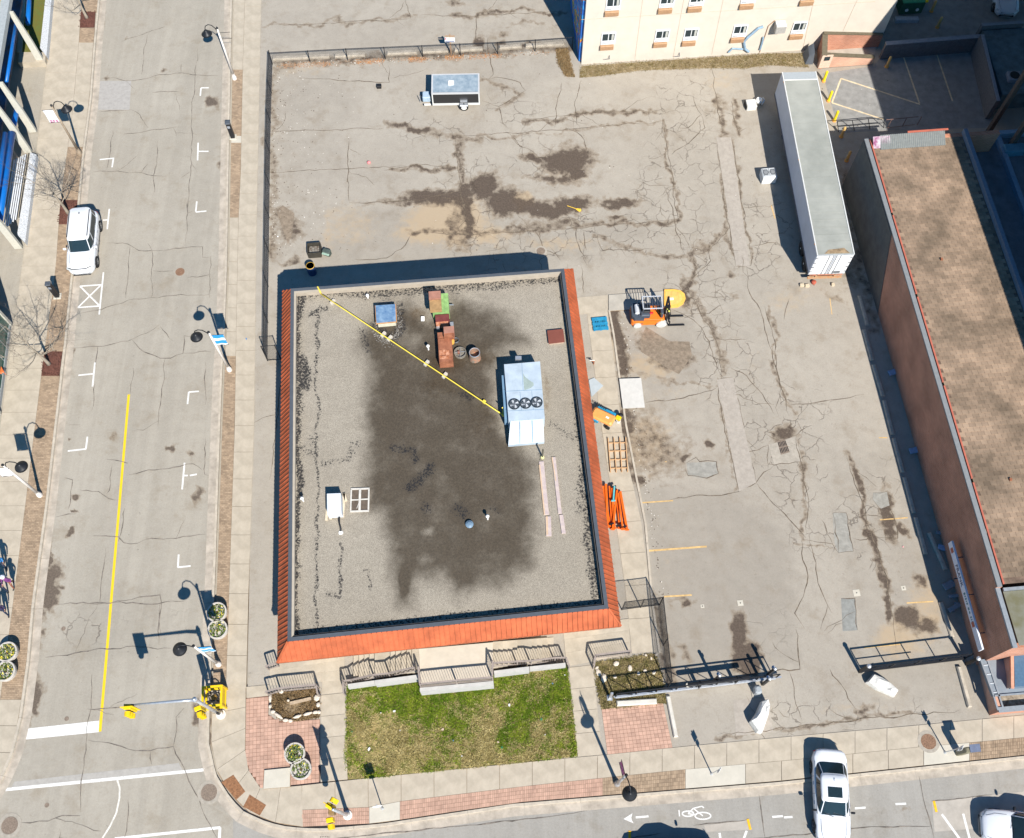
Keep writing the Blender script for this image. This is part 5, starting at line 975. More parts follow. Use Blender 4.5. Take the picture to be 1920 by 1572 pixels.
for x, y in wins:
    u, z = wx(x, y); z = max(z, .8)
    w_ = obj('window', MB().box((0, -.02, 0), (1.02, .10, .78)).box((0, -.03, -.50), (1.04, .10, .34)), WF, hot); w_.location = (u, 0, z)
    obj('pane', MB().box((-.23, -.075, .01), (.40, .01, .60)).box((.23, -.075, .01), (.40, .01, .60)), GLS, w_); obj('curtain', MB().box((.30, -.082, .0), (.16, .006, .56)), mat('curtain_cloth', (.42, .42, .38), .9), w_)
    obj('sash_slot', MB().box((0, -.085, -.44), (.9, .01, .03)).box((-.3, -.085, -.57), (.35, .01, .05)), mat('slot_grey', (.2, .21, .23), .6), w_)
    g = obj('grille_box', MB().cbox((0, -.10, -.9), (.98, .24, .36), .02), PT, hot); g.location = (u-.06, 0, z)
    for k in range(5): pass
    sl_ = MB()
    for k in range(5): sl_.box((0, -.225, -1.02+k*.06), (.9, .01, .018))
    obj('louvre', sl_, mat('dark_tan', (.28, .16, .09), .7), g)
gv = MB()
for a, b in [((1090, 39), (1640, 5)), ((1205, 0), (1190, 113)), ((1282, 0), (1262, 108)), ((1358, -10), (1334, 104)), ((1528, -10), (1505, 92)), ((1612, -10), (1580, 60))]:
    ua, za = wx(*a); ub, zb = wx(*b); gv.bar((ua, -.012, za), (ub, -.012, zb), .02, .02)
obj('panel_joint', gv, mat('stucco_joint', (.54, .42, .32), .9), hot)
dk = MB(); 
for pts in [[(1403, 97), (1396, 92), (1394, 78), (1401, 70), (1421, 53), (1430, 50)], [(1365, 98), (1372, 91), (1392, 92)], [(1424, 93), (1428, 80), (1430, 70)]]:
    dk.tube([(wx(*p)[0], -.12, max(.05, wx(*p)[1])) for p in pts], .10 if len(pts) > 3 else .07, 6)
obj('duct', dk, mat('blue_grey_duct', (.25, .36, .46), .5, .15), hot)
acx, acz = wx(1460, 46); ac = obj('wall_condenser', MB().cbox((acx, -.38, acz), (.75, .6, .62), .04), mat('condenser_case', (.38, .36, .33), .6), hot); obj('condenser_top', MB().cbox((acx, -.38, acz+.33), (.7, .55, .05), .02).lathe([(.24, 0), (.24, .03), (.2, .03)], (acx, -.38, acz+.35), 16), WF, ac)
obj('cable', MB().tube([(wx(1452, 40)[0], -.05, wx(1452, 40)[1]), (wx(1440, 50)[0], -.05, wx(1440, 50)[1]), (wx(1425, 95)[0], -.05, .1)], .03, 5), mat('tan_conduit', (.40, .25, .16), .7), hot)
for x, y in [(1142, 108), (1273, 103)]:
    u, z = wx(x, y); obj('wall_bracket', MB().bar((u-.35, -.25, z), (u, -.25, z), .03, .03).bar((u, 0, z+.1), (u, -.25, z), .04, .04), BLK if False else DGC, hot)

# ================================================================= BRICK STAIR ENCLOSURE
def brick_mat(name, c1, c2, mortar, sc=9.0, vert=True):
    m = bpy.data.materials.new(name); m.use_nodes = True; N = m.node_tree.nodes; L = m.node_tree.links; b = N['Principled BSDF']; b.inputs['Roughness'].default_value = .9
    tc = N.new('ShaderNodeTexCoord'); mp = N.new('ShaderNodeMapping'); mp.inputs['Rotation'].default_value = (math.pi/2 if vert else 0, 0, 0)
    sx = N.new('ShaderNodeSeparateXYZ'); cx = N.new('ShaderNodeCombineXYZ'); ad = N.new('ShaderNodeMath'); L.new(tc.outputs['Object'], sx.inputs[0]); L.new(sx.outputs[0], ad.inputs[0]); L.new(sx.outputs[1], ad.inputs[1]); L.new(ad.outputs[0], cx.inputs[0]); L.new(sx.outputs[2], cx.inputs[1])
    br = N.new('ShaderNodeTexBrick'); br.inputs['Scale'].default_value = 1; br.inputs['Brick Width'].default_value = .23; br.inputs['Row Height'].default_value = .08; br.inputs['Mortar Size'].default_value = .008; br.inputs['Color1'].default_value = (*c1, 1); br.inputs['Color2'].default_value = (*c2, 1); br.inputs['Mortar'].default_value = (*mortar, 1)
    L.new(cx.outputs[0], br.inputs['Vector']); nz = N.new('ShaderNodeTexNoise'); nz.inputs['Scale'].default_value = .7; nz.inputs['Detail'].default_value = 6; L.new(tc.outputs['Object'], nz.inputs['Vector'])
    hs = N.new('ShaderNodeHueSaturation'); mr = N.new('ShaderNodeMapRange'); mr.inputs['From Min'].default_value = .3; mr.inputs['From Max'].default_value = .7; mr.inputs['To Min'].default_value = .8; mr.inputs['To Max'].default_value = 1.2; L.new(nz.outputs['Fac'], mr.inputs['Value']); L.new(mr.outputs[0], hs.inputs['Value'])
    L.new(br.outputs['Color'], hs.inputs['Color']); L.new(hs.outputs[0], b.inputs['Base Color']); bp = N.new('ShaderNodeBump'); bp.inputs['Strength'].default_value = .4; bp.inputs['Distance'].default_value = .01; L.new(br.outputs['Fac'], bp.inputs['Height']); bp.invert = True; L.new(bp.outputs[0], b.inputs['Normal']); return m
BRW = brick_mat('red_brown_brick', (.40, .155, .085), (.49, .21, .125), (.42, .33, .27)); BRO = brick_mat('orange_brick', (.52, .27, .18), (.58, .32, .22), (.5, .4, .32))
sb = thing('brick_stair_enclosure', 'small roofless brick enclosure with a pale door against the cream wall', 'enclosure', G(1535, 128, ZL), 0)
def wall_seg(nm, a, b, z0, z1, th, m, parent, capm=None, side=1):
    A, B_ = np.array(a, float), np.array(b, float); d = (B_-A)[:2]; d /= np.linalg.norm(d); n = np.array([-d[1], d[0], 0])*th*side
    z1a, z1b = (z1 if isinstance(z1, tuple) else (z1, z1))
    mb = MB().prism([A, B_, B_+n, A+n], z0, [z1a, z1b, z1b, z1a]); o = obj(nm, mb, m, parent, world=True)
    if capm: e = np.array([-d[1], d[0], 0])*.04*side; c = MB().prism([A-e, B_-e, B_+n+e, A+n+e], [z1a+.004, z1b+.004, z1b+.004, z1a+.004], [z1a+.06, z1b+.06, z1b+.06, z1a+.06]); obj('coping', c, capm, parent, world=True)
    return o
CAPM = mat('dark_olive_coping', (.13, .11, .075), .6, .15)
zb = 1.25; a0, a1, a2, a3 = G(1533, 129, ZL), G(1634, 122, ZL), G(1645, 84, ZL), G(1532, 92, ZL)
zf = lambda p, z: (p[0], p[1], z)
wall_seg('front_wall', a0, a1, 0, (1.35, .75), .25, BRO, sb, CAPM); wall_seg('side_wall', a3+np.array([0, 0, 0]), a0, 0, (1.7, 1.35), .3, BRW, sb, CAPM); wall_seg('back_wall', a2, a3, 0, (1.25, 1.75), .25, BRW, sb, CAPM)
obj('floor', MB().prism([a0, a1, a2, a3], 0, ZL+.05), CONG, sb, world=True)
dr = obj('door', MB().box((0, -.03, 0), (.8, .06, 1.2)), mat('pinkish_door', (.62, .46, .36), .7), sb); dp = a0+(a1-a0)*.10; dr.location = (dp[0]-sb.location[0], dp[1]-sb.location[1], .7); dr.rotation_euler = (0, 0, math.atan2((a1-a0)[1], (a1-a0)[0])); obj('window', MB().box((0, -.07, .3), (.42, .02, .36)), GLS, dr)
# shaded open shed beside it
t = thing('lean_to_vent', 'dark tilted vent cover against the cream wall, left of the brick enclosure', 'vent cover', G(1512, 110, ZL), ah); obj('cover', MB().add([(-.25, -.6, 0), (.35, -.6, 0), (.35, .4, 0), (-.25, .4, 0), (.0, -.3, .55), (.35, -.3, .8), (.35, .4, 1.1), (.0, .4, .8)], [(0, 1, 5, 4), (1, 2, 6, 5), (2, 3, 7, 6), (3, 0, 4, 7), (4, 5, 6, 7)]), DGC, t)

# ================================================================= LONG BRICK BUILDING ON THE RIGHT
ZB = 4.8
def gab(perp, along, z=0): return np.array([*(GB*perp+GA*along)[:2], z])
def perp_along(x, y, z): g = G(x, y, z); return g@GB, g@GA
pW = 26.30; aN = G(1622, 262, ZB)@GA; aS2 = G(1873, 1101, ZB)@GA
lb = thing('long_brick_building', 'long brick building with a worn shingle roof along the right side', 'building', gab(pW, aN), ROTZ)
# local frame: x = perp (east), y = along (north negative down): origin at NW corner
LY = aS2-aN      # negative
obj('west_wall', MB().box((.15, LY/2, ZB/2-.02), (.3, -LY, ZB-.04)), BRW, lb)
yg = (G(1700, 505, ZB)@GA)-aN
obj('grey_wall_part', MB().add([(-.012, -.02, .0), (-.012, -.02, ZB-.05), (-.012, yg+2.6, ZB-.05), (-.012, yg-.3, .1), (-.03, yg-.3, .1), (-.03, yg+2.6, ZB-.05), (-.03, -.02, ZB-.05), (-.03, -.02, 0)], [(0, 3, 2, 1), (4, 7, 6, 5), (2, 3, 4, 5), (1, 2, 5, 6), (0, 1, 6, 7), (3, 0, 7, 4)]), mat('wall_dark_grey', (.125, .12, .11), .85, .15, 1.5), lb)  # north end of the west wall coloured darker grey, cut on a slant
obj('north_wall', MB().box((4.6, -.15, ZB/2), (8.6, .3, ZB-.02)), BRW, lb)
obj('west_coping', MB().box((.13, LY/2, ZB+.03), (.26, -LY, .1)), mat('grey_flashing', (.22, .23, .235), .5, .08), lb)
RED = mat('red_painted_edge', (.46, .13, .085), .6, .12, 3)
seg = -LY/5
for k in range(5): obj('red_edge', MB().box((.36, -(k+.5)*seg, ZB+.06), (.09, seg-.25, .1)), RED, lb)
RD = mat('felt_underlay', (.16, .11, .08), .95, .3, 3)
WR_ = 6.0
obj('roof', MB().box((.45+WR_/2, LY/2, ZB-.06), (WR_, -LY-.3, .08)), RD, lb)
SHG = mat('worn_shingle', (.265, .195, .135), .95, .35, .45, c2=(.365, .26, .18), isl=.15, bump=.3)
shb = MB(); bw_, bh = .36, .27; rows = int((-LY-.5)/bh)
for r in range(rows):
    y = -.3-r*bh
    for c in range(int(WR_/bw_)+1):
        x = .42+(c+(.5 if r % 2 else 0))*bw_
        if x+bw_ > .42+WR_: continue
        zz = ZB-.02+.004*random.random(); t_ = .022
        shb.add([(x+.006, y, zz+.002), (x+bw_-.006, y, zz+.002), (x+bw_-.006, y-bh-.01, zz+t_), (x+.006, y-bh-.01, zz+t_), (x+.006, y-bh-.01, zz), (x+bw_-.006, y-bh-.01, zz)], [(3, 2, 1, 0), (2, 3, 4, 5)])
obj('shingle', shb, SHG, lb, kind='stuff')
# corrugated curb at the north end with red cap
cg = MB(); x0 = G(1645, 262, ZB)@GB-pW; x1 = G(1765, 250, ZB)@GB-pW
for k in range(34):
    xa = x0+(x1-x0)*k/34; xb = x0+(x1-x0)*(k+1)/34; xm = (xa+xb)/2
    cg.add([(xa, -.95, ZB+.02), (xm, -.95, ZB+.08), (xb, -.95, ZB+.02), (xb, -.12, ZB+.45), (xm, -.12, ZB+.51), (xa, -.12, ZB+.45)], [(0, 1, 4, 5), (1, 2, 3, 4)])
obj('corrugated_panel', cg, mat('corrugated_grey', (.22, .23, .22), .6, .1), lb); obj('red_edge', MB().box(((x0+x1)/2+1.0, -.06, ZB+.52), ((x1-x0)-1.6, .1, .08)), RED, lb)
obj('poster', MB().box((.95, -.5, ZB+.25), (1.1, .75, .03), M=Matrix.Rotation(.55, 3, 'X')), mat('magenta_white_poster', (.30, .04, .17), .6, .3, 3, c2=(.5, .45, .47)), lb)
pp = MB(); pp.box((.42+WR_+.12, LY/2, ZB+.12), (.24, -LY, .5)); obj('east_parapet', pp, mat('slate_parapet', (.17, .20, .25), .8, .1), lb)
for x, y in [(1765, 487), (1894, 900)]: obj('roof_nail_box', MB().box((G(x, y, ZB)@GB-pW, G(x, y, ZB)@GA-aN, ZB+.05), (.13, .13, .12)), RST, lb)
# sign on the west wall
sgA, sgB = G(1812, 1012, 2.35), G(1875, 1215, 2.35)
ya, yb = sgA@GA-aN, sgB@GA-aN
sg = thing('wall_sign', 'long narrow white sign board fixed to the brick wall', 'sign', gab(pW-.0, (ya+yb)/2+aN, 0), ROTZ); Ls = abs(yb-ya)
obj('board', MB().box((-.45, 0, 2.1), (.10, Ls, .5)), mat('sign_white', (.72, .74, .80), .5, .05), sg); obj('bracket', MB().box((-.2, Ls*.35, 2.1), (.42, .05, .05)).box((-.2, -Ls*.35, 2.1), (.42, .05, .05)).box((-.2, 0, 2.1), (.42, .05, .05)), DGC, sg)
def text(body, size, m, parent, M_, name='lettering', ext=.004):
    cu = bpy.data.curves.new(name, 'FONT'); cu.body = body; cu.size = size; cu.extrude = ext; cu.align_x = 'CENTER'; cu.align_y = 'CENTER'; cu.resolution_u = 2
    o = bpy.data.objects.new(name, cu); dg = bpy.context.evaluated_depsgraph_get(); COL.objects.link(o); bpy.context.view_layer.update()
    me = bpy.data.meshes.new_from_object(o.evaluated_get(bpy.context.evaluated_depsgraph_get())); bpy.data.objects.remove(o)
    me.transform(M_); me.materials.clear(); me.materials.append(m); q = bpy.data.objects.new(name, me); COL.objects.link(q); q.parent = parent; return q
# lettering faces west and up a little; rows read from north to south
Mt = Matrix.Translation((-.51, Ls*.18, 2.12)) @ Matrix.Rotation(-math.pi/2, 4, 'Z') @ Matrix.Rotation(math.pi/2, 4, 'X')
NVY = mat('navy_letter', (.03, .05, .13), .5); 
text('FRANK', .40, NVY, sg, Mt)
sm2 = MB(); yy = Ls*.02
for wd_, gp in ((.12, .05), (.07, .05), (.1, .06), (.06, .05), (.1, .16), (.14, .08), (.12, .16), (.08, .06), (.06, .05), (.1, .05), (.08, .06)): sm2.box((-.505, yy-wd_/2, 2.12), (.008, wd_, random.uniform(.12, .22))); yy -= wd_+gp
obj('small_lettering', sm2, mat('teal_letter', (.07, .20, .25), .5), sg, kind='stuff')
for yy in (Ls*.42, -Ls*.27): obj('red_mark', MB().box((-.51, yy, 2.12), (.01, .28, .3)), RED, sg)
t = tag(obj('wall_hook', MB().bar((-.5, 0, 1.4), (0, 0, 1.4), .07, .07), DGC), 'short dark bracket sticking out of the brick wall left of the sign', 'bracket'); t.location = tuple(gab(pW, G(1796, 1085, 1.4)@GA)); t.rotation_euler = (0, 0, ROTZ)
# southern end: mossy flat roof, then the low annex on the sidewalk
aE = G(1903, 1215, ZB-.25)@GA-aN
obj('south_wall', MB().box((.15, (LY+aE)/2, (ZB-.3)/2), (.3, LY-aE, ZB-.3)).box((4.2, aE+.12, (ZB-.3)/2), (7.8, .24, ZB-.3)), BRW, lb)
obj('mossy_roof', MB().box((4.2, (LY+aE)/2-.05, ZB-.35), (7.6, LY-aE-.3, .12)), mat('mossy_grey_roof', (.33, .33, .29), .9, .3, .6, c2=(.15, .14, .08)), lb)
TG = mat('trim_grey', (.25, .27, .29), .5)
obj('mossy_roof_edge', MB().box((.12, (LY+aE)/2, ZB-.24), (.24, LY-aE, .14)).box((4.2, LY-.1, ZB-.24), (7.6, .16, .14)), TG, lb)
fb = thing('front_shop_annex', 'low grey-roofed front annex of the brick building at the sidewalk', 'building', G(1855, 1341, 0), 0); zf_ = 1.3
def fbp(nm, px, z0, z1, m): return obj(nm, MB().prism([G(x, y, z1) for x, y in px], z0, z1), m, fb, world=True)
fbp('roof', [(1838.5, 1237), (2000, 1222), (2000, 1294), (1863, 1305)], 1.0, zf_, mat('grey_membrane', (.22, .25, .28), .6, .08, 2))
wall_seg('west_wall', G(1831, 1238, .12), G(1855, 1341, .12), 0, zf_-.03, .2, BRO, fb, None, 1)
wall_seg('front_wall', G(1855, 1341.5, .12), G(2000, 1329, .12), 0, zf_-.03, .2, mat('salmon_wall', (.50, .25, .17), .85, .1), fb, TG, 1)
fbp('dirt_strip', [(1864, 1306), (2000, 1296), (2000, 1320), (1871, 1331)], .6, .95, mat('dirty_gravel', (.26, .2, .14), .95, .4, 5, bump=.6, c2=(.42, .35, .27)))
for a, b in (((1838.5, 1237), (1863, 1305)), ((1863, 1305), (1871, 1332)), ((1863, 1305), (2000, 1294)), ((1851, 1236), (1880, 1326))): obj('edge_trim', MB().bar(G(*a, zf_+.03), G(*b, zf_+.03), .09, .07), TG, fb, world=True)
for k in range(4): y = 1248+k*17; obj('roof_seam', MB().bar(G(1842+k*6, y, zf_+.02), G(1855+k*6, y-1, zf_+.02), .05, .03), mat('trim_grey2', (.5, .53, .55), .5), fb, world=True)
fbp('skylight', [(1901, 1223), (2000, 1215), (2000, 1282), (1903, 1288)], zf_, 2.0, mat('blue_glass_roof', (.08, .15, .23), .15, .1))
for a, b in (((1897, 1220), (1898, 1291)), ((1897, 1220), (2000, 1211))): obj('skylight_frame', MB().bar(G(*a, 2.02), G(*b, 2.02), .16, .12), mat('salmon_trim', (.58, .30, .20), .8), fb, world=True)
obj('sloped_flank', MB().prism([G(1880, 1226, 1.35), G(1896, 1224, 1.9), G(1897, 1288, 1.9), G(1893, 1290, 1.35)], 1.2, [1.45, 2.0, 1.95, 1.4]), BRO, fb, world=True)
t = thing('roof_shadow_box', 'unseen dark rooftop box added beyond the frame edge for its shadow', 'added box', gab(34.0, G(1905, 1075, ZB)@GA-1.6), ROTZ); obj('cabinet', MB().cbox((0, 0, ZB+.9), (1.6, 2.2, 1.9), .1), DGC, t); obj('base', MB().box((0, 0, ZB/2), (1.9, 2.5, ZB)), BRW, t)  # unseen box added beyond the frame to cast a shadow on the roof

# shaded yards east of the long building
def PA(x, y, z): return perp_along(x, y, z)
SLT = mat('slate_roof', (.15, .17, .19), .9, .2, 1.5, bump=.3); SLB = mat('blue_grey_coping', (.20, .28, .36), .7, .1)
er = thing('low_flat_roofs', 'cluster of low dark flat roofs with pale copings in deep shade', 'building', gab(33.4, aN), ROTZ)
obj('roof', MB().box((6, -14, 2.9), (12, 30, .3)), SLT, er); obj('wall', MB().box((6, -14, 1.4), (11.8, 29.8, 2.8)), BRW, er)
obj('parapet', MB().box((.15, -14, 3.25), (.3, 30, .5)).box((6, .85, 3.25), (12, .3, .5)).box((2.6, -14, 3.2), (.3, 30, .4)).box((6, -8, 3.2), (6.6, .3, .4)), SLB, er)
obj('blue_strip', MB().box((3.6, -8.5, 3.15), (.6, 9, .2)), mat('blue_strip', (.05, .20, .38), .4), er); obj('teal_skylight', MB().box((5.2, -9.5, 3.2), (.8, 12, .3)), mat('teal_glass', (.16, .32, .30), .3, .3), er); obj('violet_panel', MB().box((6.4, -9, 3.35), (1.1, 13, .2)), mat('pale_violet', (.30, .32, .48), .5), er)
obj('roof_box', MB().cbox((3.3, -.5, 3.3), (1.4, .7, .5), .06), mat('teal_box', (.08, .22, .30), .4), er)
# walled parking court
ct_ = thing('court_wall', 'low dark concrete wall round the shaded parking court', 'wall', G(1830, 85, ZL), 0)
CW = mat('dark_court_wall', (.13, .13, .135), .9, .15); CWT = mat('court_coping', (.24, .25, .28), .8, .12)
def cw(pts, h, th=.25):
    for a, b in zip(pts[:-1], pts[1:]): wall_seg('wall', G(*a, h), G(*b, h), 0, h, th, CW, ct_, CWT)
cw([(1838, 66), (1660, 80)], 1.5); cw([(1868, 190), (1838, 66)], 1.9, -.3); cw([(1920, 45), (1842, 50)], 1.9, -.3)
wq = [G(x, y, ZL+.35) for x, y in ((1822, 84), (1830, 80), (1862, 190), (1853, 202))]
obj('white_ledge', MB().prism(wq, 0, ZL+.35), mat('peeling_white', (.42, .38, .42), .8, .35, 2, c2=(.55, .42, .36)), ct_, world=True)
fr_ = thing('flat_roof_extension', 'teal-shaded flat roof with a square fan curb in the top right', 'building', G(1890, 130, 1.6), 0)
obj('roof', MB().prism([G(x, y, 1.6) for x, y in ((1842, 58), (1960, 50), (1960, 172), (1880, 178))], 0, 1.6), mat('teal_roof', (.10, .15, .17), .8, .3, 1.5), fr_, world=True)
fc = G(1900, 146, 1.65); obj('fan_curb', MB().cbox((fc[0], fc[1], 1.75), (.95, .85, .3), .05), CWT, fr_, world=True); obj('fan_well', MB().lathe([(.34, 1.9), (.34, 1.925), (.001, 1.925)], (fc[0], fc[1], 0), 20), BLK, fr_, world=True)
# elevated slab on tall columns, its deck outside the picture
el = thing('elevated_deck', 'tall steel columns of an elevated building at the right edge, coloured dark as in shade', 'building', gab(34.9, 46), ROTZ); o_ = 46
DC = mat('shaded_column', (.09, .075, .065), .7, .2)  # the columns' shaded faces are put into this dark colour
for x, y in [(1851, 251), (1859, 327), (1904, 400)]:
    g = G(x, y, .1); p, a_ = g@GB, g@GA
    c = obj('column', MB().box((p-34.9, a_-o_, 7), (.30, .30, 14)), DC, el)
obj('deck', MB().box((13.2, -2, 14.4), (26.4, 66, .9)), DC, el)
# far ground objects in the shade
# ================================================================= LEFT BUILDING WITH CREAM FINS
lf = thing('glass_fronted_building', 'building edge with sloping cream fins, blue tubes and glass at the left', 'building', G(0, 300, ZW), 0)
FIN = mat('cream_fin', (.52, .50, .43), .6, .06); BLU = mat('blue_tube', (.005, .12, .42), .3, .05); GRB = mat('grey_fascia', (.36, .38, .38), .5, .1)
for (bx_, by_), (tx_, ty_) in [((85, 118), (24, 12)), ((69, 246), (5, 150)), ((60, 284), (-2, 196)), ((42, 464), (-10, 392)), ((23, 609), (-20, 560)), ((2, 775), (-40, 735))]:
    b0 = G(bx_, by_, ZW); tz = 4.9
    # fins: wide foot, tapering up to the fascia, set square to the street
    c = MB(); wd = .30
    tp_ = b0.copy(); tp_[2] = tz; din = -GB*.55
    A = [b0-GA*.10, b0-GA*.10+din*.9, b0+GA*.10+din*.9, b0+GA*.10]; B_ = [tp_-GA*.08+din*.35, tp_-GA*.08+din*.9, tp_+GA*.08+din*.9, tp_+GA*.08+din*.35]
    mid = [lerp(a, b, .45)+(din*(-.12 if k in (0, 3) else 0)) for k, (a, b) in enumerate(zip(A, B_))]
    c.loft([A, mid, B_]); obj('fin', c, FIN, lf, world=True)
g0 = G(24, 12, 4.9); pf = g0@GB
def lfbox(nm, p0, p1, y0, y1, z0, z1, m):
    """box in street axes: perp p0..p1, along y0..y1"""
    q = [gab(p0, y0), gab(p1, y0), gab(p1, y1), gab(p0, y1)]; return obj(nm, MB().prism(q, z0, z1), m, lf, world=True)
aT, aB = G(20, -60, 4.9)@GA, G(0, 420, 4.9)@GA
lfbox('fascia', pf-.75, pf-.15, aB, aT, 4.75, 5.15, GRB); lfbox('canopy_edge', pf-1.1, pf-.75, aB-20, aT, 4.9, 5.2, mat('ochre_trim', (.52, .46, .28), .7)); 
for pts, r_ in [([G(31, 37, 3.4), G(12, 154, 3.4)], .12), ([G(56, -20, 1.2), G(52, 45, 1.2)], .17), ([G(32, 205, 2.0), G(24, 242, 2.0)], .18), ([G(22, 250, 2.4), G(-3, 420, 2.4)], .24), ([G(10, 250, 3.2), G(-12, 400, 3.2)], .16)]:
    obj('blue_tube', MB().tube(pts, r_, 10), BLU, lf, world=True, smooth=True)
wr = MB()
for k in range(6):
    wr.bar(G(27+k*4.2, 300-k*2, .9), G(6+k*4.6, 432-k*4, .9), .07, .05)
obj('white_rail', wr, WF, lf, world=True)
lq = [G(*p, ZW+.35) for p in ((62, 292), (67, 292), (45, 452), (34, 440))]
obj('stone_ledge', MB().prism([G(*p, .5) for p in ((57, 286), (68, 290), (47, 455), (32, 440))], 0, .5), mat('speckled_stone', (.52, .53, .54), .8, .3, 14), lf, world=True)
lfbox('inner_floor', pf-8, pf-1.0, aB-22, aT, 2.0, 2.2, mat('dark_interior_floor', (.10, .06, .05), .8, .4, 1.2, c2=(.05, .09, .16)))
pg = thing('raised_planter', 'stone-edged planter with yellowing grass at the left building', 'planter', G(75, 40, ZW), 0)
obj('edging', MB().prism([G(*p, .55) for p in ((88, -30), (99, -30), (87, 106), (75, 90))], 0, .55), MATS['speckled_stone'], pg, world=True); obj('rim', MB().prism([G(*p, .5) for p in ((36, 98), (86, 98), (84, 116), (34, 118))], 0, .5).prism([G(*p, .5) for p in ((40, -30), (50, -30), (40, 98), (32, 98))], 0, .5), CONC, pg, world=True)
obj('soil', MB().prism([G(*p, .4) for p in ((48, -30), (88, -30), (76, 98), (38, 98))], 0, .4), mat('yellow_grass', (.24, .20, .04), .95, .4, 3, c2=(.12, .14, .03), bump=.8), pg, world=True)
gw = thing('shopfront_glass', 'green-tinted shop window wall at the lower left edge', 'shop front', G(0, 700, ZW), 0)
gq = [(26, 600), (2, 780)]
A, B_ = G(22, 605, 0), G(-2, 790, 0); d = (B_-A)/np.linalg.norm(B_-A); n = np.array([d[1], -d[0], 0])*(-1)
if n[0] > 0: n = -n
for k in range(7):
    p = A+(B_-A)*k/7; q = A+(B_-A)*(k+1)/7-d*.08
    obj('pane', MB().prism([p, q, q+n*.05, p+n*.05], .3, 2.6), mat('green_glass', (.05, .12, .10), .1), gw, world=True); obj('mullion', MB().prism([q, q+d*.08, q+d*.08+n*.12, q+n*.12], .1, 2.75), GRB, gw, world=True)
obj('head_frame', MB().prism([A-n*.02, B_-n*.02, B_+n*.3, A+n*.3], 2.6, 2.8), GRB, gw, world=True); obj('sill', MB().prism([A-n*.03, B_-n*.03, B_+n*.15, A+n*.15], 0, .3), GRB, gw, world=True)
obj('roof', MB().prism([A+n*.3, B_+n*.3, B_+n*6, A+n*6], 2.4, 2.7), mat('dark_teal_roof', (.06, .10, .11), .5, .3, 1), gw, world=True)
t = thing('orange_chair', 'orange chair corner showing at the left edge by the shop window', 'chair', G(4, 702, ZW), .6); obj('seat', MB().cbox((0, 0, .45), (.5, .5, .06), .02), mat('orange_plastic', (.7, .16, .04), .5), t); obj('backrest', MB().cbox((-.24, 0, .7), (.05, .48, .45), .02), MATS['orange_plastic'], t)
for k in range(4): obj('leg', MB().tube([(.2*(1 if k & 1 else -1), .2*(1 if k & 2 else -1), 0), (.2*(1 if k & 1 else -1), .2*(1 if k & 2 else -1), .43)], .015, 6), MATS['orange_plastic'], t)
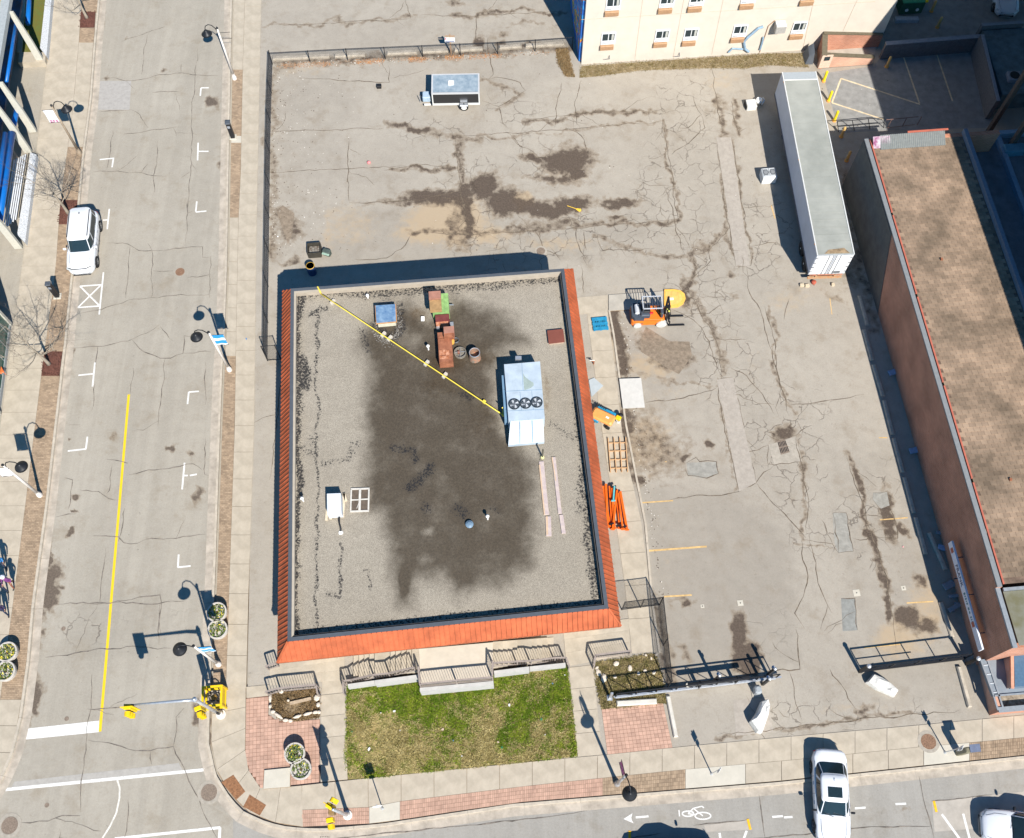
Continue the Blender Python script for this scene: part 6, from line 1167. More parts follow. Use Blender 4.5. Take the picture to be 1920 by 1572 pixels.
# ================================================================= CARS
CARW2 = mat('white_car_body', (.70, .715, .74), .22, .02, coat=.8)
FGD = mat('seat_fabric', (.06, .06, .065), .8)
def car(name, label, L, W, H, loc, rz, kind='sedan', paint=CARW2, group=None, sunroof=False):
    t = thing(name, label, 'car', loc, rz, group)
    suv = kind == 'suv'; hb, zs = (.27, .98) if suv else (.22, .86)
    # lower body: stations from tail (-) to nose (+): fraction, half width, shoulder z, centre z
    st_ = [(-.5, .40, .72, .74), (-.49, .70, zs-.06, zs-.03), (-.46, .90, zs, zs+.03), (-.40, .98, zs+.01, zs+.05), (-.2, 1.0, zs+.02, zs+.05), (0, 1.0, zs+.01, zs+.04), (.15, 1.0, zs, zs+.03), (.25, .99, zs-.02, zs+.05), (.36, .97, zs-.07, zs-.00 if not suv else zs+.02), (.44, .90, zs-.14 if not suv else zs-.06, zs-.08 if not suv else zs-.0), (.48, .74, .66, .70), (.5, .46, .58, .60)]
    if kind == 'sedan': st_[1] = (-.49, .72, zs-.02, zs+.02); st_[2] = (-.46, .88, zs+.04, zs+.07)
    rings = []
    for f, w_, s, c in st_:
        y = f*L; w2 = w_*W/2
        half = [(w2*.80, hb), (w2*.97, hb+.10), (w2, .50), (w2*.995, s-.16), (w2*.965, s-.05), (w2*.88, s+.005), (w2*.55, c-.004)]
        rings.append([(x, y, z) for x, z in half]+[(0, y, c)]+[(-x, y, z) for x, z in half[::-1]]+[(0, y, hb)])
    bodyo = obj('body', MB().loft([r[::-1] for r in rings]), paint, t, smooth=True)
    # greenhouse as rounded loft
    if suv: yb, yf, tb, tf = -.475*L, .225*L, -.44*L, .10*L
    else: yb, yf, tb, tf = -.385*L, .215*L, -.215*L, .055*L
    if kind == 'hatch': yb, yf, tb, tf = -.46*L, .25*L, -.36*L, .06*L
    wb, wt = W/2*.90, W/2*.74 if not suv else W/2*.80
    z0 = zs-.02; e = .36
    def S(u, v, o=0.0):
        vv = v**.92; y0, y1 = lerp(yb, tb, vv), lerp(yf, tf, vv); wd = lerp(wb, wt, vv**1.1)+o; yc = (y0+y1)/2; l = (y1-y0)/2+o
        c, s = math.cos(u), math.sin(u)
        return (wd*math.copysign(abs(c)**e, c), yc+l*math.copysign(abs(s)**e, s), lerp(z0, H-.05, v)+(.0))
    N = 48; us = [2*math.pi*k/N for k in range(N)]
    rg = [[S(u, v) for u in us] for v in (0, .25, .5, .75, .93, 1.0)]
    top = []
    for k, u in enumerate(us):
        x, y, z = S(u, 1.0); yc = (tb+tf)/2; top.append((x*.93, yc+(y-yc)*.96, H-.015))
    rg.append(top); rg.append([(x*.5, (tb+tf)/2+(y-(tb+tf)/2)*.55, H+.005) for x, y, z in top])
    obj('cabin', MB().loft(rg), paint, t, smooth=True)
    def pane(nm, a0, a1, v0, v1, m=GLS, off=.006):
        mb = MB(); nu, nv = 10, 4; vs = [S(math.radians(lerp(a0, a1, i/nu)), lerp(v0, v1, j/nv), off) for j in range(nv+1) for i in range(nu+1)]
        mb.add(vs, [(j*(nu+1)+i, j*(nu+1)+i+1, (j+1)*(nu+1)+i+1, (j+1)*(nu+1)+i) for j in range(nv) for i in range(nu)]); return obj(nm, mb, m, t, smooth=True)
    pane('windshield', 62, 118, .06, .93); pane('rear_window', 242, 298, .12 if not suv else .25, .90)
    cuts = [(-57, -9), (-4, 55)] if not suv else [(-56, -22), (-18, 8), (12, 56)]
    for a0, a1 in cuts: pane('side_window', a0, a1, .12, .84); pane('side_window', 180-a1, 180-a0, .12, .84)
    # wheels
    for sx in (-1, 1):
        for fy in (-.30, .305):
            wz = .34 if not suv else .37; M = Matrix.Rotation(math.pi/2*sx, 3, 'Y')
            wh = obj('wheel', MB().lathe([(wz*.6, -.10), (wz, -.09), (wz, .09), (wz*.62, .10)], n=22, M=M), RUB, t); wh.location = (sx*(W/2-.09), fy*L, wz)
            r_ = MB().lathe([(wz*.62, .0), (wz*.62, .103), (wz*.52, .085), (.001, .09)], n=18, M=M)
            rm = obj('rim', r_, mat('alloy', (.25, .26, .27), .4, .05, metal=.7), wh)
            sp_ = MB()
            for k in range(5): a = k*2*math.pi/5; sp_.box((sx*.10, .5*wz*.55*math.cos(a)*1.0, .5*wz*.55*math.sin(a)), (.02, .05, wz*.55), M=Matrix.Rotation(-a+math.pi/2, 3, 'X')) if False else sp_.bar((sx*.10, 0, 0), (sx*.10, wz*.56*math.cos(a), wz*.56*math.sin(a)), .05, .03)
            obj('spoke', sp_, CHR, wh)
            ar = obj('wheel_arch', MB().lathe([(wz*1.14, -.05), (wz*1.14, .02), (.001, .02)], n=20, M=M), mat('arch_dark', (.015, .015, .017), .8), t); ar.location = (sx*(W/2-.055), fy*L, wz+.02)
    for sx in (-1, 1):
        m_ = obj('mirror', MB().cbox((0, 0, 0), (.20, .11, .13), .03), BLK if not suv else paint, t); m_.location = (sx*(W/2+.07), .155*L, zs+.10)
        obj('headlight', MB().add([(sx*W/2*.90, .435*L, zs-.10), (sx*W/2*.55, .478*L, zs-.15), (sx*W/2*.55, .489*L, zs-.24), (sx*W/2*.93, .45*L, zs-.22)], [(0, 1, 2, 3) if sx < 0 else (3, 2, 1, 0)]), mat('headlight_lens', (.45, .48, .5), .1, .02), t)
        obj('taillight', MB().add([(sx*W/2*.91, -.462*L, zs-.04), (sx*W/2*.55, -.494*L, zs-.06), (sx*W/2*.55, -.500*L, zs-.2), (sx*W/2*.95, -.468*L, zs-.2)], [(3, 2, 1, 0) if sx < 0 else (0, 1, 2, 3)]), mat('red_lens', (.45, .02, .02), .2), t)
        if suv: obj('roof_rail', MB().bar((sx*W/2*.70, -.38*L, H+.01), (sx*W/2*.70, .06*L, H+.01), .045, .05), BLK, t)
        hn = MB()
        for y in (-.12*L, .08*L): hn.box((sx*(W/2-.003), y, zs-.13), (.03, .18, .03))
        obj('door_handle', hn, CHR, t, kind='stuff') if False else None
        for y in (-.13*L, .07*L): obj('door_handle', MB().box((sx*(W/2-.003), y, zs-.14), (.03, .18, .03)), CHR, t)
    # bonnet and boot shut lines
    sl_ = MB(); SLM = mat('shut_line', (.10, .10, .11), .6)
    for sx in (-1, 1): sl_.tube([(sx*W/2*.72, .24*L, zs+.022), (sx*W/2*.70, .36*L, zs-.005+(.02 if suv else -.0)), (sx*W/2*.56, .455*L, zs-.10 if not suv else zs-.035)], .008, 4)
    obj('bonnet_seam', sl_, SLM, t)
    obj('grille', MB().box((0, .493*L, .52), (W*.5, .03, .2)), BLK, t); obj('bumper_vent', MB().box((0, .497*L, .34), (W*.6, .03, .1)), BLK, t)
    if suv: obj('grille_band', MB().tube([(-W*.40, .447*L, zs-.075), (-W*.22, .478*L, zs-.12), (W*.22, .478*L, zs-.12), (W*.40, .447*L, zs-.075)], .028, 6), BLK, t)
    for sx in (-1, 1):
        dm_ = MB()
        for y in ((-.22*L, -.02*L, .15*L) if suv else (-.20*L, -.02*L, .15*L)): dm_.tube([(sx*(W/2+.001), y, .32), (sx*(W/2+.001), y, .60), (sx*W/2*.985, y, zs-.06), (sx*W/2*.90, y, zs+.004)], .008, 4)
        dm_.tube([(sx*W/2*.90, y, zs+.004) for y in (-.36*L, 0, .19*L)], .012, 4)
        obj('door_seam', dm_, SLM, t)
    obj('rear_seam', MB().tube([(-W*.36, -.42*L, zs+.03), (-W*.34, -.47*L, zs+.0), (W*.34, -.47*L, zs+.0), (W*.36, -.42*L, zs+.03)], .009, 4), SLM, t)
    obj('wiper', MB().tube([(-.35*W, .20*L, zs+.045), (0.02, .178*L, zs+.12)], .01, 4).tube([(0.0, .21*L, zs+.05), (.3*W, .178*L, zs+.13)], .01, 4), BLK, t)
    if sunroof: obj('sunroof', MB().cbox((0, -.035*L, H+.004), (.74, .52, .014), .01), GLS, t)
    obj('licence_plate', MB().box((0, -.502*L, .6), (.4, .02, .13)), WHT, t)
    obj('antenna', MB().cbox((0, (tb+tf)/2-.3*(tf-tb), H+.03), (.05, .14, .06), .02), paint if not suv else BLK, t)
    return t
def heading(a, b, z=.6):
    A, B_ = G(*a, z), G(*b, z); d = B_-A; return math.atan2(d[1], d[0])-math.pi/2
car('parked_car', 'boxy white sport utility car with black roof rails parked at the left kerb', 4.75, 1.86, 1.70, G(163.5, 465, 0), heading((169, 400), (158, 515)), 'suv', group='cars on the streets')
car('parked_car', 'white sedan with a sunroof turning out across the front sidewalk ramp', 4.72, 1.82, 1.38, G(1552, 1496, .02), heading((1549, 1400), (1558, 1570)), 'sedan', sunroof=True, group='cars on the streets')
car('parked_car', 'silver white car cut by the right bottom corner beside the parking bay', 4.6, 1.82, 1.40, G(1916, 1560, 0), heading((1975, 1572), (1850, 1556)), 'sedan', group='cars on the streets')
car('parked_car', 'dark car just below the bottom edge, seen by its shadow on the cross street', 4.5, 1.82, 1.42, G(1262, 1618, 0), heading((1180, 1622), (1340, 1610)), 'sedan', mat('dark_blue_paint', (.02, .03, .05), .3, .02, coat=.5), group='cars on the streets')
car('parked_car', 'pale blue white hatchback standing in the shade at the top right', 4.3, 1.80, 1.5, G(1877, -2, ZL), heading((1872, -40), (1884, 44)), 'hatch', mat('pale_silver_paint', (.62, .66, .70), .3, .02, coat=.5), group='cars on the streets')

# ================================================================= SEMI TRAILER
zt_ = 3.25; T0, T1, T2, T3 = [G(x, y, zt_) for x, y in ((1466, 137), (1530.5, 133), (1602, 475.5), (1532.5, 478.5))]
tc = (T0+T1+T2+T3)/4; dirT = ((T2+T3)-(T0+T1))/2; LT = np.linalg.norm(dirT); WT = (np.linalg.norm(T1-T0)+np.linalg.norm(T2-T3))/2; rT = math.atan2(dirT[1], dirT[0])+math.pi/2
tr = thing('semi_trailer', 'long white box semi trailer parked with its doors towards the street', 'trailer', (tc[0], tc[1], ZL), rT)
SIDE = mat('trailer_side', (.50, .54, .62), .5, .06, 1.2); RFM = mat('trailer_roof', (.29, .30, .27), .6, .10, .5, c2=(.35, .355, .32)); ALU = mat('aluminium_trim', (.62, .62, .60), .4, .06)
hh = zt_-ZL; zf2 = 1.0; Lh, Wh = LT/2, WT/2
obj('box', MB().box((0, 0, (hh+zf2)/2-.01), (WT, LT, hh-zf2-.04)), SIDE, tr)
rfb = MB(); n = 30
for i in range(n): rfb.add([(x, Lh-LT*(i+(.0 if k == 0 else 1))/n, hh-.03+(.012 if k == 0 else 0)) for k in (0, 1) for x in (-Wh+.06, Wh-.06)], [(0, 1, 3, 2)])
obj('roof_panel', rfb, RFM, tr)
for sx in (-1, 1):
    obj('top_rail', MB().box((sx*(Wh-.03), 0, hh-.03), (.07, LT+.02, .08)), ALU, tr); obj('bottom_rail', MB().box((sx*(Wh-.01), 0, zf2+.05), (.06, LT, .16)), mat('dark_rail', (.08, .09, .12), .5), tr)
obj('front_cap', MB().box((0, Lh-.35, hh-.005), (WT-.12, .65, .03)), mat('front_cap', (.34, .37, .39), .5, .05), tr); obj('roof_seam', MB().box((0, Lh-.72, hh+.01), (WT-.1, .05, .03)), WHT, tr)
for i in range(24): obj('roof_bow', MB().box((0, Lh-1.1-i*(LT-1.5)/24, hh-.018), (WT-.14, .035, .012)), RFM, tr)
obj('rust_smear', MB().add([(-.7, -Lh+.06, hh+.0), (.9, -Lh+.06, hh+.0), (.6, -Lh+.45, hh+.001), (-.4, -Lh+.35, hh+.001)], [(0, 1, 2, 3)]), mat('brown_smear', (.28, .20, .12), .8, .4, 4), tr)
for sx in (-1, 1):
    dd = obj('rear_door', MB().box((sx*WT/4, -Lh-.03, (hh+zf2)/2-.02), (WT/2-.07, .05, hh-zf2-.16)), mat('white_door', (.80, .80, .80), .4, .02), tr)
    for k in (.10, .36): obj('lock_rod', MB().tube([(sx*k, -Lh-.09, zf2), (sx*k, -Lh-.09, hh-.05)], .02, 6), GALV, dd)
    for k in range(4): obj('hinge', MB().box((sx*(Wh-.10), -Lh-.07, zf2+.3+k*.5), (.16, .03, .05)), DGC, dd)
obj('door_frame', MB().box((0, -Lh-.015, hh-.06), (WT, .06, .08)).box((0, -Lh-.015, zf2+.0), (WT, .06, .12)), mat('grey_frame', (.4, .42, .43), .5), tr)
obj('document_holder', MB().box((.55, -Lh-.08, zf2+.22), (.5, .03, .16)), DGC, tr)
BEI = mat('rusty_beige_bumper', (.55, .42, .26), .7, .2, 5, c2=(.5, .22, .10))
obj('rear_bumper', MB().box((0, -Lh-.02, .55), (WT*.94, .12, .14)).box((-.6, -Lh-.02, .75), (.1, .08, .4)).box((.6, -Lh-.02, .75), (.1, .08, .4)), BEI, tr); obj('taillight_bar', MB().box((0, -Lh-.03, zf2-.10), (WT*.9, .06, .10)), mat('light_bar', (.5, .2, .12), .6, .3, 4), tr)
for y in (-Lh+1.1, -Lh+2.3):
    obj('axle', MB().tube([(-Wh+.2, y, .5), (Wh-.2, y, .5)], .07, 8), BLK, tr)
    for sx in (-1, 1):
        wh = obj('wheel', MB().lathe([(.3, -.25), (.5, -.22), (.5, .22), (.3, .25)], n=22, M=Matrix.Rotation(math.pi/2*sx, 3, 'Y')), RUB, tr); wh.location = (sx*(Wh-.26), y, .5)
        obj('hub', MB().lathe([(.29, .0), (.29, .2), (.12, .24), (.001, .26)], n=16, M=Matrix.Rotation(math.pi/2*sx, 3, 'Y')), WHT, wh)
for sx in (-1, 1): obj('landing_leg', MB().box((sx*(Wh-.45), Lh-3.0, .55), (.12, .12, 1.1)).box((sx*(Wh-.45), Lh-3.0, .02), (.3, .3, .04)), DGC, tr); obj('mudflap', MB().box((sx*(Wh-.35), -Lh+.45, .6), (.55, .03, .6)), BLK, tr)
obj('crossmember', MB().box((0, 0, zf2-.03), (WT-.2, LT-.3, .08)), DGC, tr)
for i in range(9):
    obj('side_marker', MB().box((-Wh-.01, -Lh+.8+i*LT/9, hh-.02), (.03, .1, .05)), mat('amber_lens', (.6, .25, .03), .3), tr) if i in (0, 4, 8) else None

# ================================================================= CARGO TRAILER
zz = 1.62; C0, C1, C2, C3 = [G(x, y, zz) for x, y in ((808.5, 139.5), (898, 138), (900, 174), (809.5, 176.5))]
cc = (C0+C1+C2+C3)/4; LC = (np.linalg.norm(C1-C0)+np.linalg.norm(C2-C3))/2; WC = (np.linalg.norm(C3-C0)+np.linalg.norm(C2-C1))/2; dc = C1-C0
cg_ = thing('cargo_trailer', 'small enclosed black-sided cargo trailer with a grey blue roof in the back lot', 'trailer', (cc[0], cc[1], ZL), math.atan2(dc[1], dc[0])); h_ = zz-ZL
obj('body', MB().cbox((0, 0, (h_+.35)/2), (LC-.08, WC-.08, h_-.37), .06), mat('black_side', (.022, .022, .024), .35, .05, coat=.3), cg_)
obj('roof', MB().cbox((0, 0, h_-.03), (LC-.12, WC-.12, .08), .04), mat('mottled_blue_roof', (.22, .29, .35), .5, .12, 2, c2=(.34, .40, .44)), cg_)
for c, d in (((0, -WC/2+.05, h_-.04), (LC, .13, .10)), ((0, WC/2-.04, h_-.04), (LC, .09, .10)), ((-LC/2+.05, 0, h_-.038), (.11, WC-.1, .10)), ((LC/2-.05, 0, h_-.038), (.10, WC-.1, .10))): obj('roof_trim', MB().box(c, d), mat('bright_trim', (.50, .50, .50), .4, .04), cg_)
obj('vent_hatch', MB().cbox((-.32, .03, h_+.05), (.42, .40, .09), .03), WHT, cg_)
obj('bottom_trim', MB().box((0, -WC/2+.02, .42), (LC-.02, .06, .16)), ALU, cg_)
for sx in (-1, 1): obj('corner_post', MB().box((sx*(LC/2-.05), -WC/2+.03, h_/2+.15), (.08, .06, h_-.45)), ALU, cg_)
for sy in (-1, 1):
    fd = obj('fender', MB().cbox((.55, sy*(WC/2+.16), .58), (.60, .34, .07), .03), GALV, cg_)
    wh = obj('wheel', MB().lathe([(.2, -.1), (.31, -.09), (.31, .09), (.2, .1)], n=20, M=Matrix.Rotation(math.pi/2, 3, 'X')), RUB, cg_); wh.location = (.55, sy*(WC/2+.15), .31); obj('rim', MB().lathe([(.19, -.11), (.19, .11), (.06, .13), (.001, .13)], n=16, M=Matrix.Rotation(math.pi/2, 3, 'X')), WHT, wh)
obj('side_step', MB().box((.55, -WC/2-.05, .80), (.5, .18, .04)), GALV, cg_)
obj('drawbar', MB().bar((-LC/2, .4, .35), (-LC/2-.85, 0, .35), .08, .08).bar((-LC/2, -.4, .35), (-LC/2-.85, 0, .35), .08, .08), DGC, cg_)
obj('tongue_box', MB().cbox((-LC/2-.42, -.30, .62), (.55, .62, .42), .05), mat('blue_grey_box', (.36, .46, .55), .5, .1), cg_); obj('jack', MB().tube([(-LC/2-.9, -.3, 0), (-LC/2-.9, -.3, .7)], .03, 8), GALV, cg_)
obj('rear_bar', MB().box((-LC/2-.35, -WC/2+.02, .42), (.45, .06, .12)), WHT, cg_)

# ================================================================= FORKLIFT
fl = thing('forklift', 'orange and dark grey forklift with an open overhead guard by the yellow island', 'forklift', G(1216, 598, ZL), .03)
FO = mat('forklift_orange', (.80, .19, .02), .45, .05); FG = mat('forklift_grey', (.06, .075, .10), .5, .1); 
obj('chassis', MB().cbox((-.15, 0, .48), (2.1, 1.15, .55), .08), FO, fl); obj('counterweight', MB().prism([(-1.2, -.35), (-1.05, -.58), (-.45, -.60), (-.45, .60), (-1.05, .58), (-1.2, .35)], .35, 1.05), FG, fl); obj('engine_cover', MB().cbox((-.42, 0, 1.0), (.75, .9, .35), .06), FG, fl)
obj('seat', MB().cbox((-.28, 0, 1.22), (.48, .5, .12), .04).cbox((-.52, 0, 1.42), (.12, .5, .4), .04), BLK, fl); obj('gas_bottle', MB().lathe([(.05, -.35), (.15, -.3), (.15, .3), (.05, .35)], (-.88, 0, 1.22), 14, M=Matrix.Rotation(math.pi/2, 3, 'X')), mat('silver_bottle', (.55, .56, .58), .3, .1), fl)
obj('side_band', MB().box((-.2, -.585, .62), (1.7, .03, .32)), FO, fl); obj('floor', MB().box((.45, 0, .62), (.6, 1.0, .06)), FG, fl); obj('dash', MB().cbox((.70, 0, .95), (.18, .8, .6), .05), FG, fl); obj('red_pack', MB().cbox((.02, -.25, 1.16), (.22, .16, .08), .03), mat('bright_red', (.6, .02, .02), .5), fl)
obj('steering_wheel', MB().tube([(.5+.15*math.cos(a)*.8, -.1+.17*math.sin(a), 1.25+.08*math.cos(a)) for a in np.linspace(0, 6.283, 17)], .015, 5, cap=False), BLK, fl)
for x, y in ((-.62, -.45), (-.62, .45), (.62, -.45), (.62, .45)): obj('guard_post', MB().bar((x*1.1, y, .9), (x*.9, y*.95, 1.98), .06, .06), FG, fl)
gd = MB()
for y in (-.44, .44): gd.bar((-.6, y, 2.0), (.6, y, 2.0), .06, .05)
for x in (-.6, .6): gd.bar((x, -.44, 2.0), (x, .44, 2.0), .06, .05)
obj('guard_frame', gd, mat('light_guard', (.45, .47, .5), .5), fl); gb2 = MB()
for k in range(7): gb2.bar((-.5+k*.165, -.42, 2.0), (-.5+k*.165, .42, 2.0), .03, .03)
obj('guard_bar', gb2, FG, fl)
for y in (-.33, .33): obj('mast_rail', MB().box((1.05, y, 1.05), (.12, .10, 2.0)), BLK, fl)
obj('mast_crossbar', MB().box((1.05, 0, 2.02), (.1, .76, .08)).box((1.05, 0, 1.3), (.08, .76, .08)), BLK, fl); obj('carriage', MB().box((1.2, 0, .45), (.08, 1.05, .12)).box((1.2, 0, .75), (.08, 1.05, .10)), BLK, fl); obj('backrest', MB().box((1.2, -.4, 1.0), (.04, .04, .5)).box((1.2, 0, 1.0), (.04, .04, .5)).box((1.2, .4, 1.0), (.04, .04, .5)).box((1.2, 0, 1.25), (.04, 1.0, .04)), BLK, fl)
for y in (-.55, .12): obj('fork', MB().box((1.72, y-.02, .08), (1.05, .11, .04)).box((1.25, y-.02, .3), (.05, .11, .45)), BLK, fl)
for x, r_ in ((.72, .33), (-.80, .25)):
    for sy in (-1, 1):
        wh = obj('wheel', MB().lathe([(r_*.6, -.11), (r_, -.1), (r_, .1), (r_*.6, .11)], n=18, M=Matrix.Rotation(-math.pi/2*sy, 3, 'X')), mat('pale_tyre', (.55, .55, .53), .8), fl); wh.location = (x, sy*.58, r_); obj('hub', MB().lathe([(r_*.58, 0), (r_*.58, .1), (.001, .09)], n=14, M=Matrix.Rotation(-math.pi/2*sy, 3, 'X')), BLK, wh)
for x, y in ((.62, -.40), (.98, -.30), (1.05, -.46)): obj('work_lamp', MB().lathe([(.03, 0), (.06, .05), (.05, .08), (.001, .08)], (x, y, 1.6 if x > .9 else 1.25), 10), mat('lamp_yellow', (.75, .75, .15), .4), fl)

# ================================================================= STREET LAMPS
def lamp_builder(label, loc, rz, pole_m, banner=None, taper=(.085, .055), group='street lamps with curved arms', h=4.75, brackets=True, bside=1):
    """arm reaches along local -x"""
    t = thing('street_lamp', label, 'street lamp', loc, rz, group)
    obj('base', MB().lathe([(.17, 0), (.16, .18), (.11, .35), (.10, .5)], n=14), pole_m, t); obj('pole', MB().tube([(0, 0, .4), (0, 0, h)], [taper[0]*1.1, taper[1]], 10), pole_m, t, smooth=True)
    obj('finial', MB().lathe([(.07, h-.02), (.085, h+.05), (.03, h+.12), (.001, h+.2)], n=12), BLK, t)
    arm = [(0, 0, h-.45), (-.12, 0, h+.0), (-.30, 0, h+.30), (-.52, 0, h+.38), (-.74, 0, h+.26), (-.82, 0, h+.02), (-.82, 0, h-.10)]
    obj('arm', MB().tube(arm, .03, 7), BLK, t, smooth=True); obj('brace', MB().tube([(0, 0, h-.85), (-.05, 0, h-.45)], .028, 6), BLK, t)
    sh_ = obj('lamp_shade', MB().lathe([(.05, .16), (.12, .10), (.16, .0), (.30, -.12), (.37, -.20), (.355, -.205), (.2, -.1), (.001, -.1)], n=24), BLK, t, smooth=True); sh_.location = (-.82, 0, h-.22)
    obj('bulb', MB().lathe([(.001, -.24), (.09, -.2), (.12, -.12), (.09, -.09)], n=14), mat('frosted_glass', (.6, .6, .58), .4), sh_)
    if brackets:
        for z in ((h-.35, h-1.55) if banner is not None else (h-.4, h-.95)): obj('banner_bracket', MB().tube([(0, 0, z), (bside*.78, 0, z)], .016, 6), BLK, t)
    if banner is not None:
        b = MB(); n = 8
        for i in range(n+1):
            for j in range(7): b.v.append((bside*(.08+.66*i/n), .02*math.sin(i*1.1+j*.7), h-.37-1.16*j/6))
        b.f = [(i*7+j, i*7+j+1, (i+1)*7+j+1, (i+1)*7+j) for i in range(n) for j in range(6)]; obj('banner', b, banner, t, smooth=True)
    return t
def banner_mat(name, c1, c2, sc):
    m = bpy.data.materials.new(name); m.use_nodes = True; N = m.node_tree.nodes; L = m.node_tree.links; b = N['Principled BSDF']; b.inputs['Roughness'].default_value = .7
    tc = N.new('ShaderNodeTexCoord'); wv = N.new('ShaderNodeTexWave'); wv.inputs['Scale'].default_value = sc; wv.inputs['Distortion'].default_value = 3; wv.bands_direction = 'Z'; L.new(tc.outputs['Object'], wv.inputs[0])
    r = N.new('ShaderNodeValToRGB'); r.color_ramp.interpolation = 'CONSTANT'; e = r.color_ramp.elements; e[0].color = (*c1, 1); e[1].position = .62; e[1].color = (*c2, 1); L.new(wv.outputs['Fac'], r.inputs[0]); L.new(r.outputs[0], b.inputs['Base Color']); return m
BB = banner_mat('blue_banner', (.02, .28, .62), (.75, .80, .85), .45); BW = mat('white_banner', (.76, .75, .77), .7, .05); BP = banner_mat('magenta_banner', (.45, .02, .22), (.55, .25, .4), .6)
lamp_builder('grey white lamp post without a banner, at the top of the right kerb', G(440, 148, ZW), ROTZ, WPOLE)
lamp_builder('white lamp post with a blue and white banner halfway down the right kerb', G(430.5, 694, ZW), ROTZ, WPOLE, BB)
lamp_builder('white lamp post with a blue banner beside the two planters and the signal', G(410, 1246, ZW), ROTZ, WPOLE, BB)
lamp_builder('white lamp post with a pale banner on the left sidewalk at the frame edge', G(75, 929, ZW), ROTZ+math.pi, WPOLE, BW)
bl_ = lamp_builder('brown lamp post with a white sign panel behind the leafless tree', G(150, 288, ZW), ROTZ+math.pi, mat('brown_pole', (.30, .235, .17), .7, .15, 4), BW)
lamp_builder('lamp post with a magenta banner on the front sidewalk', G(1157, 1470, ZW), ROTZ+math.pi/2+.12, GALV, BP)

mk = MB()
for r_ in range(2):
    for k in range(3): mk.box((.22+k*.19, -.03, 3.42-r_*.12), (.13, .012, .07)); mk.box((.22+k*.19, .03, 3.42-r_*.12), (.13, .012, .07))
obj('magenta_lettering', mk, mat('magenta_letter', (.40, .06, .20), .6), bl_, kind='stuff')
# ================================================================= TRAFFIC SIGNALS
SY = mat('signal_yellow', (.80, .52, .01), .5, .03)
def sig_head(t, c, rz, n=3, back=True):
    M = Matrix.Rotation(rz, 3, 'Z'); b = MB()
    h = .34*n
    if back: b.box((0, .0, 0), (.62, .03, h+.22), M=M)
    hd = obj('signal_head', b.cbox((0, 0, 0), (.34, .24, h), .03, rz=rz), SY, t); hd.location = tuple(c)
    for k in range(n):
        p = M @ Vector((0, -.2, (n-1)/2*.34-.34*k)); vz = MB().lathe([(.15, 0), (.15, .22), (.13, .22), (.13, 0)], p, 14, M=M @ Matrix.Rotation(math.pi/2, 3, 'X')); obj('visor', vz, SY, hd)
        obj('lens', MB().lathe([(.125, 0), (.001, .01)], M @ Vector((0, -.125, (n-1)/2*.34-.34*k)), 12, M=M @ Matrix.Rotation(math.pi/2, 3, 'X')), DGC, hd)
    return hd
t = thing('traffic_signal', 'mast arm traffic signal with a yellow head hanging over the street', 'traffic signal', G(414.5, 1340, ZW), 0, 'traffic signals at the corner')
pb_ = np.array(t.location); h1 = 4.85
obj('base', MB().lathe([(.26, 0), (.26, .06), (.16, .08), (.15, .35), (.11, .4)], n=16), WPOLE, t); obj('pole', MB().tube([(0, 0, .3), (0, 0, h1+.25)], [.11, .08], 10), GALV, t, smooth=True)
e1 = G(246, 1322.5, h1+.05)-pb_; obj('mast_arm', MB().tube([(0, 0, h1-.05), tuple(e1*.15+np.array([0, 0, h1*.85+.03])) if False else (e1[0]*.2, e1[1]*.2, h1+.02), tuple(e1)], [.09, .075, .05], 8), GALV, t, smooth=True)
obj('arm_collar', MB().lathe([(.13, h1-.2), (.13, h1+.1)], n=10), GALV, t)
sig_head(t, e1+np.array([-.12, -.12, -.28]), ROTZ, 3); sig_head(t, (-.22, -.22, 3.1), ROTZ+.3, 3, back=False)
obj('hanger', MB().box(tuple(e1+np.array([-.1, .02, .02])), (.5, .06, .08)), DGC, t); obj('push_button', MB().cbox((.14, -.1, 1.1), (.12, .12, .3), .02), BLK, t)
t = thing('traffic_signal', 'post with a yellow pedestrian signal at the bottom kerb', 'traffic signal', G(652, 1529, ZW), 0, 'traffic signals at the corner')
obj('base', MB().lathe([(.24, 0), (.24, .06), (.15, .08), (.14, .3), (.1, .35)], n=16), WPOLE, t); obj('pole', MB().tube([(0, 0, .3), (0, 0, 4.7)], [.1, .07], 10), GALV, t, smooth=True)
sig_head(t, (-.25, .18, 3.9), 2.6, 3); sig_head(t, (-.42, -.38, 2.7), .2, 2, back=False); obj('brown_box', MB().cbox((-.28, -.02, 3.2), (.28, .3, .7), .03), mat('brown_signal_back', (.22, .14, .06), .6), t)
# yellow cage stand
t = thing('yellow_frame_stand', 'open yellow steel frame stand with dark hoops at the corner kerb', 'stand', G(408, 1312, ZW), ROTZ); fb_ = MB()
for x in (-.5, .5):
    for y in (-.5, .5): obj('leg', MB().box((x, y, .55), (.10, .10, 1.1)), SY, t)
for z in (1.1, .35):
    for s in (-.5, .5): obj('rail', MB().bar((s, -.55, z), (s, .55, z), .11, .10), SY, t); obj('rail', MB().bar((-.5, s, z+.012), (.5, s, z+.012), .11, .09), SY, t)
obj('side_panel', MB().box((.5, 0, .72), (.05, .9, .6)), SY, t)
for y in (-.22, .2): obj('hoop', MB().tube([(-.35, y, 0), (-.35, y, .85), (-.25, y, .98), (.15, y, .98), (.25, y, .85), (.25, y, 0)], .035, 7), BLK, t, smooth=True)
obj('lamp', MB().lathe([(.16, .6), (.16, .75), (.06, .8), (.001, .8)], n=12), mat('brown_lamp', (.3, .18, .04), .5), t)

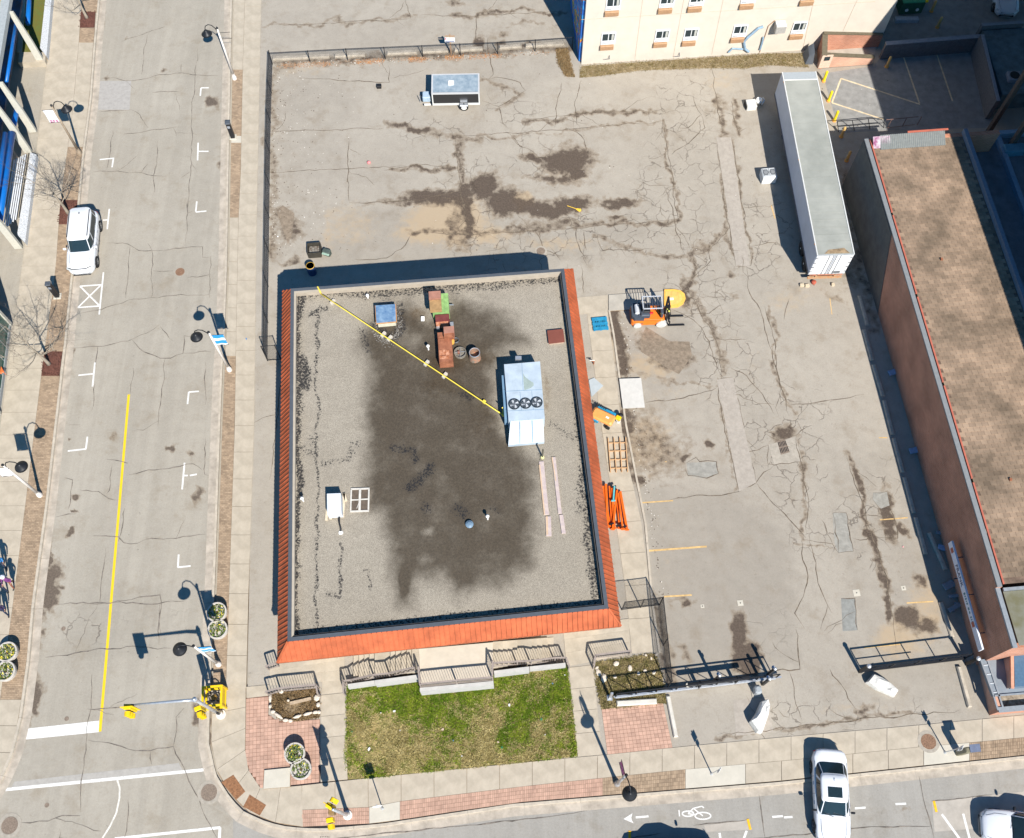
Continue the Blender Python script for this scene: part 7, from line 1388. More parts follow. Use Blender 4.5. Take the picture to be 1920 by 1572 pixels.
# ================================================================= SIGNS ON POSTS
def post_sign(label, x, y, h, w_, hs, col, rz=0, plate_dx=0, group='small sign posts on the front sidewalk'):
    t = thing('sign_post', label, 'sign', G(x, y, ZW), rz, group); obj('post', MB().tube([(0, 0, 0), (0, 0, h)], .03, 6), GALV, t); obj('foot', MB().lathe([(.09, 0), (.06, .04), (.03, .1)], n=10), GALV, t)
    for i, (z, ww, hh_) in enumerate(hs): obj('sign_plate', MB().cbox((plate_dx, -.04, z), (ww, .02, hh_), .01), col, t)
    return t
post_sign('sign post on the new concrete square near the bottom signal', 717, 1516, 2.5, .3, [(2.2, .45, .55), (1.75, .3, .2)], WHT, .2)
post_sign('sign post on the pale concrete square in front of the gate', 1334, 1451, 2.35, .3, [(2.1, .3, .45), (1.7, .22, .25)], WHT, 1.0)
post_sign('sign post left of the parking pay machine', 1772, 1411, 2.3, .3, [(2.05, .3, .4), (1.65, .22, .2)], WHT, 1.0)
t = thing('pay_machine', 'squat grey brown parking pay machine on the front sidewalk', 'pay machine', G(1797, 1412, ZW), ROTZ); obj('cabinet', MB().cbox((0, 0, .7), (.34, .3, 1.4), .04), mat('bronze_cabinet', (.20, .18, .12), .5, .1), t); obj('top_panel', MB().box((.3, .05, 1.45), (.55, .4, .04), M=Matrix.Rotation(.25, 3, 'X')), mat('solar_panel', (.10, .12, .18), .3), t)
for x, y, lb_ in [(437, 258, 'slim black parking pay machine on the right boulevard strip'), (108, 556, 'slim black parking pay machine on the left boulevard under the tree')]:
    t = thing('pay_machine', lb_, 'pay machine', G(x, y, ZW), ROTZ, 'black parking pay machines'); obj('cabinet', MB().cbox((0, 0, .75), (.3, .28, 1.5), .03), BLK, t); obj('screen', MB().box((0, -.15, 1.2), (.18, .02, .2)), mat('screen_glass', (.3, .32, .35), .2), t); obj('cap', MB().cbox((0, 0, 1.54), (.36, .34, .08), .03), DGC, t); obj('plinth', MB().cbox((0, 0, .03), (.5, .45, .06), .02), CONN, t)
t = thing('board_sign', 'small white sign board with a crimson corner on a timber post at the back fence', 'sign', G(846, 102, ZL), -.02); obj('post', MB().box((0, 0, .95), (.10, .10, 1.9)), mat('post_timber', (.38, .25, .16), .8, .15, 6), t); obj('crossarm', MB().box((0, 0, 1.75), (.7, .07, .07)), MATS['post_timber'], t)
sp2 = obj('sign_board', MB().cbox((-.02, -.06, 1.45), (.74, .03, .42), .01), WHT, t); obj('crimson_mark', MB().box((-.33, -.08, 1.56), (.08, .01, .14)), mat('crimson_letter', (.42, .05, .12), .5), t); obj('pale_lettering', MB().box((-.15, -.08, 1.5), (.10, .01, .08)).box((.0, -.08, 1.52), (.12, .01, .07)).box((.15, -.08, 1.5), (.10, .01, .08)), mat('pale_grey_letter', (.55, .55, .57), .6), t, kind='stuff')
obj('dark_strip', MB().box((-.02, -.08, 1.30), (.66, .01, .06)), mat('navy_strip', (.03, .06, .2), .5), t)

# ================================================================= PLANTERS
PLC = mat('planter_concrete', (.50, .46, .41), .85, .12, 8, bump=.3); LEAF = mat('planter_leaf', (.05, .11, .02), .6, .35, 14, c2=(.16, .20, .03), isl=.5); LEY = mat('yellow_flower', (.70, .55, .04), .6, .3, 20)
def planter(x, y, label):
    t = thing('planter', label, 'planter', G(x, y, ZW), random.uniform(0, 6), 'round concrete planters with flowers'); r_ = .56
    obj('pot', MB().lathe([(r_*.72, 0), (r_*.95, .25), (r_, .5), (r_*.98, .56), (r_*.84, .56), (r_*.80, .44)], n=32), PLC, t, smooth=False); obj('soil', MB().lathe([(r_*.81, .40), (.001, .45)], n=20), MULCH, t)
    pb = MB(); fb = MB(); fl_ = random.uniform(.04, .22)
    for k in range(random.randint(170, 300)):
        a = random.uniform(0, 6.28); d = r_*random.uniform(.80, .95)*math.sqrt(random.random()); x_, y_ = d*math.cos(a), d*math.sin(a); z = .46+random.uniform(0, .20)*(1-.5*d/r_); s = random.uniform(.03, .075); b = random.uniform(0, 6.28)
        q = [(x_+s*math.cos(b), y_+s*math.sin(b), z+.03), (x_+s*.5*math.cos(b+1.57), y_+s*.5*math.sin(b+1.57), z), (x_-s*math.cos(b), y_-s*math.sin(b), z-.02), (x_-s*.5*math.cos(b+1.57), y_-s*.5*math.sin(b+1.57), z)]
        (fb if random.random() < fl_ else pb).add(q, [(0, 1, 2, 3)])
    obj('leaves', pb, LEAF, t, kind='stuff'); obj('flowers', fb, LEY, t, kind='stuff'); return t
for x, y, lb_ in [(411, 1152, 'upper of the two planters below the blue banner lamp'), (412.5, 1184, 'lower of the two planters below the blue banner lamp'), (21, 1226, 'upper of the two planters on the left sidewalk'), (17.5, 1262, 'lower of the two planters on the left sidewalk'), (556, 1415, 'upper planter on the red brick plaza'), (567.5, 1444, 'lower planter on the red brick plaza')]: planter(x, y, lb_)

# ================================================================= FENCES, GATES, RAILINGS
def chain_fence(name, label, pts, h, spacing, cat='fence', top=True, mesh_step=.11, braces=True, rails2=False, z=ZL, posts_r=.032, wr=.0035, m=BLK, brace_side=1, group=None):
    W = [G(x, y, z) for x, y in pts]; t = thing(name, label, cat, W[0], 0, group); o_ = np.array(W[0]); T = plen(W)
    n = max(1, round(T/spacing)); P_ = [polyat(W, i/n)-o_ for i in range(n+1)]
    for i, p in enumerate(P_):
        obj('post', MB().tube([(p[0], p[1], 0), (p[0], p[1], h+.03)], posts_r, 7), m, t)
    for i in range(n):
        a, b = P_[i], P_[i+1]
        obj('top_rail', MB().tube([(a[0], a[1], h), (b[0], b[1], h)], .022, 6), m, t)
        if rails2: obj('bottom_rail', MB().tube([(a[0], a[1], .08), (b[0], b[1], .08)], .018, 6), m, t)
    mb = MB(); L = 0
    for i in range(n):
        a, b = P_[i], P_[i+1]; l = np.linalg.norm(b-a); d = (b-a)/l; hh_ = h-.05; k = int((l+hh_)/mesh_step)
        for j in range(k):
            for s in (1, -1):
                s0 = j*mesh_step-hh_; pts2 = []
                u0, v0 = s0, 0.0; u1, v1 = s0+hh_, hh_
                if u0 < 0: v0 = -u0; u0 = 0
                if u1 > l: v1 = hh_-(u1-l); u1 = l
                if v1 <= v0 or u1 <= u0: continue
                if s < 0: u0, u1 = l-u0, l-u1
                mb.tube([tuple(a+d*u0+np.array([0, 0, .03+v0])), tuple(a+d*u1+np.array([0, 0, .03+v1]))], wr, 3, cap=False)
    obj('chain_link_mesh', mb, m, t, kind='stuff'); return t
chain_fence('chain_link_fence', 'long low black chain link fence along the back of the lot', [(511, 121), (640, 114), (800, 107), (940, 101), (1073, 92)], 1.12, 2.75)
chain_fence('chain_link_fence', 'black chain link fence between the lot and the right sidewalk', [(511, 121), (507, 250), (505, 400), (503.5, 520), (502, 676)], 1.35, 2.9, braces=False, mesh_step=.07)
chain_fence('chain_link_fence', 'short black fence panel closing the gap beside the building corner', [(502, 677), (527, 675)], 1.9, 1.3, rails2=True)
chain_fence('chain_link_fence', 'short black fence from the building to the side walk kerb', [(1166, 1144), (1236, 1135)], 1.75, 1.3, rails2=True, z=ZW, mesh_step=.08)
chain_fence('chain_link_fence', 'black fence from the side walk down to the sliding gate', [(1236, 1135), (1243, 1200), (1252, 1288)], 1.75, 2.4, rails2=True, z=ZW, mesh_step=.08)
def frame_gate(name, label, a, b, h, nv, diag, m, hm, extra=None):
    A, B_ = G(*a, ZL), G(*b, ZL); t = thing(name, label, 'gate', A, 0); d = B_-A; L = np.linalg.norm(d); d /= L
    at = lambda u, z: tuple(d*u+np.array([0, 0, z]))
    obj('bottom_beam', MB().bar(at(0, .22), at(L, .22), .14, .16), hm, t); obj('top_rail', MB().bar(at(0, h), at(L, h), .06, .06), m, t)
    for k in range(nv+1): u = L*k/nv; obj('upright', MB().bar(at(u, .2), at(u, h), .05, .05), m, t)
    if diag:
        for k in range(nv): obj('diagonal', MB().bar(at(L*k/nv, h), at(L*(k+1)/nv, .22), .03, .03), m, t)
    return t, at, L
sg_, at, L = frame_gate('sliding_gate', 'long cantilever sliding gate with galvanised beam standing open across the verge', (1153, 1309), (1452, 1273), 1.30, 8, True, BLK, GALV)
obj('roller_track', MB().bar(at(-.1, .36), at(L+.3, .36), .09, .09), GALV, sg_)
tag(obj('chain_link_mesh', MB(), BLK), 'x', 'x'); bpy.data.objects.remove([o for o in COL.objects if o.get('label') == 'x'][0])
for u, hh_ in ((L*.63, 1.75), (L*.97, 1.75), (L*.93, 1.7)):
    p = np.array(sg_.location)+np.array(at(u, 0)); nrm = np.array([.12, -.34, 0]) if u != L*.93 else np.array([.1, .34, 0]); p = p-nrm*.7
    t = thing('gate_post', {0: 'dark gate post with rollers at the middle of the sliding gate', 1: 'dark gate post with rollers near the free end of the sliding gate', 2: 'dark gate post on the lot side of the sliding gate end'}[[L*.63, L*.97, L*.93].index(u)], 'post', p, 0, 'posts of the sliding gate')
    obj('post', MB().box((0, 0, hh_/2), (.13, .13, hh_)), BLK, t); obj('cap', MB().lathe([(.1, hh_), (.08, hh_+.06), (.001, hh_+.09)], n=12), GALV, t); obj('roller', MB().lathe([(.09, -.05), (.09, .05)], (0, .15, hh_-.35), 12), GALV, t); obj('roller_arm', MB().box((0, .08, hh_-.3), (.1, .25, .05)), GALV, t)
tag(obj('gate_stop', MB().box((0, 0, .75), (.14, .10, 1.5)).box((0, 0, .03), (.3, .3, .06)), GALV), 'grey post at the left end of the sliding gate', 'post').location = tuple(G(1143, 1309, ZW))
t = thing('sliding_beam', 'heavy dark tube carried above the lot behind the sliding gate', 'beam', G(1296, 1283, ZL), 0); A = G(1290, 1285, 1.0)-np.array(t.location); B2 = G(1405, 1270, 1.0)-np.array(t.location); obj('tube', MB().tube([tuple(A), tuple(B2)], .11, 10), BLK, t); obj('end_cap', MB().lathe([(.12, -.03), (.12, .03)], A, 10), CONN, t)
for q in (A*.8+B2*.2, A*.2+B2*.8): obj('stand', MB().box((q[0], q[1], .45), (.08, .3, .9)), BLK, t)
t = thing('gate_motor', 'grey box gate motor at the free end of the sliding gate', 'motor', G(1417, 1297, ZL), ROTZ); obj('case', MB().cbox((0, 0, .35), (.36, .44, .7), .07), mat('grey_case', (.34, .36, .37), .5, .05), t); obj('base', MB().box((0, 0, .03), (.5, .6, .06)), CONG, t)
sw, at, L = frame_gate('swing_gate', 'black swing gate standing half open near the brick building', (1617, 1259), (1806, 1236), 1.35, 4, False, BLK, BLK); obj('middle_rail', MB().bar(at(0, .75), at(L*.55, .75), .04, .04), BLK, sw)
for x, y, lb_ in [(1612, 1260, 'black post at the open end of the swing gate'), (1812, 1246, 'black post with a steel cap beside the brick building wall')]:
    t = thing('gate_post', lb_, 'post', G(x, y, ZL), 0, 'posts of the swing gate'); obj('post', MB().box((0, 0, .8), (.16, .16, 1.6)), BLK, t); obj('cap', MB().lathe([(.13, 1.6), (.1, 1.68), (.001, 1.72)], n=12), GALV, t)
tag(obj('gate_brace', MB().bar((0, 0, .1), (.75, .25, .1), .12, .14), mat('brown_brace', (.22, .17, .12), .8), None), 'brown block under the open end of the swing gate', 'block').location = tuple(G(1617, 1259, ZL))
# railings of the terrace
RLM = mat('grey_brown_rail', (.30, .25, .22), .7, .12, 5)
def railing(label, pts, h=.95, zs_=None, posts=None):
    """pts px along the foot; zs_ heights"""
    zs_ = zs_ or [ZW]*len(pts); W = [G(x, y, z) for (x, y), z in zip(pts, zs_)]; t = thing('railing', label, 'railing', W[0], 0, 'metal railings of the front terrace'); o_ = np.array(W[0]); P_ = [w_-o_ for w_ in W]
    for i, p in enumerate(P_): obj('post', MB().box((p[0], p[1], p[2]+h/2), (.07, .07, h)), RLM, t)
    bl = MB()
    for a, b in zip(P_[:-1], P_[1:]):
        up = np.array([0, 0, h]); obj('top_rail', MB().bar(a+up, b+up, .09, .05), RLM, t); obj('bottom_rail', MB().bar(a+up*.12, b+up*.12, .04, .04), RLM, t)
        n = max(1, int(np.linalg.norm((b-a)[:2])/.13))
        for k in range(1, n): q = a+(b-a)*k/n; bl.bar(q+up*.12, q+up, .018, .018)
    obj('baluster', bl, RLM, t, kind='stuff'); return t
railing('short railing above the planting bed left of the first path', [(505, 1303), (527, 1297), (598, 1290), (601, 1306)])
railing('short railing at the left corner of the building skirt', [(505, 1256), (523, 1250)])
s1, s2 = ZW+RISE*5, ZW+RISE*10
railing('railing climbing the left flight of steps', [(649, 1305), (648, 1283), (662, 1281.5), (702, 1272), (732, 1269), (779, 1258)], zs_=[ZW, ZW, ZW, s1, s1, s2])
railing('railing round the front of the raised platform', [(787, 1257), (790, 1289), (857, 1282), (924, 1276), (924, 1246)], zs_=[s2]*5)
railing('railing descending the right flight of steps', [(926, 1250), (970, 1247), (996, 1246), (1040, 1240), (1060, 1240), (1066, 1256)], zs_=[s2, s1, s1, ZW, ZW, ZW])
railing('short railing between the right path and the weedy strip', [(1112, 1254), (1114, 1235), (1180, 1227)])
# kerb stops
KS = mat('worn_kerb_stop', (.46, .40, .32), .9, .18, 3, bump=.4); KSW = mat('white_kerb_stop', (.58, .54, .47), .9, .1, 3, bump=.3)
def kstop(a, b, label, m=KS, w_=.24, h=.16, z=ZL, group=None):
    A, B_ = G(*a, z), G(*b, z); c = (A+B_)/2; d = B_-A; L = np.linalg.norm(d)
    o = obj('kerb_stop', MB().prism([(-w_/2, -L/2), (w_/2, -L/2), (w_/2, L/2), (-w_/2, L/2)], 0, h*.7).prism([(-w_/2, -L/2+.05), (w_/2, -L/2+.05), (w_/2, L/2-.05), (-w_/2, L/2-.05)], 0, h) if False else MB().loft([[(-w_/2, -L/2, 0), (w_/2, -L/2, 0), (w_/2, L/2, 0), (-w_/2, L/2, 0)], [(-w_/2, -L/2, h*.6), (w_/2, -L/2, h*.6), (w_/2, L/2, h*.6), (-w_/2, L/2, h*.6)], [(-w_*.32, -L/2+.05, h), (w_*.32, -L/2+.05, h), (w_*.32, L/2-.05, h), (-w_*.32, L/2-.05, h)]]), m)
    o.location = tuple(c); o.rotation_euler = (0, 0, math.atan2(d[1], d[0])-math.pi/2); return tag(o, label, 'kerb stop', group)
nth = ['first', 'second', 'third', 'fourth', 'fifth', 'sixth', 'seventh', 'eighth']
for i, (a, b) in enumerate([((512, 112), (618, 107)), ((628, 107), (685, 104)), ((726, 102), (782, 99.5)), ((790, 99), (840, 96.5)), ((852, 96), (905, 93)), ((936, 91), (978, 88.5)), ((985, 88), (1058, 84))]): kstop(a, b, '%s concrete kerb stop from the left behind the back fence' % nth[i], w_=.34, h=.2, group='kerb stops behind the back fence')
for i, (a, b) in enumerate([((1611, 556), (1626, 611)), ((1619, 619), (1635, 677)), ((1637, 685), (1655, 744)), ((1657, 752), (1673, 816)), ((1675, 823), (1692, 887)), ((1695, 896), (1713, 963)), ((1716, 971), (1735, 1040)), ((1763, 1130), (1785, 1195))]): kstop(a, b, '%s kerb stop from the trailer in the shaded row along the brick wall' % nth[i], h=.14, group='kerb stops along the brick wall')
kstop((1741, 1000), (1772, 1069), 'loose kerb stop lying askew in the shade between the row and the brick wall'); kstop((1796, 1250), (1817, 1327), 'lone weathered kerb stop near the swing gate post', h=.2); kstop((1252, 1306), (1267, 1383), 'kerb stop beside the red brick court by the sliding gate', KSW, h=.2); kstop((1156, 1320), (1231, 1315.5), 'white kerb stop lying below the sliding gate beam', KSW, w_=.3, h=.2, z=ZW)
# blocks of stone
def slabrock(label, px, z1, m):
    P_ = [G(x, y, z1) for x, y in px]; c = sum(P_)/len(P_); t0 = []
    base = [((p-c)*1.06)[:2] for p in P_]; rs = [[(p[0]*1.0, p[1]*1.0, 0) for p in base], [(p[0]*1.02, p[1]*1.02, z1*.45) for p in base], [((p-c)[0], (p-c)[1], z1*.92+random.uniform(-.05, .05)) for p in P_], [((p-c)[0]*.55, (p-c)[1]*.55, z1+random.uniform(-.03, .05)) for p in P_]]
    if (np.cross(P_[1][:2]-P_[0][:2], P_[2][:2]-P_[1][:2])) < 0: rs = [r[::-1] for r in rs]
    o = obj('boulder', MB().loft(rs), m); o.location = (c[0], c[1], ZL-.02); return tag(o, label, 'boulder', 'white boulders blocking the entrance')
WSTN = mat('white_boulder', (.66, .64, .59), .85, .15, 3, bump=.8, bscale=10)
slabrock('upright white boulder at the lot entrance below the sliding gate end', [(1440, 1312), (1444, 1322), (1441, 1340), (1430, 1372), (1422, 1370), (1409, 1352), (1421, 1336), (1429, 1316)], .75, WSTN)
slabrock('white boulder lying in front of the swing gate', [(1640, 1265), (1655, 1271), (1670, 1281), (1684, 1294), (1677, 1305), (1662, 1298), (1645, 1291), (1628, 1279)], .5, WSTN)

# ================================================================= LOOSE THINGS IN THE LOT
BLP = mat('blue_pallet', (.015, .20, .40), .6, .15, 5, c2=(.03, .28, .45)); t = thing('blue_pallet', 'blue plastic pallet lying on the side walk near the forklift', 'pallet', G(1125, 609, ZW), ROTZ+.02)
for k in range(3): obj('deck_board', MB().box((0, .36-k*.36, .12), (.98, .24 if k != 1 else .2, .03)), BLP, t)
for k in range(9): obj('slat', MB().box((-.44+k*.11, 0, .115), (.055, .86, .025)), BLP, t)
for k in range(3): obj('runner', MB().box((-.42+k*.42, 0, .05), (.1, .9, .1)), BLP, t)
LT_ = mat('lattice_timber', (.55, .34, .18), .8, .15, 5); t = thing('timber_lattice', 'open timber lattice frame lying on the side walk', 'timber frame', G(1160, 854, ZW), ROTZ+.0); lw, ll = 1.12, 2.25
lq = [G(*p, ZW+.1) for p in ((1140, 822), (1173, 821), (1177, 885), (1145, 886))]; bi = lambda u, v: (lq[0]*(1-u)+lq[1]*u)*(1-v)+(lq[3]*(1-u)+lq[2]*u)*v
for u in (0, .33, .66, 1): obj('long_rail', MB().bar(bi(u, 0), bi(u, 1), .05, .14), LT_, t, world=True)
for v in (.14, .38, .63, .88): obj('cross_rail', MB().bar(bi(0, v)-np.array([0, 0, .03]), bi(1, v)-np.array([0, 0, .03]), .05, .08), LT_, t, world=True)
OBM = mat('rack_orange', (.75, .13, .01), .5, .10, 5)
for i, (a, b, z, w_) in enumerate([((1131, 912), (1144, 990), .15, .12), ((1136, 908), (1140, 988), .25, .13), ((1143, 912), (1148, 993), .12, .12), ((1148, 915), (1152, 992), .24, .13), ((1157, 920), (1149, 994), .30, .12), ((1156, 918), (1162, 992), .14, .12), ((1163, 922), (1176, 995), .16, .13), ((1159, 925), (1168, 994), .34, .10), ((1152, 912), (1150, 940), .36, .09)]):
    A, B_ = G(*a, ZW+z), G(*b, ZW+z); m_ = OBM if i != 8 else mat('cyan_strap', (.12, .45, .50), .6); c = (A+B_)/2; o = obj('rack_beam', MB().bar(A-c, B_-c, w_, .12).bar((B_-c)*.96+np.array([-.12, 0, 0]), (B_-c)*.96+np.array([.12, 0, 0]), .06, .16), m_); o.location = tuple(c)
    tag(o, ['leftmost orange rack beam partly under the skirt', 'second orange rack beam from the left, near the skirt edge', 'third orange rack beam in the pile', 'fourth orange rack beam, upper layer of the pile', 'orange rack beam lying slanted across the pile', 'orange rack beam right of the slanted one', 'rightmost orange rack beam of the pile', 'topmost orange rack beam on the right of the pile', 'short cyan strip lying on the orange rack beams'][i], 'rack beam', 'orange rack beams piled beside the building')
for x, y, s in [(1146, 985, .1), (1160, 988, .12), (1170, 990, .1), (1150, 915, .1)]: tag(obj('steel_bracket', MB().box((0, 0, .2), (.3, .08, .1), rz=.3), BLK), {1146: 'dark steel bracket at the lower left end of the orange beams', 1160: 'dark steel bracket at the lower end of the orange beams, in the middle', 1170: 'dark steel bracket at the lower right end of the orange beams', 1150: 'dark steel bracket at the upper end of the orange beams'}[x], 'bracket', 'brackets in the beam pile').location = tuple(G(x, y, ZW+.15))
# tilted orange machine
t = thing('scissor_lift', 'small orange and blue work platform parked under the skirt edge', 'lift', G(1131, 786, ZW), -.50); obj('blue_base', MB().cbox((0, .20, .34), (1.25, .62, .4), .06).cbox((-.42, -.36, .3), (.55, .3, .3), .05), mat('machine_blue', (.02, .24, .42), .5, .1), t); obj('orange_deck', MB().cbox((0, -.12, .62), (1.45, .74, .22), .10), mat('machine_orange', (.78, .32, .09), .5, .06), t); obj('label_plate', MB().box((.28, -.12, .735), (.2, .12, .01)), WHT, t)
for k in range(6): obj('hose', MB().tube([(-.7+k*.12, .38, .5), (-.68+k*.12, .46, .62), (-.62+k*.12, .40, .7)], .03, 5), BLK, t)
for x in (-.5, .5):
    for y in (-.48, .38): obj('wheel', MB().lathe([(.16, -.05), (.16, .05)], (x, y, .16), 14, M=Matrix.Rotation(math.pi/2, 3, 'X')), RUB, t)
obj('yellow_control', MB().cbox((.84, .28, .5), (.34, .26, .2), .04), SY, t); obj('black_knob', MB().lathe([(.001, -.13), (.13, -.08), (.15, .05), (.001, .12)], (.88, .52, .45), 12), BLK, t)
tag(obj('white_bucket', MB().lathe([(.12, 0), (.15, .28), (.13, .28), (.11, .05), (.001, .05)], n=16), WHT), 'small white bucket beside the orange work platform', 'bucket').location = tuple(G(1159, 791, ZW))
# sheets
def sheet_thing(label, px, z, th, m, nm='plywood_sheet'):
    P_ = [G(x, y, z) for x, y in px]; c = sum(P_)/4; o = obj(nm, MB().prism([p-c for p in P_], 0, th), m); o.location = tuple(c); return tag(o, label, 'sheet')
sheet_thing('white plywood sheet lying on the lot edge below the dirt patch', [(1161, 711), (1202, 709.5), (1209, 764.5), (1168, 766.5)], ZL+.16, .03, mat('white_sheet', (.55, .53, .49), .8, .06, 3)); sheet_thing('pale blue grey sheet leaning out from under the skirt', [(1104, 713), (1114, 709), (1131, 724), (1109, 745)], ZW+.02, .03, mat('blue_grey_sheet', (.40, .44, .46), .6, .06, 3))
tag(obj('small_box', MB().cbox((0, 0, .12), (.34, .3, .24), .02), mat('black_plastic', (.02, .02, .022), .5)), 'small black box lying open in the back lot', 'box').location = tuple(G(711, 164, ZL))
t = thing('dark_crate', 'open dark crate with rusty contents near the fence', 'crate', G(591, 474, ZL), ROTZ)
for c, d in (((0, -.4, .28), (.85, .05, .56)), ((0, .4, .28), (.85, .05, .56)), ((-.42, 0, .28), (.05, .8, .56)), ((.42, 0, .28), (.05, .8, .56))): obj('side', MB().box(c, d), mat('dark_crate', (.05, .045, .035), .8, .2), t)
obj('contents', MB().cbox((0, 0, .2), (.75, .7, .2), .05), mat('rusty_contents', (.16, .08, .045), .9, .6, 7, c2=(.30, .29, .25)), t)
t = thing('tipped_bin', 'small tipped green grey bin next to the dark crate', 'bin', G(614, 476, ZL), -.35); obj('shell', MB().cbox((0, -.03, .22), (.55, .35, .42), .05), mat('dark_green_bin', (.07, .09, .08), .7, .2), t); obj('lid', MB().cbox((.02, -.20, .33), (.5, .26, .05), .03, rz=.05), mat('mint_lid', (.30, .42, .34), .6, .1), t)
t = thing('yellow_topped_drum', 'blue drum with a yellow top standing in the building shade', 'drum', G(586, 512, ZL), 0); obj('drum', MB().lathe([(.28, 0), (.29, .3), (.28, .6), (.29, .85)], n=22), mat('dark_blue_drum', (.02, .05, .14), .5), t); obj('top', MB().lathe([(.29, .85), (.26, .87), (.25, .83), (.001, .83)], n=22), mat('ochre_top', (.60, .36, .05), .6, .15, 6), t)
# discarded air conditioner
t = thing('discarded_air_unit', 'discarded air conditioner standing alone beside the trailer shade', 'air conditioner', G(1438, 336, ZL), ROTZ); obj('case', MB().cbox((0, 0, .36), (1.0, .82, .72), .05), mat('silver_case', (.50, .52, .53), .45, .1), t)
for x in (-.24, .24): obj('coil_guard', MB().tube([(x+.18*math.cos(a), .2*math.sin(a)+.02, .735) for a in np.linspace(0, 6.283, 17)], .02, 5, cap=False), DGC, t)
obj('grille_slot', MB().box((-.4, .02, .73), (.05, .6, .01)).box((0, .02, .73), (.04, .6, .01)).box((.4, .02, .73), (.05, .6, .01)).box((-.24, .02, .726), (.3, .5, .006)).box((.24, .02, .726), (.3, .5, .006)), mat('coil_grey', (.22, .23, .24), .6), t); obj('front_sheet', MB().box((0, -.42, .36), (.96, .02, .6)), WHT, t)
# junk by the trailer
t = thing('junk_appliance', 'upturned white appliance and plastic scraps at the trailer shade edge', 'appliance', G(1412, 200, ZL), .1); obj('box', MB().cbox((-.2, 0, .2), (.72, .72, .4), .04), mat('off_white', (.62, .60, .56), .6, .05), t); obj('black_side', MB().box((-.58, .02, .2), (.04, .65, .35)), BLK, t); obj('round_part', MB().lathe([(.2, .1), (.26, .3), (.2, .42), (.001, .38)], (.42, .25, 0), 14), WHT, t); obj('loose_hose', MB().tube([(.6, .0, .1), (.8, .2, .3), (.75, .45, .3), (.6, .4, .2), (.5, .1, .1)], .06, 7), GALV, t, smooth=True)
tag(obj('pink_ball', MB().lathe([(.001, 0), (.09, .02), (.13, .1), (.12, .17), (.06, .23), (.001, .24)], n=14), mat('pink_plastic', (.75, .25, .25), .5)), 'pink ball in the middle of the back lot', 'ball').location = tuple(G(692, 307, ZL))
t = thing('yellow_shovel', 'yellow plastic snow shovel lying in the damp stain', 'shovel', G(1075, 391, ZL), -.42); obj('handle', MB().tube([(-.45, 0, .05), (.25, 0, .06)], .022, 6), mat('shovel_yellow', (.78, .5, .06), .5), t); obj('blade', MB().prism([(.22, -.05), (.5, -.14), (.58, 0), (.5, .14), (.22, .05)], .03, .06), MATS['shovel_yellow'], t)
# yellow bollards
BOL = mat('bollard_yellow', (.80, .62, .02), .5, .06)
def bollard(x, y, label, h=1.0, m=BOL):
    t = thing('bollard', label, 'bollard', G(x, y, ZL), 0, 'yellow bollards by the parking court'); obj('tube', MB().lathe([(.10, 0), (.10, h-.08), (.07, h), (.001, h+.02)], n=14), m, t, smooth=False); obj('foot', MB().lathe([(.15, 0), (.14, .10), (.10, .12)], n=14), mat('orange_foot', (.75, .35, .08), .7), t)
BOL_SH = mat('shaded_bollard_yellow', (.60, .38, .14), .6, .1)  # duller yellow for posts standing in shade, the shade put into the colour
for x, y, lb_, m in [(1544, 153, 'topmost bright yellow bollard between trailer and court', BOL), (1553, 190, 'second bright yellow bollard from the top beside the trailer', BOL), (1564, 227, 'third bright yellow bollard by the pipe rail', BOL), (1577, 257, 'shaded yellow bollard below the pipe rail', BOL_SH), (1587, 302, 'lowest shaded yellow bollard beside the grey wall', BOL_SH), (1662, 126, 'yellow bollard at the shade line in front of the brick enclosure, coloured as in shade', BOL_SH), (1757, 52, 'tan post in the shade right of the dumpster', BOL_SH), (1746, 22, 'tan post in the shade close to the dumpster', BOL_SH)]: bollard(x, y, lb_, 1.0, m)
t = thing('pipe_rail', 'dark pipe handrail at the edge of the parking court', 'railing', G(1572, 245, ZL), 0); o_ = np.array(t.location)
top = [G(x, y, 1.1)-o_ for x, y in ((1570, 228), (1598, 226), (1628, 223), (1658, 221))]; ft = [G(x, y, ZL)-o_ for x, y in ((1572, 247), (1602, 245), (1631, 242), (1657, 240))]
obj('top_rail', MB().tube([tuple(p) for p in top], .03, 6), BLK, t); obj('lower_rail', MB().tube([tuple((a+b)/2) for a, b in zip(top, ft)], .025, 6), BLK, t)
for a, b in zip(top, ft): obj('post', MB().tube([tuple(b), tuple(a)], .03, 6), BLK, t)
t = thing('pipe_rail', 'second thin rail stretching into the shade of the court', 'railing', G(1665, 238, ZL), 0); o_ = np.array(t.location); obj('rail', MB().tube([tuple(G(1662, 225, .9)-o_), tuple(G(1722, 219, .9)-o_)], .025, 6).tube([tuple(G(1664, 240, .3)-o_), tuple(G(1715, 234, .3)-o_)], .02, 6), mat('brownish_rail', (.2, .12, .1), .6), t)
for x in (1664, 1692, 1720): obj('post', MB().tube([tuple(G(x, 240-(x-1664)*.1, ZL)-o_), tuple(G(x, 240-(x-1664)*.1, ZL)-o_+np.array([0, 0, .85]))], .025, 6), MATS['brownish_rail'], t)
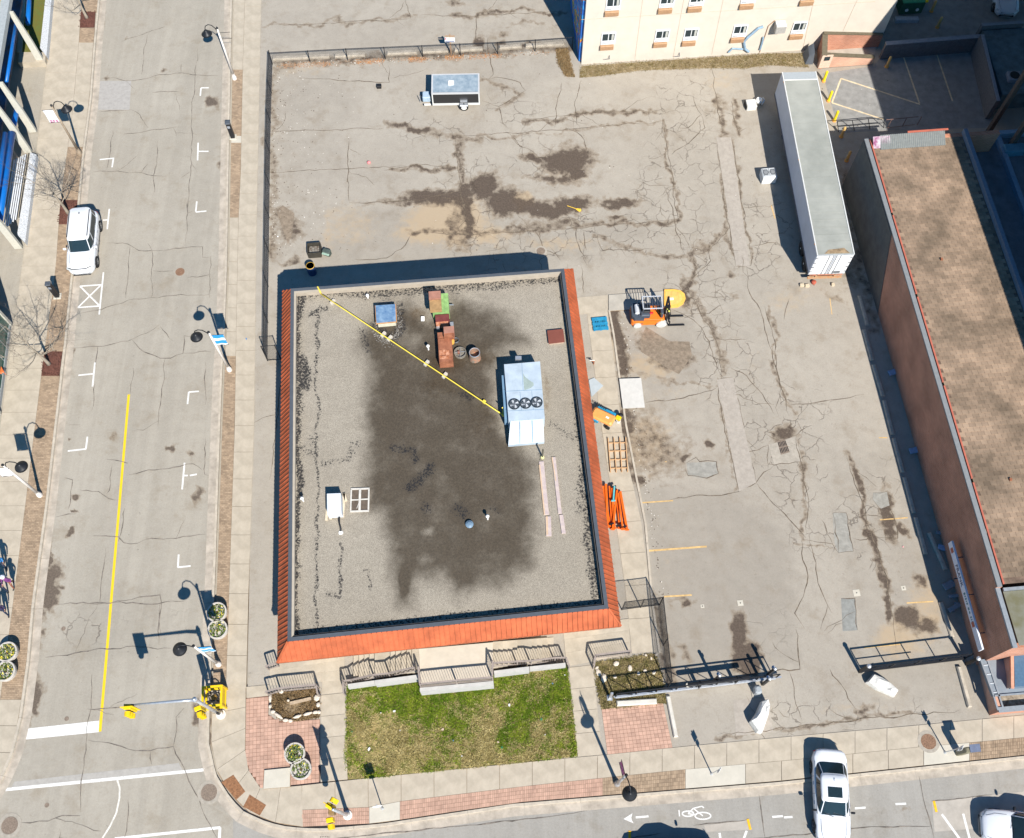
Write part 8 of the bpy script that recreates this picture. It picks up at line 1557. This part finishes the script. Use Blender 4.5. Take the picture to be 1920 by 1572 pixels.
# dumpster and low wall
t = thing('green_dumpster', 'green dumpster with a yellow corner in the shade at the top edge', 'dumpster', G(1702, 18, ZL), ROTZ-.02); obj('body', MB().prism([(-.85, -.55), (.85, -.55), (.85, .6), (-.85, .6)], .1, 1.15), mat('dumpster_green', (.03, .10, .06), .5, .1), t); obj('lid', MB().cbox((0, .02, 1.22), (1.8, 1.25, .1), .04), mat('lid_green', (.06, .30, .15), .4, .1), t); obj('corner_cap', MB().box((.86, -.5, 1.24), (.2, .25, .14)), SY, t)
for x in (-.4, .4): obj('wheel_cap', MB().lathe([(.12, -.03), (.12, .03)], (x, -.6, .5), 12, M=Matrix.Rotation(math.pi/2, 3, 'X')), WHT, t)
tag(obj('low_kerb_wall', MB().cbox((0, 0, .15), (1.75, .4, .3), .03), mat('pale_blue_concrete', (.40, .42, .45), .8)), 'pale low concrete block in front of the dumpster', 'block').location = tuple(G(1698, 40, ZL))
for x, y, s, lb_ in [(1503, 536, .16, 'pale broken block left of the trailer wheels end'), (1513, 537, .14, 'small pale block with a hole behind the trailer bumper'), (1561, 535, .12, 'yellowish rubble lump under the trailer bumper')]: tag(obj('concrete_block', MB().cbox((0, 0, .08), (.28 if s > .13 else .2, .2, .16), .02), mat('beige_block', (.55, .46, .33), .9, .15, 6)), lb_, 'block', 'rubble behind the trailer').location = tuple(G(x, y, ZL))
tag(obj('red_chock', MB().lathe([(.001, 0), (.15, .02), (.16, .16), (.08, .22), (.001, .23)], n=12), mat('red_rubber', (.42, .10, .06), .7)), 'dull red wheel chock behind the trailer', 'chock').location = tuple(G(1525, 531, ZL))
# pallets and scrap in the shade by the wall
for i, (x, y, a, b, rz_, m) in enumerate([(1672, 700, .5, .35, .3, 'pale_blue_scrap'), (1713, 846, .6, .35, .2, 'pale_blue_scrap'), (1772, 1030, .9, .3, -.3, 'pale_blue_scrap'), (1778, 1098, .7, .4, .4, 'grey_scrap'), (1792, 1118, .9, .18, .1, 'grey_scrap'), (1788, 1140, .8, .25, .5, 'grey_scrap'), (1762, 1001, .5, .2, -.3, 'grey_scrap')]):
    mm = mat(m, (.28, .36, .50) if 'blue' in m else (.25, .26, .28), .7, .2, 6); tag(obj('scrap_panel', MB().cbox((0, 0, .12), (a, b, .1), .02, rz=rz_).box((.05, .05, .05), (a*.7, b*.5, .1), rz=rz_+.6), mm), ['bluish scrap panel by the brick wall, uppermost', 'pair of bluish scrap panels halfway along the brick wall', 'bluish scrap panel beside the loose kerb stop', 'grey scrap panel below the wall bracket', 'long narrow grey scrap by the wall bracket', 'grey scrap lying askew at the lower end of the wall', 'small grey scrap right of the loose kerb stop'][i], 'scrap', 'scrap along the brick wall').location = tuple(G(x, y, ZL))
# water tap pipe by side walk
t = thing('standpipe', 'rusty standpipe in the stained side walk under the skirt', 'pipe', G(1113, 683, ZW), 0); obj('pipe', MB().tube([(0, 0, 0), (0, 0, .35), (-.15, .0, .42)], .04, 7), RST, t); obj('handle', MB().box((-.12, .02, .45), (.3, .04, .03)), WHT, t)

# ================================================================= BARE TREES
BRK = mat('pale_bark', (.30, .255, .20), .85, .2, 6, bump=.4); TWG = mat('dark_twig', (.12, .10, .085), .85, .2, 6)
def tree(label, foot, h, seed, lean=(0, 0), n0=6, spread=1.0):
    R_ = random.Random(seed); t = thing('bare_tree', label, 'tree', G(*foot, ZW), 0, 'leafless street trees on the left boulevard'); tb_ = MB(); cb_ = MB(); tw = MB()
    P_ = []; p = Vector((0, 0, 0)); d = Vector((lean[0], lean[1], 1)).normalized(); k = 9
    for i in range(k+1): P_.append(p.copy()); p = p+d*(h*.55/k); d = (d+Vector((R_.uniform(-.06, .06), R_.uniform(-.06, .06), .0))).normalized()
    rad = [.115*(1-.62*i/k)+(.05 if i == 0 else 0) for i in range(k+1)]; tb_.tube([tuple(q) for q in P_], rad, 9); obj('trunk', tb_, BRK, t, smooth=True)
    def br(p, d, L, r, dep):
        n = 4; pts = [p.copy()]; q = p.copy(); dd = d.copy()
        for i in range(n): dd = (dd+Vector((R_.uniform(-.22, .22), R_.uniform(-.22, .22), R_.uniform(-.06, .16)))).normalized(); q = q+dd*L/n; pts.append(q.copy())
        (cb_ if dep < 2 else tw).tube([tuple(x) for x in pts], [r*(1-.16*i) for i in range(n+1)], 5 if dep < 2 else 3, cap=False)
        if dep >= 4: return
        for j in range(R_.choice((3, 4)) if dep < 3 else 3):
            i = R_.randint(1, n); ax = Vector((R_.uniform(-1, 1), R_.uniform(-1, 1), R_.uniform(-.3, .7))).normalized(); nd = (dd*.75+ax*.95).normalized(); br(pts[i], nd, L*R_.uniform(.52, .72), r*.52, dep+1)
    for j in range(n0):
        a = j*2.4+R_.uniform(-.4, .4); i = R_.randint(4, k); nd = Vector((math.cos(a)*spread, math.sin(a)*spread, R_.uniform(.25, .9))).normalized(); br(P_[i], nd, h*R_.uniform(.40, .55), .036, 0)
    br(P_[-1], d, h*.42, .045, 0)
    obj('branches', cb_, BRK, t, smooth=True); obj('twigs', tw, TWG, t, kind='stuff'); return t
tree('leafless tree in the mulch pit beside the X marked bay, lower of the three', (92, 683), 4.4, 3, (-.03, .0))
tree('leafless tree in the mulch pit above the white boxy car', (128, 400), 4.3, 12, (-.03, .02))
tree('leafless tree whose trunk meets the top edge of the picture', (163, 34), 4.0, 21, (-.02, .05))

# ================================================================= PEOPLE
SKN = mat('skin', (.45, .26, .18), .6, .05)
def person(label, foot, rz, top_m, leg_m, hair_m, hgt=1.7, step=.22, arm=.2, extra=None):
    t = thing('person', label, 'person', G(*foot, ZW), rz, 'people walking on the left sidewalk'); s = hgt/1.72
    V = [(0, 0, .95), (0, .0, 1.12), (0, .01, 1.32), (0, .0, 1.44), (0, .01, 1.50), (-.09, 0, .88), (.09, 0, .88), (-.10, step*.55+.03, .50), (.10, -step*.3+.05, .50), (-.10, step, .09), (.10, -step, .11), (-.10, step+.16, .05), (.10, -step+.13, .05), (-.19, 0, 1.40), (.19, 0, 1.40), (-.24, -arm*.4, 1.14), (.24, arm*.4, 1.14), (-.23, -arm*.3+.12, .90), (.23, arm+.05, .93), (-.22, -arm*.3+.17, .83), (.22, arm+.12, .87)]
    Ed = [(0, 1), (1, 2), (2, 3), (3, 4), (0, 5), (0, 6), (5, 7), (6, 8), (7, 9), (8, 10), (9, 11), (10, 12), (3, 13), (3, 14), (13, 15), (14, 16), (15, 17), (16, 18), (17, 19), (18, 20)]
    Rr = [.135, .125, .15, .10, .055, .095, .095, .062, .062, .043, .043, .04, .04, .065, .065, .05, .05, .036, .036, .03, .03]
    me = bpy.data.meshes.new('body'); me.from_pydata([tuple(c*s for c in v) for v in V], Ed, []); o = bpy.data.objects.new('body', me); COL.objects.link(o)
    md = o.modifiers.new('skin', 'SKIN'); sv = me.skin_vertices[0].data
    for i, r_ in enumerate(Rr): sv[i].radius = (r_*s*(1.25 if i in (1, 2) else 1), r_*s*(.8 if i in (0, 1, 2, 3) else 1))
    sv[0].use_root = True; o.modifiers.new('sub', 'SUBSURF').levels = 1; bpy.context.view_layer.update()
    m2 = bpy.data.meshes.new_from_object(o.evaluated_get(bpy.context.evaluated_depsgraph_get())); bpy.data.objects.remove(o); m2.materials.clear()
    for m_ in (top_m, leg_m, SKN, BLK): m2.materials.append(m_)
    for p in m2.polygons:
        c = p.center/s; p.use_smooth = True
        if c.z < .12: p.material_index = 3
        elif c.z < .96 and abs(c.x) < .19: p.material_index = 1
        elif (c.z < .92 and abs(c.x) >= .19) or c.z > 1.475: p.material_index = 2
        else: p.material_index = 0
    b = bpy.data.objects.new('body', m2); COL.objects.link(b); b.parent = t
    hd = MB().lathe([(.03, 0), (.06, .02), (.08, .08), (.086, .13), (.08, .18), (.05, .225), (.001, .24)], (0, .03, 1.49), 16); hd.v = [tuple(c*s for c in v) for v in hd.v]; h_o = obj('head', hd, SKN, t, smooth=True)
    f = MB().add([(-.012, .115, 1.61), (.012, .115, 1.61), (0, .14, 1.585), (0, .112, 1.645)], [(0, 2, 3), (2, 1, 3), (0, 1, 2)]); f.v = [tuple(c*s for c in v) for v in f.v]; obj('nose', f, SKN, h_o)
    for sx in (-1, 1):
        e = MB().lathe([(.009, 0), (.001, .008)], (sx*.03*s, .105*s, 1.635*s), 6, M=Matrix.Rotation(-math.pi/2, 3, 'X')); obj('eye', e, BLK, h_o); obj('ear', MB().cbox((sx*.088*s, .03*s, 1.62*s), (.015, .04, .06), .01), SKN, h_o)
    obj('mouth', MB().box((0, .112*s, 1.565*s), (.04, .006, .008)), mat('lip', (.4, .12, .1), .6), h_o)
    hr = MB().lathe([(.088, .06), (.098, .12), (.094, .19), (.062, .245), (.001, .262)], (0, .012, 1.49), 16); hr.v = [tuple(c*s for c in v) for v in hr.v]; obj('hair', hr, hair_m, t, smooth=True)
    for sx, hx, hy, hz in ((-1, -.22, -arm*.3+.18, .81), (1, .22, arm+.14, .85)):
        for k in range(4): obj('finger', MB().tube([(hx*s+(k-1.5)*.006*sx, (hy+.0)*s+(k-1.5)*.019, hz*s), (hx*s, hy*s+(k-1.5)*.021+.01, (hz-.045)*s), (hx*s-sx*.012, hy*s+(k-1.5)*.02+.012, (hz-.075+abs(k-1.6)*.006)*s)], [.010, .009, .007], 5), SKN, b)
        obj('thumb', MB().tube([(hx*s-sx*.01, hy*s+.03, (hz+.02)*s), (hx*s-sx*.03, hy*s+.055, (hz-.02)*s), (hx*s-sx*.03, hy*s+.06, (hz-.045)*s)], [.012, .010, .008], 5), SKN, b)
    if extra: extra(t, s)
    return t
DNM = mat('dark_trousers', (.02, .03, .06), .8); 
person('person in a bright blue jacket and dark trousers walking along the left sidewalk', (11.5, 1061), math.pi+.1, mat('blue_jacket', (.03, .20, .50), .7), DNM, mat('black_hair', (.02, .015, .012), .7))
def hood(t, s): obj('white_hood', MB().lathe([(.001, -.11), (.12, -.08), (.14, .02), (.08, .11), (.001, .13)], (0, -.03, 1.60*s), 14), mat('white_cloth', (.70, .72, .78), .8), t)
person('person in a purple top with a white hat walking behind', (27, 1097), math.pi-.2, mat('purple_top', (.16, .04, .17), .8), mat('rust_trousers', (.22, .08, .05), .8), mat('white_cloth', (.70, .72, .78), .8), 1.65, extra=hood)
person('person with orange hair at the very left edge of the sidewalk', (10, 1105), math.pi+.5, mat('black_coat', (.03, .03, .045), .8), DNM, mat('orange_hair', (.60, .26, .07), .7), 1.68)
person('person in a dark violet coat with pale shoes, lowest of the group', (14, 1149), math.pi+.2, mat('violet_coat', (.04, .03, .09), .8), DNM, mat('brown_hair', (.10, .05, .03), .7), 1.62)
# ---------------------------------------------------------------- litter
LIT = [mat('paper_litter', (.75, .74, .72), .8), mat('tan_litter', (.55, .42, .30), .8, .2, 20), mat('green_litter', (.02, .25, .12), .5), mat('blue_litter', (.10, .25, .5), .5), mat('pink_litter', (.7, .35, .35), .6)]
lt = [(692, 1405, 0, .2, 'pinkish white paper scrap on the bare patch of the lawn'), (955, 1322, 0, .18, 'white paper scrap on the right half of the lawn'), (739, 1334, 0, .16, 'pale crumpled paper above the bare patch'), (714, 1337, 0, .07, 'small white scrap beside the crumpled paper'), (750, 1370, 0, .07, 'tiny white scrap right of the bare patch'), (830, 1368, 1, .2, 'tan and white litter in the middle of the lawn'), (850, 1389, 3, .08, 'small bluish scrap low in the lawn'), (941, 1402, 2, .13, 'dark green bottle on the lawn'), (934, 1392, 1, .14, 'tan leaf pile on the lawn edge'), (660, 1372, 2, .09, 'small green scrap at the left lawn edge'), (1015, 1349, 2, .14, 'green bottle near the right lawn edge'), (1036, 1282, 3, .09, 'blue wrapper near the top right of the lawn'), (1059, 1266, 0, .08, 'white cup at the lawn corner by the path'), (1022, 1378, 0, .07, 'tiny white scrap low on the right lawn'), (866, 1418, 0, .08, 'small white scrap at the bottom of the lawn'), (462, 636, 3, .14, 'white and blue wrapper on the right sidewalk'), (521, 444, 0, .13, 'white scrap by the fence'), (571, 408, 0, .08, 'small white scrap in the back lot near the fence'), (1693, 1026, 4, .12, 'red and white can in the lot near the shaded wall'), (1170, 589, 1, .1, 'small litter at the corner of the dirt patch')]
for x, y, k, s, lb_ in lt:
    o = obj('litter', MB().prism([(.62*s*(.6+.4*random.random())*math.cos(a), s*.5*(.6+.4*random.random())*math.sin(a)*.8) for a in np.linspace(0, 5.2, 6)], 0, .03), LIT[k]); o.location = tuple(G(x, y, (ZW if y > 1200 or x < 480 else ZL)+(.05 if 645 < x < 1085 and y > 1240 else .005))); o.rotation_euler = (random.uniform(-.1, .1), random.uniform(-.1, .1), random.uniform(0, 3)); tag(o, lb_, 'litter', 'scraps of litter')
gr_ = MB(); gl_ = MB()
for k in range(900):
    which = random.random()
    if which < .35: x, y = random.uniform(510, 680), random.uniform(125, 480); x = 510+(x-510)*random.random()
    elif which < .6: x = random.uniform(512, 1060); y = 121-(x-511)*.047+random.uniform(-2, 9)
    elif which < .8: y = random.uniform(600, 1130); x = np.interp(y, [600, 708, 796, 985, 1130], [1160, 1174, 1186, 1218, 1236])+abs(random.gauss(0, 8))
    else: x, y = random.uniform(520, 1700), random.uniform(130, 500)
    p = G(x, y, ZL); s = random.uniform(.015, .05); (gr_ if random.random() < .65 else gl_).box((p[0], p[1], ZL+s*.3), (s*1.3, s, s*.6), rz=random.uniform(0, 3))
obj('grit', gr_, mat('dark_grit', (.10, .07, .05), .9, .5, 9), LOT, kind='stuff'); obj('grit', gl_, mat('pale_grit', (.60, .56, .50), .9, .3, 9), LOT, kind='stuff')
lv = MB()
for k in range(1500):
    x = random.choice([random.uniform(530, 620), random.uniform(668, 720), random.uniform(765, 800), random.uniform(835, 870), random.uniform(880, 940), random.uniform(520, 1060)]); y = 123-(x-511)*.050+random.gauss(2, 3)
    p = G(x, y, ZL); s = random.uniform(.02, .05); lv.add([(p[0]-s, p[1], ZL+.008), (p[0], p[1]-s*.6, ZL+.02), (p[0]+s, p[1], ZL+.01), (p[0], p[1]+s*.6, ZL+.025)], [(0, 1, 2, 3)])
obj('dead_leaves', lv, mat('dead_leaf', (.36, .17, .07), .9, .4, 12, isl=.4), LOT, kind='stuff')
